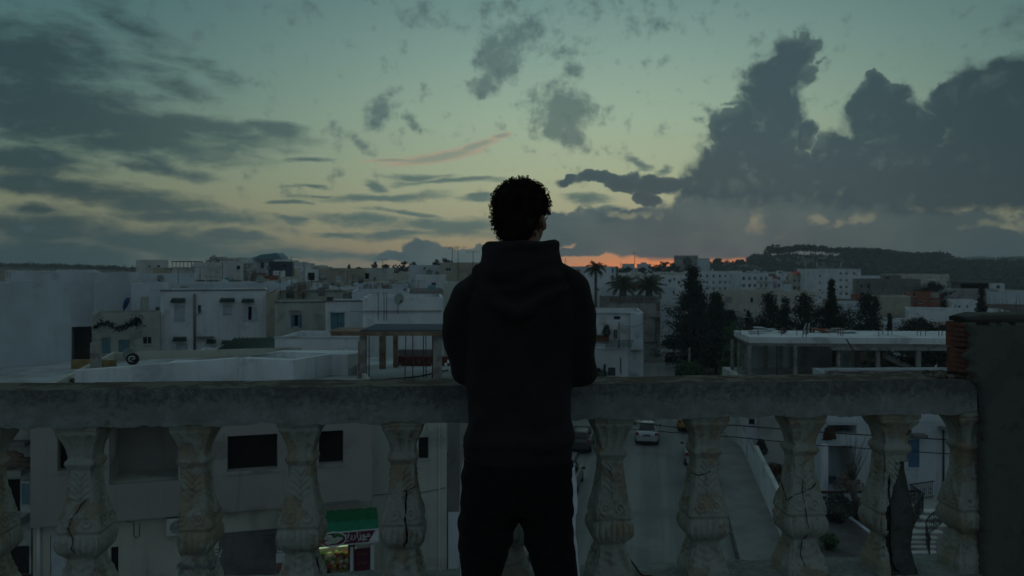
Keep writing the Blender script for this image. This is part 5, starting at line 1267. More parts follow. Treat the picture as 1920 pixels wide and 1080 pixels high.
for k, (a, b) in enumerate(((367, 382), (387, 408), (413, 431), (434, 451))):
    p, q = at(a, 530, 85.6), at(b, 525, 85.6); MB().box((0, 0, 0), (q.x - p.x, .4, q.z - p.z)).build('planter', M['dgrey'], None, p, label=['short planter at the left end of the roof wall', 'longest planter of the row on the roof wall', 'planter beside the blue water drum', 'planter at the right end of the roof wall'][k], cat='planter', group='planters on the roof wall')
mb = MB(); mb.tube([(0, 0, 0), (0, 0, .5), (0, 0, .56)], [.26, .26, .15], 14); mb.build('water_drum', M['teal'], None, at(426, 530, 85), label='blue plastic drum standing between the planters', cat='drum')
h = H('house', 'house with a blue glazed roof on the hill', 474, 512, 486, 190, 9, M['white2'], 0, ops=[(489, 492, 495, 503, 'dark', M['navy'])])
mb = MB(); mb.prism([(0, 0), (5.6, 0), (5.6, 6), (0, 6)], 0, .1); c = at(470, 486, 188); mb.add([(0, 0, 0.2), (2.5, 0, 1.1), (6, 0, 1.5), (6.8, 0, .8), (7.2, 0, .1), (0, 6, .2), (2.5, 6, 1.1), (6, 6, 1.5), (6.8, 6, .8), (7.2, 6, .1)], [(4, 3, 2, 1, 0), (5, 6, 7, 8, 9), (0, 1, 6, 5), (1, 2, 7, 6), (2, 3, 8, 7), (3, 4, 9, 8)]); mb.build('glazed_roof', M['teal'], None, c, label='sloping blue glazed roof on the hill house', cat='roof')
H('house', 'dark slate blue block rising from the white roofs', 503, 537, 490, 150, 8, M['slate'], 0)
H('house', 'taller dark slate tower to the right of the slate block', 524, 547, 490.5, 142, 8, M['slate'], 0, ops=[(530, 496, 536, 500, 'dark')])
H('house', 'dark brick red house among the white roofs', 494, 519, 517, 118, 6, M['brickw'], 0)
H('house', 'dark low house beside the brick red one', 470, 497, 512, 122, 6, M['brown'], 0)
H('house', 'white house below the slate block', 512, 530, 508, 128, 8, M['white'], 0, ops=[(516, 511, 518, 513, 'dark'), (523, 511, 525, 513, 'dark')])
H('house', 'pale reddish hill house behind the mustard block', 536, 572, 491, 210, 10, M['pale'], 0, ops=[(548, 498, 553, 501, 'dark', M['navy']), (559, 498, 564, 501, 'dark', M['terracotta'])])
# filler houses of the hill quarter, each one its own colours and size
rg = random.Random(21); MT = [M['white'], M['pale'], M['white2'], M['cream'], M['pale'], M['white'], M['grey'], M['beige']]
def cluster(n, xr, ybase, Yr, wr, words, dark=False, mats=MT):
    for k in range(n):
        t = (k + .5) / n; x0 = xr[0] + (xr[1] - xr[0]) * t + rg.uniform(-6, 6); w = rg.uniform(*wr); Y = rg.uniform(*Yr)
        yt = (np.interp(x0, *zip(*ybase)) if isinstance(ybase, list) else ybase) + rg.uniform(0, 5); m = rg.choice(mats); ops = []
        for j in range(int(w / 6)):
            for r_ in range(2):
                if rg.random() < .75: ops.append((x0 - w / 2 + 1.5 + j * 6, yt + 3 + r_ * 6, x0 - w / 2 + 4.0 + j * 6, yt + 5.8 + r_ * 6, 'dark', rg.choice([M['farwin'], M['farwin'], M['slate'], M['dgrey'], M['grey']])))
        nth = ['first', 'second', 'third', 'fourth', 'fifth', 'sixth', 'seventh', 'eighth', 'ninth', 'tenth', 'eleventh', 'twelfth', 'thirteenth', 'fourteenth', 'fifteenth'][k]
        House('house', nth + ' from left of the ' + words, x0 - w / 2, x0 + w / 2, yt, Y, rg.uniform(6, 10), m, R(rg.uniform(-8, 8)), ops=ops, group=words)
        if rg.random() < .5: House('roof_hut', 'hut on the ' + nth + ' of the ' + words, x0 - w * .3, x0 - w * .3 + w * rg.uniform(.2, .5), yt - rg.uniform(1.5, 3.5), Y + 2.5, 2.5, rg.choice(mats), 0, group='huts on the ' + words, parapet=.1, cat='hut')
cluster(14, (365, 590), [(365, 493), (400, 489), (480, 491), (590, 499)], (170, 214), (10, 22), 'pale houses packed along the hill crest', mats=[M['white'], M['pale'], M['white2'], M['cream']])
cluster(15, (385, 600), [(380, 486), (400, 481), (430, 479), (470, 484), (500, 480), (530, 486), (560, 489), (600, 498)], (215, 300), (12, 26), 'crowded far houses on the low hill at the left')
cluster(12, (380, 590), [(380, 498), (480, 500), (560, 503), (600, 508)], (150, 205), (12, 26), 'crowded white houses stepping down the low hill')
cluster(8, (450, 600), [(450, 515), (600, 520)], (118, 135), (14, 28), 'small houses between the planters and the mustard block')
cluster(9, (-20, 260), [(0, 504), (140, 503), (260, 510)], (190, 260), (24, 46), 'low pale roofs along the horizon at the far left')
cluster(6, (690, 900), [(690, 508), (900, 506)], (150, 190), (20, 34), 'low houses under the dark trees')
cluster(13, (500, 760), [(500, 524), (600, 526), (760, 528)], (88, 103), (12, 24), 'little roofs packed before the mustard block')
cluster(7, (600, 790), [(600, 545), (790, 548)], (72, 80), (16, 30), 'low roofs stepping down behind the stained roof wall')
# centre: behind the standing man and down the street -----------------------
H('house', 'house hidden behind the standing man', 880, 1075, 520, 66, 8, M['pale'], 0)
h = H('house', 'big white block behind the tallest palm with a blue shutter strip', 1058, 1154, 499.5, 138, 12, M['white'], 0, ops=[(1068, 505, 1082, 521, 'dark', M['beige']), (1083, 505, 1087, 521, 'shut', M['terracotta']), (1147, 503, 1151, 512, 'shut', M['blue']), (1147, 515, 1151, 526, 'shut', M['blue'])])
h.bx(1146, 526, 1153.5, 534, .8, 'balcony', M['grey'])
MB().box((0, 0, 0), (.5, 11, h.h)).build('side_wall', M['brown'], h.e, (h.w + .002, .3, 0))
H('house', 'long white roof below the big white block', 1070, 1160, 537, 122, 8, M['white'], 0, ops=[(1120, 541, 1123, 545, 'dark')])
H('house', 'white sloping warehouse roof behind the stubby palms', 1150, 1222, 541, 134, 8, M['white2'], 0)
H('house', 'brick red roof strip between the stubby palms', 1175, 1215, 533, 140, 3, M['brickw'], 0, cat='roof')
h = H('house', 'dark grey corner building with a stepped cornice under the palms', 1124, 1238, 559, 110, 14, M['grey'], 0, ops=[(1230.5, 568, 1236, 584, 'dark', M['brown'])])
h.bx(1124, 555, 1239, 558, .35, 'cornice', M['dgrey'], -.3); h.bx(1143, 558.5, 1226, 566, .15, 'cornice_band', M['brown'])
for k in range(9): h.bx(1150 + k * 8, 559.5, 1151.5 + k * 8, 561.5, .22, 'cornice_block', M['pale'])
h.bx(1218, 591, 1239, 594, .8, 'balcony_slab', M['grey'])
h.bx(1206, 594, 1228, 640, .5, 'bay', M['grey'])
for k in range(4): h.bx(1229 + 2.4 * k, 598, 1230.2 + 2.4 * k, 622, .12, 'window_strip', M['brown'])
h = H('house', 'white street corner house with a jutting upper floor above dark shopfronts', 1060, 1206, 585, 86, 9, M['white'], 0, ops=[
    (1150, 618, 1158, 636, 'win'), (1151, 593, 1163, 599, 'loggia', M['dgrey']), (1124, 594, 1136, 606, 'shut', M['pale']), (1198, 619, 1202, 627, 'dark', M['dgrey']), (1198, 630, 1202, 636, 'dark')])
h.bx(1060, 584, 1190, 586.5, .25, 'cornice', M['white']); h.bx(1181, 588, 1205, 655, .5, 'bay', M['white2']); h.bx(1060, 622, 1143, 626, .9, 'balcony_slab', M['white']); h.bx(1100, 630, 1142, 639, .3, 'awning', M['terracotta'])
h.pipe(1182, 616, 650, .08); h.pipe(1137, 640, 700, .06)
h = H('house', 'low white house front at the foot of the corner house with dark ground floor windows', 1060, 1178, 652, 81, 4.5, M['white'], 0, ops=[(1131.5, 683, 1136, 712, 'dark', M['navy']), (1140, 689, 1154, 705, 'dark', M['slate']), (1162, 671, 1165, 700, 'dark', M['dgrey'])], parapet=.15)
mb = MB(); c = at(1136, 651, 80); 
for i in range(12): mb.tube([(i * .22, 0, 0), (i * .22 + .6, 1.8, .55)], .06, 5)
mb.build('tiled_canopy', M['dhood'], None, c, label='small tiled canopy over the low white house front', cat='canopy')
h = H('house', 'dark recessed shopfront under the jutting upper floor', 1178, 1203, 657, 87, 8, M['iron'], 0, base=0, parapet=.02, ops=[(1186, 662, 1191, 684, 'dark', M['navy'])])
H('house', 'light blue gable house at the far end of the street', 1236, 1262, 595, 150, 8, M['white2'], 0, ops=[(1246, 606, 1250, 614, 'dark', M['slate'])])
H('house', 'pale tall wall above the far end of the street', 1205, 1275, 541, 146, 10, M['white2'], 0, ops=[(1262, 545, 1265, 551, 'dark')])
H('house', 'dim white house beside the far end of the street', 1262, 1300, 570, 158, 8, M['white'], 0, ops=[(1268, 580, 1272, 586, 'dark')])
H('house', 'low wall with arches at the street end', 1222, 1250, 622, 138, 5, M['pale'], 0)
h = H('house', 'white house with small windows on the slope below the hill', 1240, 1297, 516, 200, 9, M['white'], 0, ops=[(1254, 524, 1258, 529, 'dark'), (1263, 521, 1266, 526, 'dark'), (1271, 527, 1275, 532, 'dark'), (1282, 523, 1285, 528, 'dark')])
cluster(12, (1160, 1300), [(1160, 509), (1200, 511), (1240, 509), (1300, 511)], (215, 290), (12, 24), 'scattered white houses at the foot of the hill')
cluster(14, (1290, 1500), [(1290, 508), (1400, 506), (1500, 508)], (266, 300), (10, 20), 'pale flats packed under the wooded hill', mats=[M['white'], M['pale'], M['white2'], M['cream']])
cluster(5, (1165, 1250), [(1160, 518), (1250, 519)], (175, 200), (14, 24), 'white houses behind the stubby palms')
h = H('building', 'long flat building alone on the skyline against the orange light', 1265, 1309, 479, 470, 14, M['grey'], 0, cat='building', base=-1, ops=[(1268 + k * 7, 483, 1271 + k * 7, 486, 'dark', M['dgrey']) for k in range(5)])
for (a, b, y, w) in ((1309, 1331, 484, 'smaller pale block to the right of the long skyline building'), (1167, 1190, 494.5, 'pale flat building on the skyline behind the palms'), (1195, 1221, 495, 'second pale skyline building with a roof hut'), (1202, 1212, 492, 'hut on the second pale skyline building')):
    H('building', w, a, b, y, 455 if a > 1300 else 420, 10, M['white2'], 0, cat='building', base=-1)
# right side ----------------------------------------------------------
def flats(label, x0, x1, yt, Y, m, cols, rows, y0, dy, ww, wh, kind='dark', pm=None, th=0.0):
    ops = []
    for c_ in cols:
        for r_ in range(rows): ops.append((c_, y0 + dy * r_, c_ + ww, y0 + dy * r_ + wh, kind, pm or (M['slate'] if (int(c_) * 7 + r_ * 3) % 4 == 0 else M['farwin'])))
    return House('apartment_block', label, x0, x1, yt, Y, 12, m, th, ops=ops, cat='apartment block')
flats('low white flats to the left of the balconied block', 1296, 1392, 509, 262, M['white'], (1302, 1312, 1324, 1336, 1348, 1358, 1368, 1380), 3, 515, 12, 4, 5)
f = flats('white block with stacked balconies and a red advertising banner', 1390, 1487, 513, 236, M['white'], (1392, 1403, 1413, 1425, 1434, 1458, 1474, 1482), 3, 519, 13.5, 5, 6)
for c_ in (1420, 1433, 1469):
    for r_ in range(3): f.bx(c_, 525 + 13.5 * r_, c_ + 9, 529 + 13.5 * r_, .8, 'balcony', M['pale'])
f.bx(1449, 517.5, 1457, 522.5, .15, 'banner', M['red']); f.bx(1450, 528, 1456, 541, .12, 'faded_banner', mat('faded_pink_print', (0.32, 0.26, 0.34), 0.8, 0.6, 1.2, 0))
f.bx(1441, 513, 1454, 518, .1, 'roof_screen', M['dgrey'])
H('roof_hut', 'long roof hut on the balconied block', 1458, 1468, 508, 240, 6, M['white'], 0, cat='hut', ops=[(1460, 509.5, 1466, 511.5, 'dark')])
f = flats('cream block with a dark glazed stair strip in its middle', 1486, 1536, 514, 232, M['cream'], (1487, 1497, 1516), 4, 524, 13, 6, 6)
f.bx(1504, 520, 1511, 560, .12, 'stair_glazing', M['slate']); 
for r_ in range(3): f.bx(1523.5, 523 + 13 * r_, 1532, 529 + 13 * r_, .05, 'window', M['slate'])
f = thing('tiled_hip_roof', 'bright red tiled roof crowning the cream block', 'roof', at(1494, 514, 231)); W_ = at(1526, 514, 231).x - at(1494, 514, 231).x
MB().add([(0, 0, 0), (W_, 0, 0), (W_, 8, 0), (0, 8, 0), (W_ * .45, 4, 1.35), (W_ * .7, 4, 1.25)], [(0, 1, 5, 4), (1, 2, 5), (2, 3, 4, 5), (3, 0, 4)]).build('tiles', M['red'], f)
f = flats('tall plain white apartment block with three bare poles on its roof', 1524, 1614, 504, 222, M['white'], (1574, 1585, 1599), 5, 510.5, 12.7, 5, 4.5)
for r_ in range(4): f.bx(1536, 515 + 13.5 * r_, 1538.5, 519 + 13.5 * r_, .05, 'window', M['slate'])
for k, x in enumerate((1510, 1532, 1577)): MB().tube([(0, 0, 0), (0, 0, at(x, 492, 221).z - at(x, 505, 221).z)], .13, 6).build('roof_pole', M['wshut'], None, at(x, 505, 221), label=['bare pole over the red tiled roof', 'bare pole at the left of the tall white block', 'bare pole in the middle of the tall white block'][k], cat='pole', group='bare poles on the tall block')
H('house', 'unrendered grey block with small dark openings', 1604, 1726, 523.5, 176, 12, M['dgrey'], 0, ops=[(1613, 534, 1617, 539, 'dark'), (1621, 534, 1623, 537, 'dark'), (1626, 532, 1631, 540, 'dark'), (1613, 549, 1617, 553, 'dark'), (1695, 549, 1697, 553, 'dark')])
H('house', 'small flat roofed room on the unrendered grey block', 1655, 1690, 516, 180, 7, M['dgrey'], 0, ops=[(1661, 519.5, 1668, 523, 'dark')])
H('house', 'thin white roof strip behind the unrendered block', 1612, 1660, 517, 226, 8, M['white'], 0)
flats('cream apartment block at the right with small square windows', 1688, 1780, 514, 232, M['cream'], (1698, 1706, 1742, 1763, 1773), 4, 519, 10, 4, 4, pm=M['grey']).bx(1738, 523, 1752, 526, .6, 'balcony', M['white'])
H('house', 'low brick red wall beside the tall white block', 1598, 1615, 552, 165, 4, M['brickw'], 0, ops=())
H('house', 'white low roofs in front of the tall white block', 1565, 1650, 567, 150, 8, M['white2'], 0)
H('house', 'pale shed roof with a brown strip of wall', 1545, 1606, 562, 158, 6, M['brown'], 0)
H('house', 'long beige wall house with two small windows behind the conifers', 1345, 1528, 546, 108, 10, M['cream'], 0, ops=[(1358, 556, 1372, 569, 'shut', M['grey']), (1407, 558, 1412, 567, 'dark'), (1360, 583, 1388, 586, 'dark', M['grey'])])
H('house', 'plain wall with a white sheet on its roof', 1500, 1565, 575, 120, 8, M['grey'], 0)
H('house', 'windowless beige grey block beside the brick house', 1640, 1707, 556, 112, 9, M['beige'], 0, cap=M['pale'])
h = H('house', 'raw red brick house with grey concrete bands', 1707, 1763, 549, 124, 9, M['brickw'], 0, ops=[(1712, 550, 1716, 555, 'dark'), (1722, 564, 1728, 568, 'dark'), (1713, 573, 1716, 580, 'dark')])
h.bx(1707, 563, 1763, 565, .04, 'concrete_band', M['dgrey']); h.bx(1707, 549, 1710.5, 590, .05, 'concrete_column', M['dgrey']); h.bx(1745, 549, 1760, 558, .05, 'grey_patch', M['grey'])
H('house', 'long white wall in front of the raw brick house', 1704, 1900, 582, 100, 10, M['white'], 0)
h = H('house', 'wide grey unfinished building with a long dark gap under its roof', 1768, 1872, 542, 140, 12, M['grey'], 0, ops=[(1784, 559, 1788, 564, 'dark'), (1793, 559, 1797, 564, 'dark')], parapet=.1)
h = H('house', 'open upper floor of the wide grey unfinished building', 1783, 1855, 527, 146, 8, M['dgrey'], 0, ops=[(1801, 532, 1852, 541, 'cave')], parapet=.05); h.bx(1780, 526, 1864, 529, .8, 'roof_slab', M['dgrey'])
h = H('house', 'small white house with three windows by the tall cypress', 1784, 1834, 564, 118, 8, M['white'], 0, ops=[(1790, 572, 1792, 579, 'dark', M['slate']), (1797, 573, 1801, 579, 'dark', M['slate']), (1812, 572, 1815, 580, 'dark', M['slate'])])
H('house', 'bluish white house at the right edge behind bare trees', 1858, 1990, 548, 130, 10, M['white2'], 0)
H('house', 'small white hut on the grey roof at the right', 1854, 1884, 532, 150, 6, M['white'], 0, ops=[(1868, 535, 1875, 541, 'dark', M['slate'])])
H('house', 'ochre garden wall at the right edge behind bare trees', 1850, 1990, 573, 112, 6, M['brown'], 0)
cluster(7, (1620, 1800), [(1600, 600), (1800, 604)], (84, 96), (24, 40), 'low pale walls behind the garden conifers')
cluster(7, (1400, 1640), [(1400, 590), (1640, 600)], (92, 104), (24, 44), 'low pale walls behind the dark conifers', mats=[M['grey'], M['pale'], M['beige'], M['wing']])
cluster(11, (1610, 1930), [(1610, 528), (1780, 530), (1930, 545)], (200, 228), (14, 28), 'pale houses packed below the dark hill', mats=[M['white'], M['pale'], M['white2'], M['cream'], M['grey']])
cluster(10, (1620, 1900), [(1620, 562), (1900, 566)], (142, 158), (16, 30), 'small roofs around the raw brick house', mats=[M['white'], M['pale'], M['white2'], M['cream']])
cluster(8, (1780, 2000), [(1780, 545), (2000, 552)], (160, 190), (20, 36), 'far pale houses at the right edge', mats=[M['grey'], M['pale'], M['dgrey']])
for k, (x, r_) in enumerate(((1790, 17), (1837, 30), (1905, 28))):     # storage domes on the hill
    c = at(x, 490, 600); r = r_ / 1500 * 600; o = thing('storage_dome', ['low dome half hidden behind the wooded hill', 'widest pale domed tank on the hill', 'darker domed tank at the right end of the hill'][k], 'tank', (c.x, c.y, c.z - 6), 0, 'domed tanks on the hill')
    MB().tube([(0, 0, 0), (0, 0, 7.4)], r, 28).build('drum', M['grey'], o); MB().ell((0, 0, 7.4), (r, r, r * .22), 28, 10).build('dome', [M['dgrey'], M['grey'], M['dgrey']][k], o)

for k in range(26):
    x = 380 + 455 * ((k * 0.618) % 1.0); Y = [64, 76, 92, 112][k % 4]; y = [548, 537, 526, 508][k % 4] + rg.uniform(-3, 2)
    where = ['stained roofs', 'middle roofs', 'roofs before the mustard block', 'roofs near the skyline'][k % 4]; w_ = ['far left', 'left', 'middle', 'right', 'far right'][min(4, int((x - 380) / 91))]
    if k % 3 == 0: dish(f'small dish at the {w_} of the {where}', x, y - 3, Y, rg.uniform(2.6, 4.5), rg.uniform(-20, 60), 20, mast=.4, group='small dishes on the town roofs')
    elif k % 3 == 1: aerial(f'thin aerial at the {w_} of the {where}', x, y - rg.uniform(14, 26), y + 3, Y, (0, 0, 1.0), 4, group='thin aerials on the town roofs', turn=rg.uniform(-60, 60))
    else:
        c = at(x, y, Y); MB().tube([(0, 0, -.4), (0, 0, .5), (0, 0, .58)], [.33, .33, .2], 12).build('water_tank', rg.choice([M['grey'], M['wshut'], M['teal'], M['dgrey']]), None, c, label=f'round water tank at the {w_} of the {where}', cat='water tank', group='water tanks on the town roofs')
# roof things: dishes, aerials, tanks ------------------------------------
dish('round dish on the long white wall with a reddish feed arm', 301, 522, 83, 7, 10, 10, mast=.4)
dish('large white dish standing in front of the red brick roof', 488, 525, 80, 8.5, 20, 15, mast=.6); dish('tall white dish right of the large one before the brick roof', 522, 531, 76, 7, 50, 15, mast=.5)
for k, (x, y, r_) in enumerate(((649, 555, 7), (658, 553, 7.5), (671, 552, 7))): dish(['leftmost of three dishes crowded on the stained roof', 'middle of three dishes crowded on the stained roof', 'rightmost of three dishes crowded on the stained roof'][k], x, y, 65, r_, [-20, 10, 40][k], 20, mast=.3, group='dishes crowded on the stained roof')
dish('biggest dish standing on the plain white wall above the pergola', 747, 560, 47.4, 10.5, 35, 8, mast=.55)
dish('dish fixed on the front of the bluish cube house', 805, 511, 87, 6.5, 0, 15, mast=.2); dish('smaller dish to the right on the bluish cube house', 820, 513, 87, 4.5, 0, 15, mast=.2)
for k, (x, tn) in enumerate(((1507, 66), (1513, 74))): dish(['left of two white dishes leaning edge on over the unfinished slab', 'right of two white dishes leaning edge on over the unfinished slab'][k], x, 616, 55, 11, tn, 12, mast=.25, group='edge on dishes over the unfinished slab')
dish('white dish leaning edge on by the broken wall', 1750, 694, 37, 11, 70, 14, mast=.1)
aerial('comb shaped aerial on a tall mast left of the standing man', 859, 462, 540, 70, (0, 0, 1.5), 8); aerial('second aerial standing left of the comb shaped one', 848, 464, 497, 79, (0, 0, 1.2), 7, turn=60); aerial('thin t shaped aerial just beside the hood of the standing man', 887, 471, 520, 72, (0, 0, 1.2), 3, turn=0)
for k, (x, y0, y1, Y, n, lab) in enumerate([(525, 492, 572, 62, 0, 'tall dark mast before the slate tower'), (547, 481, 570, 60, 4, 'tall mast with a flat aerial right of the slate tower'), (570, 489, 535, 90, 0, 'leaning thin mast beside the loggia flats'), (375, 500, 530, 88, 5, 'rusty aerial over the row of planters at the left'), (417, 486, 530, 88, 5, 'rusty aerial over the middle planters'), (334, 503, 545, 72, 3, 'thin aerial above the long white wall'), (1060, 483, 500, 136, 0, 'thin mast on the big white block'), (1164, 491, 502, 200, 0, 'thin mast behind the tallest palm'), (1190, 474, 496, 300, 3, 't shaped aerial against the orange light'), (302, 543, 548, 58, 4, 'small aerial on the stepped bluish house')]):
    aerial(lab, x, y0, y1, Y, (0, 0, 1.3), n)
for k, (x, y, Y, s_, m, lab) in enumerate([(343, 543, 66, .6, M['grey'], 'short grey chimney on the long white house'), (617, 564, 55, .5, M['iron'], 'small black box on the teal door house'), (602, 546, 64, .6, M['dgrey'], 'small grey vent on the stained roof wall'), (565, 545, 66, .9, M['wood'], 'heap of brown boards on the stained roof'), (722, 543, 68, .8, M['brown'], 'brown crates on the low roofs'), (1478, 541, 108, 1.2, M['wshut'], 'white tank on the long beige wall house')]):
    c = at(x, y, Y); MB().box((-.35 * s_, 0, -.4), (.35 * s_, .5, .5 * s_)).build('roof_box', m, None, c, label=lab, cat='roof box')
# ------------------------------------------------------------------ right: walled garden, white house, stairs
MB().prism([(rx(5.8, 30), 30), (30, 30), (34, 44.5), (rx(5.8, 44.5), 44.5)], 0, .10).build('courtyard_paving', mat('brown_paving', (0.105, 0.095, 0.095), 0.9, 0.2, .8, 0.4, 12, dirt=(0.07, 0.065, 0.06), dirt_amt=.5), kind='structure')
gw = thing('garden_wall', 'long white garden wall with a rounded cap along the pavement', 'wall', (0, 0, 0))
def slantwall(Ya, Yb, x0, x1, z, name, m): MB().prism([(rx(x0, Ya), Ya), (rx(x1, Ya), Ya), (rx(x1, Yb), Yb), (rx(x0, Yb), Yb)], 0, z).build(name, m, gw)
slantwall(31, 49, 5.55, 5.75, 1.82, 'wall', M['white']); slantwall(49.05, 58.2, 5.55, 5.75, 1.55, 'wall', M['white'])
MB().tube([(rx(5.65, y), y, 1.93) for y in (31, 49)], .15, 8).build('wall_cap', M['pale'], gw); MB().tube([(rx(5.65, y), y, 1.62) for y in (49.1, 58)], .13, 8).build('wall_cap', M['grey'], gw)
for k, Y in enumerate((58.5, 60.2)): MB().box((rx(5.45, Y), Y - .2, 0), (rx(5.45, Y) + .75, Y + .3, 1.95 - .25 * k)).build('gate_pillar', M['white'], None, label=['nearer white gate pillar at the end of the garden wall', 'farther white gate pillar at the end of the garden wall'][k], cat='pillar')
W1 = House('white_house', 'plain bluish white house beyond the garden wall with one small dark window', 1399, 1548, 742, 53, 8, M['white2'], 0, ops=[(1404, 785, 1415, 796, 'dark')])
W1.bx(1441, 841, 1457, 880, .06, 'door', M['cream'])
W2 = House('white_house', 'white house with a blue shutter, an open porch and laundry over its balcony', 1546, 1990, 697, 44, 1.6, M['wblue'], R(2), parapet=.35, ops=[
    (1550, 797, 1606, 814, 'loggia', M['grey']), (1553, 836, 1600, 922, 'cave', M['dgrey']), (1703, 824, 1724, 877, 'shut', M['blue'])])
W2.bx(1539, 832, 1548, 940, .35, 'porch_column', M['white']); W2.bx(1705, 812, 1729, 817, .6, 'awning', M['dgrey']); W2.pipe(1768, 806, 935, .05, M['iron']); W2.bx(1781, 889, 1792, 935, .4, 'meter_box', M['grey'])
W2.bx(1760, 798, 1800, 803, .9, 'canopy', M['grey']); W2.bx(1546, 694.5, 1830, 697.5, .10, 'coping', M['concrete']); W2.bx(1546, 697.7, 1990, 716, .03, 'old_render_band', M['dirtyw']); W2.bx(1546, 716.3, 1990, 792, .025, 'render', M['white2'])
mb = MB(); rg = random.Random(14)
for (x, y) in ((1551, 803), (1559, 801)):
    a = at(x, y, 43.8); mb.loft([[a + Vector((math.cos(t) * (.14 + .03 * k) + .03 * math.sin(k * 2), math.sin(t) * .06, -k * .13)) for t in np.linspace(0, 2 * math.pi, 9, endpoint=False)] for k in range(6)])
mb.build('laundry', mat('dark_red_cloth', (0.05, 0.018, 0.014), 0.95, 0.3, 4, 0.3), label='dark brown clothes hanging over the balcony edge', cat='laundry')
t = thing('garden_chair', 'blue plastic chair under the porch of the white house', 'chair', at(1558, 921, 45.2)); t.location.z = .1
MB().box((0, 0, .40), (.48, .45, .45)).build('seat', M['blue'], t); MB().box((0, .42, .45), (.48, .47, .95)).build('backrest', M['blue'], t)
for i in range(4): MB().box((.44 * (i % 2), .42 * (i // 2), 0), (.44 * (i % 2) + .04, .42 * (i // 2) + .03, .40)).build('leg', M['blue'], t)
a, b = at(1533, 923, 43), at(1722, 921, 43); hr = thing('yard_rail', 'long dark red rail across the yard before the white house', 'rail', (a.x, 43, 0))
MB().tube([(0, 0, a.z), (b.x - a.x, 0, b.z)], .075, 8).build('rail', mat('dark_red_rail', (0.075, 0.035, 0.035), 0.7, 0.2, 4, 0.2), hr)
for i in range(5): MB().tube([((b.x - a.x) * i / 4, 0, 0), ((b.x - a.x) * i / 4, 0, a.z)], .04, 6).build('post', M['rust'], hr)
a, b = at(1590, 972, 0), 0
cb = MB(); p0, p1 = ground(1588, 968, .1), ground(1642, 1008, .1); cb.bar((p0.x, p0.y, .14), (p1.x, p1.y, .14), .16, .08); cb.build('garden_edging', M['white'], label='white edging stone crossing the brown yard', cat='edging')
# stairs
st = thing('garden_stairs', 'curved white garden stairs with wrought iron railings beside the white house', 'stairs', (0, 0, 0)); rows = []
L = [(1734, 960), (1727, 972), (1719, 986), (1704, 998), (1694, 1008), (1690, 1016), (1691, 1025), (1694, 1036), (1698, 1049)]
for k, (px, py) in enumerate(L):
    z = 1.55 - k * .175; Y = (CZ - z) * 1500 / (py - 500); X = (px - 960) / 1500 * Y; rows.append((X, Y, z))
mst, mri = M['pale'], M['dgrey']
for k, (X, Y, z) in enumerate(rows):
    MB().box((X, Y, z - .05), (X + 1.55, Y + .5, z)).build('tread', mst, st)
    MB().box((X + .03, Y + .03, 0), (X + 1.52, Y + .5, z - .051)).build('riser', M['grey'], st)
MB().box((rows[0][0], rows[0][1] + .5, 0), (rows[0][0] + 2.6, rows[0][1] + 3.0, rows[0][2])).build('landing', M['grey'], st)
def railing(pts, h, label_name):
    f = MB(); f.tube([p + Vector((0, 0, h)) for p in pts], .03, 6); f.tube([p + Vector((0, 0, .12)) for p in pts], .02, 5); f.build(label_name + 'handrail', M['iron'], st)
    D_ = 0; prev = None
    for a, b in zip(pts[:-1], pts[1:]):
        n = max(1, int((b - a).length / .13))
        for i in range(n):
            p = a.lerp(b, i / n); m_ = MB(); m_.bar(p, p + Vector((0, 0, h)), .022)
            if i % 3 == 1:
                for q in (.35, .6): m_.tube([p + Vector((.05 * math.cos(t), 0, h * q + .05 * math.sin(t))) for t in np.linspace(0, 6.28, 9)], .012, 4, cap=False)
            m_.build('railing_bar', M['iron'], st)
railing([Vector((x - .05, y + .1, z)) for x, y, z in rows[:7]], .85, '')
railing([Vector((x + 1.15, y + .1, z)) for x, y, z in rows[1:]], .85, '')
x, y, z = rows[0]; railing([Vector((x, y + .15, z)), Vector((x + .1, y + 1.6, z)), Vector((x + 1.6, y + 2.2, z))], .85, '')

# unfinished concrete house behind it
ZS = 8.07; ZF = 5.1; uf = thing('unfinished_house', 'unfinished white slab on grey concrete columns with rebar sticking up', 'unfinished house', (0, 0, 0))
fl = gp(1405, 632, ZS); bl = gp(1376, 619.5, ZS); fr = gp(1830, 634.5, ZS); br = gp(1840, 621, ZS)
MB().prism([fl, fr, br, bl], ZS - .42, ZS).build('roof_slab', M['white'], uf)
MB().prism([(fl[0] + .1, fl[1] + .1), (fr[0], fr[1] + .1), (br[0], br[1] - .1), (bl[0] + .1, bl[1] - .1)], ZS - .62, ZS - .425).build('slab_ribs', M['concrete'], uf)
a = gp(1560, 633.6, ZS); MB().prism([(a[0], a[1] - .05), (fr[0], fr[1] - .05), (fr[0], fr[1] + .3), (a[0], a[1] + .3)], ZS - .85, ZS - .63).build('edge_beam', M['concrete'], uf)
MB().prism([(gp(1368, 700, ZF)[0], 52), (fr[0], 51), (br[0], 63), (bl[0] - .6, 63)], 0, ZF).build('lower_storey', M['pale'], uf)
MB().prism([(gp(1368, 700, ZF)[0] + .2, 52.2), (fr[0], 51.2), (br[0], 62.8), (bl[0], 62.8)], ZF + .004, ZF + .03).build('floor', M['concrete'], uf)
for (x0, x1, Y) in ((1403.5, 1409, 55.9), (1384, 1388.5, 58.5), (1371.5, 1376.5, 61), (1489, 1495, 55.8), (1570, 1576, 55.6), (1643, 1650, 55.5), (1719, 1727, 55.3), (1434, 1440, 60.5), (1463, 1468, 59), (1507, 1513, 60), (1606, 1613, 59.5), (1628, 1633, 60), (1392, 1396, 61), (1790, 1798, 55.3)):
    a, b = at(x0, 0, Y).x, at(x1, 0, Y).x; MB().box((a, Y, ZF + .03), (b, Y + .24, ZS - .63)).build('column', M['concrete'], uf)
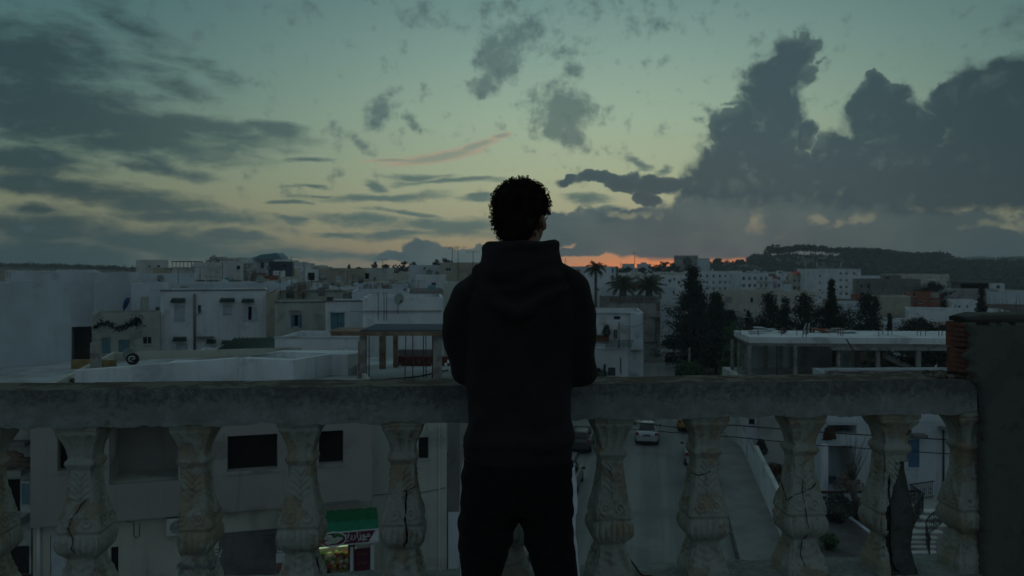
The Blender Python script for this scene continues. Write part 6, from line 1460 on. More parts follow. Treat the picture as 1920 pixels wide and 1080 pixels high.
for (x0, x1, Y, m, z) in ((1394, 1421, 62, M['white2'], 8.0), (1421, 1480, 62.5, M['pale'], 8), (1480, 1560, 62.4, M['grey'], 8), (1579, 1596, 61.5, M['white2'], 7.6), (1596, 1645, 62, M['beige'], 6.4)):
    a, b = at(x0, 0, Y).x, at(x1, 0, Y).x; MB().box((a, Y, ZF + .03), (b, Y + .15, min(z, ZS - .64))).build('back_wall', m, uf)
mb = MB(); p, q = at(1649, 662, 57), at(1720, 697, 57); mb.add([(p.x, 56.5, p.z), (q.x, 56.5, q.z), (q.x, 57.6, q.z), (p.x, 57.6, p.z), (p.x, 56.5, p.z - .25), (q.x, 56.5, q.z - .25), (q.x, 57.6, q.z - .25), (p.x, 57.6, p.z - .25)], [(0, 1, 2, 3), (7, 6, 5, 4), (0, 4, 5, 1), (1, 5, 6, 2), (2, 6, 7, 3), (3, 7, 4, 0)])
for i in range(8):
    t_ = i / 8; x = p.x + (q.x - p.x) * t_; z = p.z + (q.z - p.z) * t_; mb.box((x, 56.55, z - .15), (x + .3, 57.55, z + .06))
mb.build('stair_flight', M['concrete'], uf)
rg = random.Random(3)
for x in (1386, 1389, 1405, 1408, 1465, 1468, 1494, 1508, 1512, 1571, 1576, 1580, 1648, 1655, 1665, 1672, 1720, 1726, 1735, 1760, 1766, 1422):
    c = gp(x, rg.uniform(626, 631), ZS); h = rg.uniform(.3, .75); mb = MB(); mb.bar((c[0], c[1], ZS), (c[0] + rg.uniform(-.05, .05), c[1], ZS + h), .035); mb.build('rebar', M['rust'], uf)
for k, (x, y, w, h, m, lab) in enumerate([(1420, 626, .9, .25, M['white'], 'pale broken slabs lying on the unfinished roof at the left'), (1436, 622, 1.1, .35, M['white2'], 'longer pale slab pile behind the broken slabs'), (1538, 624, .9, .35, M['terracotta'], 'low heap of terracotta bricks on the unfinished roof'), (1565, 623, 1.2, .3, M['grey'], 'grey slab stack beside the terracotta heap'), (1470, 625, .35, .35, M['iron'], 'black bundle on the unfinished roof'), (1590, 625, 1.0, .2, M['white'], 'flat white boards right of the grey slab stack')]):
    c = gp(x, y, ZS); mb = MB(); rr = random.Random(k)
    for i in range(6): a = rr.uniform(-w / 2, w / 2); mb.box((a - w * .3, rr.uniform(-.4, 0), i * h / 6), (a + w * .3, rr.uniform(.1, .5), (i + .9) * h / 6), rz=rr.uniform(-.4, .4))
    mb.build('roof_debris', m, None, (c[0], c[1], ZS), label=lab, cat='debris', kind='stuff')
c0, c1 = at(1587, 636, 50), at(1625, 700, 50); MB().bar(c0, c1, .06).build('leaning_pole', M['iron'], label='thin dark pole leaning before the unfinished slab', cat='pole')
MB().tube([at(1457, 648, 52), at(1457, 716, 52)], .035, 6).build('thin_pole', M['iron'], label='thin upright black pole before the unfinished columns', cat='pole')
# ------------------------------------------------------------------ street poles and cables
for k, (x, yt, yb, Y, lab) in enumerate([(1160.5, 604, 716, 82, 'tall grey utility pole before the white corner house'), (1292.5, 652, 706, 94, 'thin pole between the hedge and the big conifer'), (1253, 470, 474, 300, '')][:2]):
    p = at(x, yt, Y); MB().tube([(0, 0, 0), (0, 0, p.z)], [.16, .10], 8).build('utility_pole', M['concrete'], None, (p.x, Y, 0), label=lab, cat='pole')
cable('overhead_cable', 'upper of two black cables strung across the street', [at(1120, 784, 24), at(1272, 802, 23.6), at(1374, 797, 22.9), at(1562, 812, 22.3), at(1980, 836, 22)], .017)
cable('overhead_cable', 'lower of two black cables strung across the street', [at(1120, 800, 25), at(1385, 820, 23), at(1531, 835, 22.4), at(1980, 864, 22)], .014)
for k in range(5):
    cable('street_cable', ['highest', 'second', 'third', 'fourth', 'lowest'][k] + ' of the thin cables running from the utility pole along the white corner house', [at(1160.5, 606 + k * 4, 82), at(1205 + 6 * k, 607 + k * 7, 84 + 6 * k), at(1250, 600 + k * 10, 120)], .022, sag=.35)

# ------------------------------------------------------------------ cars
def glass_mat(): return M['glass']
TY = mat('tyre_rubber', (0.012, 0.012, 0.012), 0.9, 0.1, 5, 0.1); RIMM = mat('rim_metal', (0.22, 0.23, 0.24), 0.4, 0.1, 5, 0, metal=0.7)
PLA = mat('number_plate', (0.05, 0.055, 0.06), 0.5, 0, bump=0); TAIL = mat('tail_lens', (0.20, 0.012, 0.02), 0.25, 0, bump=0, spec=0.5); HEAD = mat('head_lens', (0.35, 0.36, 0.36), 0.2, 0, bump=0, spec=0.5)
def paint(name, c): return mat(name, c, 0.32, 0.04, 2, 0.0, spec=0.5, metal=0.15)
def car(label, body_m, loc, rz, hatch=False):
    """rear of the car at its origin, nose towards +y"""
    t = thing('parked_car' if 'parked' in label else 'car', label, 'car', loc, rz); Lc, Wd = 4.25, .84
    def sec(y, hw, z0, z1, r=.10, n=24, p=3.6):
        zc, hz = (z0 + z1) / 2, (z1 - z0) / 2; out = []
        for k in range(n):
            a = 2 * math.pi * k / n; c, s = math.cos(a), math.sin(a); L_ = (abs(c) ** p + abs(s) ** p) ** (1 / p); zz = s / L_
            out.append(Vector((hw * c / L_ * (1 - .05 * max(0, zz)), y, zc + hz * zz)))
        return out
    mb = MB()
    top = [(0.0, .66, .45, .74), (.03, .76, .36, .92), (.12, .81, .30, 1.0), (.45, .835, .26, 1.02), (1.0, .845, .22, .98), (1.8, .85, .20, .95), (2.6, .85, .20, .95), (3.1, .845, .22, .96), (3.6, .83, .24, .88), (4.0, .79, .28, .78), (4.18, .70, .34, .68), (4.25, .55, .42, .58)]
    if hatch: top = [(0.0, .66, .45, .80), (.04, .78, .34, .95), (.2, .83, .28, .98)] + top[4:]
    mb.loft([sec(*q) for q in top]); bd = mb.build('body', body_m, t)
    # cabin: roof over pillars, glass set just proud
    R0, R1 = (.72, 1.32) if not hatch else (.18, .50); F0, F1 = 2.35, 3.15
    cab = [(R0, .70, .93, .97), (R0 + .15, .70, .90, 1.08), ((R0 + R1) / 2 + .05, .665, .90, 1.25), (R1, .60, .90, 1.40), (R1 + .3, .585, .90, 1.445), (F0 - .25, .585, .90, 1.45), (F0, .60, .90, 1.41), ((F0 + F1) / 2, .665, .90, 1.21), (F1 - .1, .71, .90, 1.0), (F1, .71, .90, .96)]
    mb = MB(); mb.loft([sec(y, w, a, b, p=5.0) for y, w, a, b in cab]); mb.build('cabin', body_m, t)
    def quad(pts, name, m, thick=.012, push=(0, 0, 0)):
        P = [Vector(p) + Vector(push) for p in pts]; n = (P[1] - P[0]).cross(P[2] - P[0]).normalized() * thick; g = MB(); g.add([*P, *[p + n for p in P]], [(3, 2, 1, 0), (4, 5, 6, 7), (0, 1, 5, 4), (1, 2, 6, 5), (2, 3, 7, 6), (3, 0, 4, 7)]); return g.build(name, m, t)
    quad([(-.60, R0 + .08, 1.03), (.60, R0 + .08, 1.03), (.50, R1 - .06, 1.385), (-.50, R1 - .06, 1.385)], 'rear_window', glass_mat(), .05, (0, -.055, .03))
    quad([(.60, F1 - .12, 1.0), (-.60, F1 - .12, 1.0), (-.52, F0 + .04, 1.39), (.52, F0 + .04, 1.39)], 'windscreen', glass_mat(), .05, (0, .05, .02))
    for s in (-1, 1):
        for (a, b) in ((R1 - .05, 1.85), (1.92, F0 + .25)):
            pts = [(s * .705, a, 1.0), (s * .705, b, 1.0), (s * .615, b - (.10 if b > 2 else 0), 1.36), (s * .615, a + .12, 1.36)]
            if s > 0: pts = pts
            else: pts = pts[::-1]
            quad(pts, 'side_window', glass_mat(), .02, (s * .0, 0, 0))
        g = MB(); g.add([(s * .56, -.005, .74), (s * .80, .05, .74), (s * .80, .05, .96), (s * .60, .015, .96), (s * .56, .06, .74), (s * .79, .18, .74), (s * .79, .18, .96), (s * .60, .10, .96)], [(0, 1, 2, 3), (7, 6, 5, 4), (0, 4, 5, 1), (1, 5, 6, 2), (2, 6, 7, 3), (3, 7, 4, 0)]); g.build('tail_light', TAIL, t)
        MB().box((s * .66 - .12, 4.05, .62), (s * .66 + .12, 4.215, .76)).build('headlight', HEAD, t)
        g = MB(); g.ell((s * .95, F1 - .45, 1.02), (.11, .06, .08), 10, 8); g.bar((s * .80, F1 - .43, .98), (s * .9, F1 - .43, 1.0), .03); g.build('mirror', M['iron'], t)
        for y in (.80, 3.42):
            w = MB(); w.tube([(s * .64, y, .30), (s * .66, y, .30), (s * .82, y, .30), (s * .845, y, .30)], [.27, .30, .30, .26], 18, smooth=False); wo = w.build('wheel', TY, t)
            w = MB(); w.tube([(s * .82, y, .30), (s * .852, y, .30)], .19, 10); w.build('rim', RIMM, wo)
    MB().box((-.74, -.04, .36), (.74, .10, .56)).build('rear_bumper', body_m, t); MB().box((-.74, -.03, .20), (.74, .2, .35)).build('bumper_skirt', TY, t)
    MB().box((-.26, -.012, .70), (.26, .03, .82)).build('number_plate', PLA, t); MB().box((-.70, 4.10, .38), (.70, 4.27, .54)).build('front_bumper', body_m, t)
    return t
TR = -RT
car('silver sedan driving away down the middle of the street', paint('silver_paint', (0.38, 0.42, 0.44)), (rx(-1.25, 58), 58, 0), TR)
car('yellow taxi parked at the right kerb ahead of the dark cars', paint('taxi_yellow', (0.40, 0.22, 0.03)), (rx(1.95, 62.6), 62.6, 0), TR)
car('black hatchback parked at the right kerb nearest to the terrace', paint('black_paint', (0.02, 0.022, 0.026)), (rx(2.25, 46), 46, 0), TR, True)
car('dusty white sedan parked at the right kerb behind the black hatchback', paint('dusty_white_paint', (0.30, 0.32, 0.33)), (rx(2.2, 51.6), 51.6, 0), TR)
car('dark grey car parked half hidden behind a baluster on the left kerb', paint('dark_grey_paint', (0.06, 0.065, 0.07)), (rx(-5.95, 55.5), 55.5, 0), TR, True)
car('grey blue car parked on the left kerb beside the legs of the standing man', paint('grey_blue_paint', (0.09, 0.11, 0.13)), (rx(-5.75, 45.2), 45.2, 0), TR)
car('black sedan parked on the left kerb lowest in view', paint('black_blue_paint', (0.025, 0.03, 0.04)), (rx(-5.6, 39.6), 39.6, 0), TR)
car('dark car parked far down the street beneath the big conifer', paint('far_dark_paint', (0.025, 0.015, 0.018)), (rx(1.0, 108), 108, 0), TR, True)
# ------------------------------------------------------------------ trees
def leafmesh(pts, size, m, name, parent, flat=.0, **k):
    """a leaf-sized triangle pair at every point, in random directions"""
    n = len(pts); pts = np.asarray(pts); a = np.random.normal(size=(n, 3)); a /= np.linalg.norm(a, axis=1)[:, None]; b = np.random.normal(size=(n, 3)); b -= a * (a * b).sum(1)[:, None]; b /= np.linalg.norm(b, axis=1)[:, None]
    s = size * np.random.uniform(.6, 1.4, size=(n, 1))
    V_ = np.empty((n * 4, 3)); V_[0::4] = pts - a * s; V_[1::4] = pts + b * s * .55; V_[2::4] = pts + a * s; V_[3::4] = pts - b * s * .55
    me = bpy.data.meshes.new(name); me.vertices.add(n * 4); me.vertices.foreach_set('co', V_.ravel()); me.loops.add(n * 4); me.loops.foreach_set('vertex_index', np.arange(n * 4)); me.polygons.add(n); me.polygons.foreach_set('loop_start', np.arange(0, n * 4, 4)); me.materials.append(m); me.update(calc_edges=True)
    return link(name, me, parent, **k)
def conifer(label, px, yt, yb, wpx, Y, kind='pine', n=95, per=55, m=None, zb=0.0, group=None, seed=0, leaf=None):
    rg = np.random.RandomState(seed + int(px)); h = CZ - (yt - 500) / 1500 * Y - zb; Rr = wpx / 2 / 1500 * Y * (2.2 if yb == 640 and kind == 'pine' else 1.45 if yb == 640 else 1.28); x = (px - 960) / 1500 * Y
    t = thing('cypress_tree' if kind == 'cypress' else 'conifer', label, 'tree', (x, Y, zb), 0, group)
    mb = MB(); mb.tube([(0, 0, 0), (.05, 0, h * .3), (0, .05, h * .7), (0, 0, h * .97)], [h * .022, h * .018, h * .010, .02], 7); mb.build('trunk', M['bark'], t)
    P = []
    n = int(n * 1.7); per = int(per * .7)
    br = MB()
    for i in range(n):
        q = rg.uniform(.06, 1.0) ** (.9 if kind != 'cypress' else .8); f = rg.uniform(0, 2 * math.pi)
        if kind == 'pine': prof = (1 - q) ** .8 * (.45 + .72 * rg.rand()) * (1 + .22 * math.sin(q * 17 + f * 2 + px)) * (1.0 if q > .18 else .75)
        elif kind == 'cypress': prof = math.sin(math.pi * min(1, (q * .93 + .12)) ** .75) * 1.0 * (.88 + .18 * rg.rand()) * (1 - q * .35)
        else: prof = math.sqrt(max(0, 1 - (2 * q - 1) ** 2)) * (.7 + .5 * rg.rand())
        L = max(.12, Rr * prof * 1.15); rise = {'pine': rg.uniform(-.12, .38), 'cypress': rg.uniform(.6, 1.6), 'round': rg.uniform(-.1, .5)}[kind]
        z0 = h * q * .97; d_ = np.array([math.cos(f), math.sin(f), rise]); 
        if kind == 'cypress': L *= .8 * min(1, (1.03 - q) * 3.2) ** .5; rise = min(rise, .92 * (h - z0) / max(L, .05)); d_[2] = rise
        e = np.array([0, 0, z0]) + d_ * L; e[2] = min(e[2], h * 1.0)
        if i % 3 == 0: br.tube([(0, 0, z0), tuple(e)], [h * .005 + .01, .012], 4)
        k = int(per * (.5 + L / Rr)); s_ = rg.uniform(.22, 1.05, size=k) ** .8
        c = np.array([0, 0, z0])[None] * (1 - s_[:, None]) + e[None] * s_[:, None]
        c += rg.normal(size=(k, 3)) * np.array([.10, .10, .075]) * (.6 + .7 * s_[:, None]) * max(.5, min(Rr, 3.0)) * .85
        P.append(c)
    br.build('limb', M['bark'], t, kind='stuff')
    P = np.concatenate(P); P = P[(P[:, 2] > .2) & (P[:, 2] < h * 1.02)]
    leafmesh(P, leaf or max(.10, Y * .0014), m or M['leaf'], 'crown', t, kind='stuff')
    return t
conifer('big ragged dark conifer standing beside the street', 1300, 497, 700, 92, 100, 'pine', 150, 110)
conifer('second dark conifer leaning against the big ragged one', 1342, 548, 700, 84, 97, 'pine', 120, 90)
conifer('low dark tree spreading over the street before the big conifer', 1268, 638, 690, 34, 104, 'round', 40, 50, zb=2.2)
conifer('slim dark tree at the right foot of the second conifer', 1370, 580, 700, 44, 95, 'pine', 60, 60)
conifer('small dark tree standing alone over the unfinished slab at the left', 1403, 577, 640, 26, 80, 'pine', 50, 40)
conifer('bushy dark conifer with a spike behind the unfinished slab', 1442, 548, 640, 58, 79, 'pine', 100, 80)
conifer('narrow ragged conifer between two bushy ones', 1472, 556, 640, 34, 80, 'pine', 70, 60)
conifer('bushy dark conifer left of the tall pointed cypress', 1508, 544, 640, 58, 78, 'pine', 100, 80)
conifer('tall pointed cypress before the white apartment block', 1559, 519, 640, 40, 77, 'cypress', 160, 60)
conifer('broad low conifer at the foot of the pointed cypress', 1562, 572, 640, 66, 79, 'round', 80, 60)
conifer('broad conifer with twin tops right of the pointed cypress', 1624, 550, 640, 58, 75, 'pine', 110, 80)
conifer('thinner twin top beside the broad conifer', 1641, 548, 640, 34, 76, 'pine', 60, 60)
conifer('small pointed cypress before the beige grey block', 1668, 582, 640, 26, 70, 'cypress', 80, 50)
conifer('dark tree between the cream flats and the brick house', 1748, 530, 600, 46, 134, 'round', 70, 50)
conifer('dark thick cypress rising over the broken wall', 1840, 530, 600, 30, 92, 'cypress', 130, 60)
conifer('low spreading dark tree over the right end of the slab', 1722, 594, 640, 62, 66, 'round', 80, 70)
conifer('dark bushes massed beside the broken wall', 1768, 606, 640, 70, 64, 'round', 90, 70)
conifer('grey green bush below the beige grey block', 1692, 607, 640, 28, 68, 'round', 40, 40, m=M['hedge'])
conifer('yellow green bush behind the unfinished roof', 1622, 617, 645, 36, 62.5, 'round', 50, 60, m=M['leaf3'])
conifer('small yellow green bush right of the larger one', 1652, 613, 640, 22, 63.5, 'round', 40, 40, m=M['leaf3'])
conifer('olive green bush at the left end of the unfinished slab', 1374, 600, 650, 30, 70, 'round', 50, 50, m=M['hedge'])
# clipped hedge by the road
hx0, hx1 = 1268, 1318; Yh = 91; x0, x1 = at(hx0, 0, Yh).x, at(hx1, 0, Yh).x; zt = at(0, 680, Yh).z
hd = thing('hedge', 'rounded green clipped hedge beside the road', 'hedge', ((x0 + x1) / 2, Yh, 0)); rg = np.random.RandomState(4); n = 9000
u = rg.uniform(-1, 1, n); v = rg.uniform(-1, 1, n); w = rg.uniform(0, 1, n); e = np.abs(u) ** 4 + np.abs(v) ** 4 + np.abs(w) ** 4; sel = (e > .55) & (e < 1.05)
P = np.stack([u * (x1 - x0) / 2, v * 1.3, w * zt], 1)[sel]; leafmesh(P, .12, M['hedge'], 'foliage', hd, kind='stuff')
MB().box((-(x1 - x0) / 2 * .85, -1.05, 0), ((x1 - x0) / 2 * .85, 1.05, zt * .85)).build('stems', M['leaf'], hd)
# bushes and bare tree in the garden
def bush(label, px, py, Y, r, h, m, n=2500, leaf=.06):
    c = at(px, py, Y); t = thing('bush', label, 'bush', (c.x, Y, max(0, c.z - h))); rg = np.random.RandomState(int(px)); v = rg.normal(size=(n, 3)); v /= np.linalg.norm(v, axis=1)[:, None]; v *= rg.uniform(.3, 1, size=(n, 1)) ** .5; v[:, 2] = (v[:, 2] + 1) / 2 * h
    v[:, :2] *= r * (1 + .3 * np.sin(v[:, 2:3] * 5 + px)); leafmesh(v, leaf, m, 'foliage', t, kind='stuff'); mb = MB()
    for i in range(6): a = i; mb.tube([(0, 0, 0), (math.cos(a) * r * .5, math.sin(a) * r * .5, h * .7)], [.03, .01], 4)
    mb.build('stem', M['bark'], t)
bush('dark shrub in the brown yard beside the seventh baluster', 1568, 925, 40.5, .9, 1.6, M['leaf2'], 1600); bush('leafy plant at the foot of the garden wall', 1556, 1000, 36.5, .4, .8, M['hedge'], 700)
bush('dark woven dome shaped bush behind the garden wall', 1427, 822, 50.5, .42, 1.1, M['iron'], 1200, .05); bush('dry reddish bush beside the cream door', 1449, 872, 49, .6, 1.0, M['rust'], 1000, .06)
bush('small green bush at the far end of the pavement', 1379, 793, 63, .45, 1.6, M['hedge'], 900); bush('dark straggly bush before the porch of the white house', 1590, 885, 42.6, .75, 1.1, M['wood'], 900, .06)
bush('dark potted shrub beside the low white house front', 1122, 690, 79, .9, 1.4, M['leaf'], 1100, .09); bush('small shrub on the balcony of the white corner house', 1137, 607, 84.5, .45, 1.4, M['leaf'], 500, .08)
bush('low shrub on the white wall left of the unfinished house', 1345, 700, 80, 1.2, .8, M['leaf'], 900, .09)
bt = thing('bare_tree', 'bare pruned tree with thin upright twigs in the yard', 'tree', (at(1606, 980, 40.8).x, 40.8, 0.1)); mb = MB(); rg = random.Random(5)
mb.tube([(0, 0, 0), (.02, 0, .6), (-.18, 0, 1.4), (-.22, 0, 2.0)], [.17, .15, .16, .20], 9); mb.ell((.12, 0, 1.0), (.17, .15, .15), 10, 8); mb.build('trunk', M['bark'], bt)
mb = MB()
for i in range(46):
    a = rg.uniform(0, 6.28); l = rg.uniform(1.0, 2.6); s_ = rg.uniform(.1, .55); p = Vector((-.22 + rg.uniform(-.1, .1), 0, rg.uniform(1.7, 2.1))); pts = [p]
    for k in range(4): p = p + Vector((math.cos(a) * s_ * l / 4 + rg.uniform(-.05, .05), math.sin(a) * s_ * l / 4, l / 4)); pts.append(p)
    mb.tube(pts, [.022, .016, .011, .008, .004], 4)
mb.build('twigs', M['bark'], bt, kind='stuff')
for k, (x, Y) in enumerate(((1868, 96), (1893, 98), (1915, 95))):
    t = thing('bare_tree', ['leftmost of three bare trees over the dark wall', 'middle of three bare trees over the dark wall', 'rightmost of three bare trees over the dark wall'][k], 'tree', (at(x, 0, Y).x, Y, 0)); MB().tube([(0, 0, 0), (0, 0, 4)], [.16, .10], 6).build('trunk', M['bark'], t); mb = MB(); H_ = CZ - 52 / 1500 * Y
    for i in range(60):
        a = rg.uniform(0, 6.28); l = rg.uniform(2, H_ - 3.4); p = Vector((0, 0, rg.uniform(3, 4))); pts = [p]; s_ = rg.uniform(.1, .5)
        for j in range(4): p = p + Vector((math.cos(a) * s_ * l / 4 + rg.uniform(-.12, .12), math.sin(a) * s_ * l / 4, l / 4)); pts.append(p)
        mb.tube(pts, [.04, .03, .022, .016, .01], 4)
    mb.build('twigs', M['bark'], t, kind='stuff')
# palms: each frond a rib with leaflets
def frond_mesh(L, seed, droop=1.0, nl=26, wl=.42):
    rg = random.Random(seed); mb = MB(); rib = []; 
    for i in range(11):
        t = i / 10; rib.append(Vector((L * (t - .18 * droop * t * t), 0, L * (.42 * t - .62 * droop * t * t))))
    mb.tube(rib, [.035 * (1 - t / 11) + .006 for t in range(11)], 5)
    for i in range(nl):
        t = .12 + .88 * i / nl; k = t * 10; a = rib[int(min(k, 9))].lerp(rib[min(int(k) + 1, 10)], k - int(k)); l = L * wl * math.sin(math.pi * min(1, t * .85 + .12)) ** .7 * rg.uniform(.8, 1.1)
        for s in (-1, 1):
            e = a + Vector((l * .62, s * l * .55, -l * rg.uniform(.15, .5))); w = Vector((.035 * L / 2.2, 0, .012)); mb.add([a - w, a + w, e], [(0, 1, 2)])
    return mb.mesh('frond', M['palm'])
def palm(label, px, yc, ytr, Y, L, nf, tr, seed, zb=0.0, bulge=1.0, dr=1.0):
    c = at(px, yc, Y); t = thing('palm_tree', label, 'tree', (c.x, Y, zb)); h = c.z - zb
    mb = MB(); n = 24; rings = [(tr * (1.15 if i < 2 else 1) * (1 + .10 * (i % 2)) * (bulge if i > n - 5 else 1), h * i / n) for i in range(n + 1)]
    mb.loft([[Vector((r * math.cos(a), r * math.sin(a), z)) for a in np.linspace(0, 2 * math.pi, 10, endpoint=False)] for r, z in rings]); mb.build('trunk', M['bark'], t)
    ms = [frond_mesh(L, seed + k, dr * [1.0, .75, 1.35][k]) for k in range(3)]; rg = random.Random(seed)
    for i in range(nf):
        q = i / nf; up = R(-72 + 112 * q ** .8); az_ = i * 2.39996
        o = link('frond', ms[i % 3], t, (0, 0, h), rot=(0, up, az_)); s = rg.uniform(.85, 1.1) * (.75 if q < .2 else 1); o.scale = (s, s, s)
palm('tallest thin trunked palm with a small ragged crown against the sunset', 1117, 503, 0, 105, 1.75, 34, .17, 1, dr=1.15)
palm('stubby palm with a wide crown behind the grey corner building at the left', 1168, 535, 0, 118, 2.8, 40, .38, 7, bulge=1.3, dr=.75)
palm('stubby palm with arching fronds above the right end of the grey corner building', 1217, 536, 0, 116, 2.9, 40, .38, 13, bulge=1.25, dr=.8)
# ------------------------------------------------------------------ wooded hill and skyline trees
def hillz(px, Y): # height of the hill mesh
    t = max(0, min(1, (Y - 330) / 290)); zr = CZ - (ridge(px) - 500) / 1500 * 620; return -.3 + (zr + .3) * (t * t * (3 - 2 * t))
def lumps(name, label, cat, spec, m, leafsize, per=120, seed=1):
    rg = np.random.RandomState(seed); P = []
    for (x, Y, z, r) in spec:
        k = per; v = rg.normal(size=(k, 3)); v /= np.linalg.norm(v, axis=1)[:, None]; v *= rg.uniform(.45, 1.0, size=(k, 1)) * np.array([r, r, r * .75]); v += rg.normal(size=v.shape) * r * .18; P.append(v + np.array([x, Y, z]))
    return leafmesh(np.concatenate(P), leafsize, m, name, None, label=label, cat=cat, kind='stuff')
rg = np.random.RandomState(33); sp = []
for i in range(1500):
    px = rg.uniform(1400, 2100); Y = rg.uniform(345, 620)
    lim = np.interp(px, [1400, 1440, 1500, 2100], [.9, .25, .0, .0])
    if (Y - 345) / 275 < lim: continue
    if 1432 < px < 1578 and Y > 575: continue
    if 1425 < px < 1580 and Y > 500 and rg.rand() < .3: continue
    r = rg.uniform(1.3, 2.6) ** 1.4 * (.55 if (1432 < px < 1578 and Y > 500) else 1); sp.append(((px - 960) / 1500 * Y, Y, hillz(px, Y) + r * .4, r))
lumps('hill_wood', 'dark wood covering the hill behind the apartment blocks', 'wood', sp, M['farleaf'], .62, 90)
sp = []
for i in range(520):
    px = rg.uniform(1225, 1445); Y = rg.uniform(360, 600); 
    if rg.rand() < .35: continue
    r = rg.uniform(1.2, 2.6); sp.append(((px - 960) / 1500 * Y, Y, hillz(px, Y) + r * .3, r))
lumps('hill_scrub', 'scrub and small trees dotting the slope under the sunset', 'scrub', sp, M['hillg'], .6, 60)
sp = []
for i in range(300): px = rg.uniform(-200, 262); Y = rg.uniform(560, 620); r = rg.uniform(1.0, 2.4); sp.append(((px - 960) / 1500 * Y, Y, hillz(px, 620) + r * .6, r))
lumps('distant_treeline', 'low dark treeline along the horizon at the far left', 'treeline', sp, M['farleaf'], .55, 60)
# dense belt of trees to the right along the ridge
sp = []
for px in np.arange(1578, 1800, 2.2):
    top = np.interp(px, [1578, 1600, 1640, 1680, 1720, 1765, 1790, 1800], [464, 465, 467, 471, 475, 473, 484, 492]) + rg.uniform(-1.5, 1.5)
    zt_ = CZ - (top - 500) / 1500 * 612; r = rg.uniform(1.8, 3.0); g = hillz(px, 612)
    for z in np.arange(zt_ - r * .75, g, -2.4): sp.append(((px - 960) / 1500 * 612, 612 + rg.uniform(-6, 4), z, r))
lumps('ridge_wood', 'unbroken dark belt of pines along the ridge', 'wood', sp, M['farleaf'], .8, 60)
kk = 0
for (px, yt, w) in [(1441, 461, 17), (1452, 459, 20), (1463, 463, 14), (1474, 461, 20), (1486, 463, 15), (1497, 459, 19), (1508, 458.5, 20), (1520, 461, 17), (1530, 460, 19), (1541, 461, 17), (1549, 467, 10), (1562, 464, 16), (1573, 465, 17), (1584, 465, 16)]:
    Y = 606; x = (px - 960) / 1500 * Y; g = hillz(px, 606) - .5; zt_ = CZ - (yt - 500) / 1500 * Y; h = zt_ - g; R_ = w / 2 / 1500 * Y * 1.15; sd = random.Random(int(px))
    t = thing('pine_tree', ['leftmost thick pine of the row on the hill crest', 'tall pine second from the left on the hill crest', 'small pine in a dip of the crest row', 'broad pine right of the dip in the crest row', 'short pine touching the broad one on the crest', 'first of three high pines in the middle of the crest row', 'highest pine in the middle of the crest row', 'last of the three high pines on the crest', 'round pine before the gap with bare trunks', 'pine over the bright band of bare trunks', 'smallest pine just left of the gap in the crest row', 'first pine right of the gap in the crest row', 'second pine right of the gap in the crest row', 'pine where the crest row meets the dark belt'][kk], 'tree', (x, Y, g), 0, 'pines along the hill crest'); kk += 1
    mb = MB(); mb.tube([(0, 0, 0), (sd.uniform(-.4, .4), 0, h * .5), (0, 0, h * .85)], [.32, .26, .12], 5); mb.tube([(0, 0, h * .45), (R_ * .5, 0, h * .7)], [.14, .07], 4); mb.tube([(0, 0, h * .4), (-R_ * .5, .3, h * .68)], [.14, .07], 4); mb.build('trunk', M['bark'], t)
    rr = np.random.RandomState(int(px)); P = []
    for i in range(15):
        c = np.array([rr.uniform(-.75, .75) * R_, rr.uniform(-.6, .6) * R_, h * rr.uniform(.52 if px > 1480 else .3, .93)]); c[2] -= abs(c[0]) / R_ * h * .08; r = rr.uniform(.28, .5) * R_; v = rr.normal(size=(90, 3)); v /= np.linalg.norm(v, axis=1)[:, None]; P.append(c + v * rr.uniform(.3, 1, size=(90, 1)) * [r, r, r * .85])
    leafmesh(np.concatenate(P), .5, M['farleaf'], 'crown', t, kind='stuff')
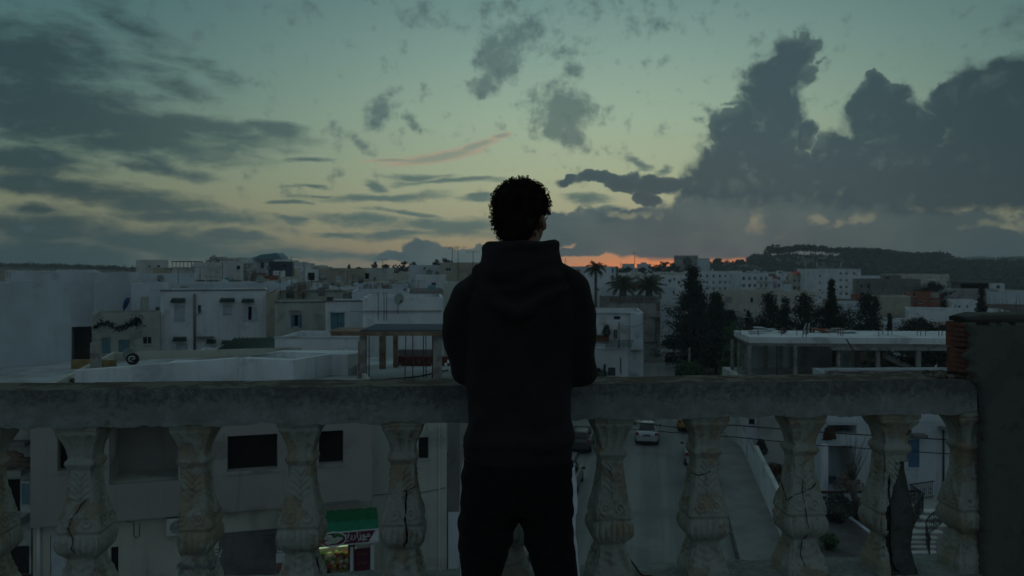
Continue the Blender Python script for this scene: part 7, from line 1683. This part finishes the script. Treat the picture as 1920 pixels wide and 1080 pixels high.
# single trees on the town skyline
for k, (px, yt, yb, w, Y, lab) in enumerate([(703, 490, 503, 9, 290, 'small lollipop shaped tree over the grey house roof'), (655, 495, 505, 6, 292, 'thin spike of a tree over the mustard block'), (605, 497, 505, 12, 288, 'low dark tree over the left end of the mustard block'), (618, 500, 505, 10, 286, 'low dark tree next to the spike'), (673, 500, 506, 14, 286, 'low tree at the right end of the mustard block'), (725, 496, 512, 22, 285, 'broad dark tree behind the small grey house'), (740, 497, 512, 20, 283, 'dark tree right of the broad one'), (759, 489, 512, 22, 280, 'highest dark tree left of the bluish cube house'), (775, 491, 500, 16, 284, 'dark crown showing over the bluish cube house'), (818, 486, 496, 16, 270, 'bushy dark crown over the beige house at its left'), (832, 483, 494, 18, 268, 'tallest bushy crown over the beige house'), (846, 488, 494, 14, 272, 'low crown right of the tallest bushy one'), (1136, 496, 500, 5, 300, 'tiny bush on the big white block skyline'),
    (1176, 500, 512, 20, 330, 'dark tree behind the two stubby palms'), (1204, 502, 514, 18, 330, 'dark tree beside the skyline buildings'), (1228, 497, 512, 18, 340, 'dark tree right of the skyline buildings'), (1246, 492, 506, 20, 380, 'dark crown left of the long skyline building'), (1262, 493, 510, 16, 370, 'dark tree before the left end of the long skyline building'), (1289, 483, 498, 10, 460, 'small tree before the middle of the long skyline building'), (1346, 486, 494, 9, 560, 'tiny tree standing in the orange light'), (1387, 488, 494, 8, 570, 'second tiny tree at the right of the orange light')]):
    conifer(lab, px, yt, yb, w * 1.15, Y, 'round', 30, 26, zb=(hillz(px, Y) - .5) if Y > 340 else 0.0, leaf=Y * .0016)
# ------------------------------------------------------------------ evening air
hz = MB(); hz.box((-1500, -30, -1.2), (1500, 900, 46)); ho = hz.build('haze', None, kind='stuff')
hm = bpy.data.materials.new('haze'); hm.use_nodes = True; hm.node_tree.nodes.clear(); hn = NT(hm.node_tree)
vo_ = hn.new('ShaderNodeOutputMaterial'); pv = hn.new('ShaderNodeVolumePrincipled'); hn.l.new(pv.outputs[0], vo_.inputs['Volume'])
pv.inputs['Color'].default_value = (0.80, 0.88, 0.92, 1); pv.inputs['Density'].default_value = 0.00042; pv.inputs['Anisotropy'].default_value = 0.0
ho.data.materials.clear(); ho.data.materials.append(hm)
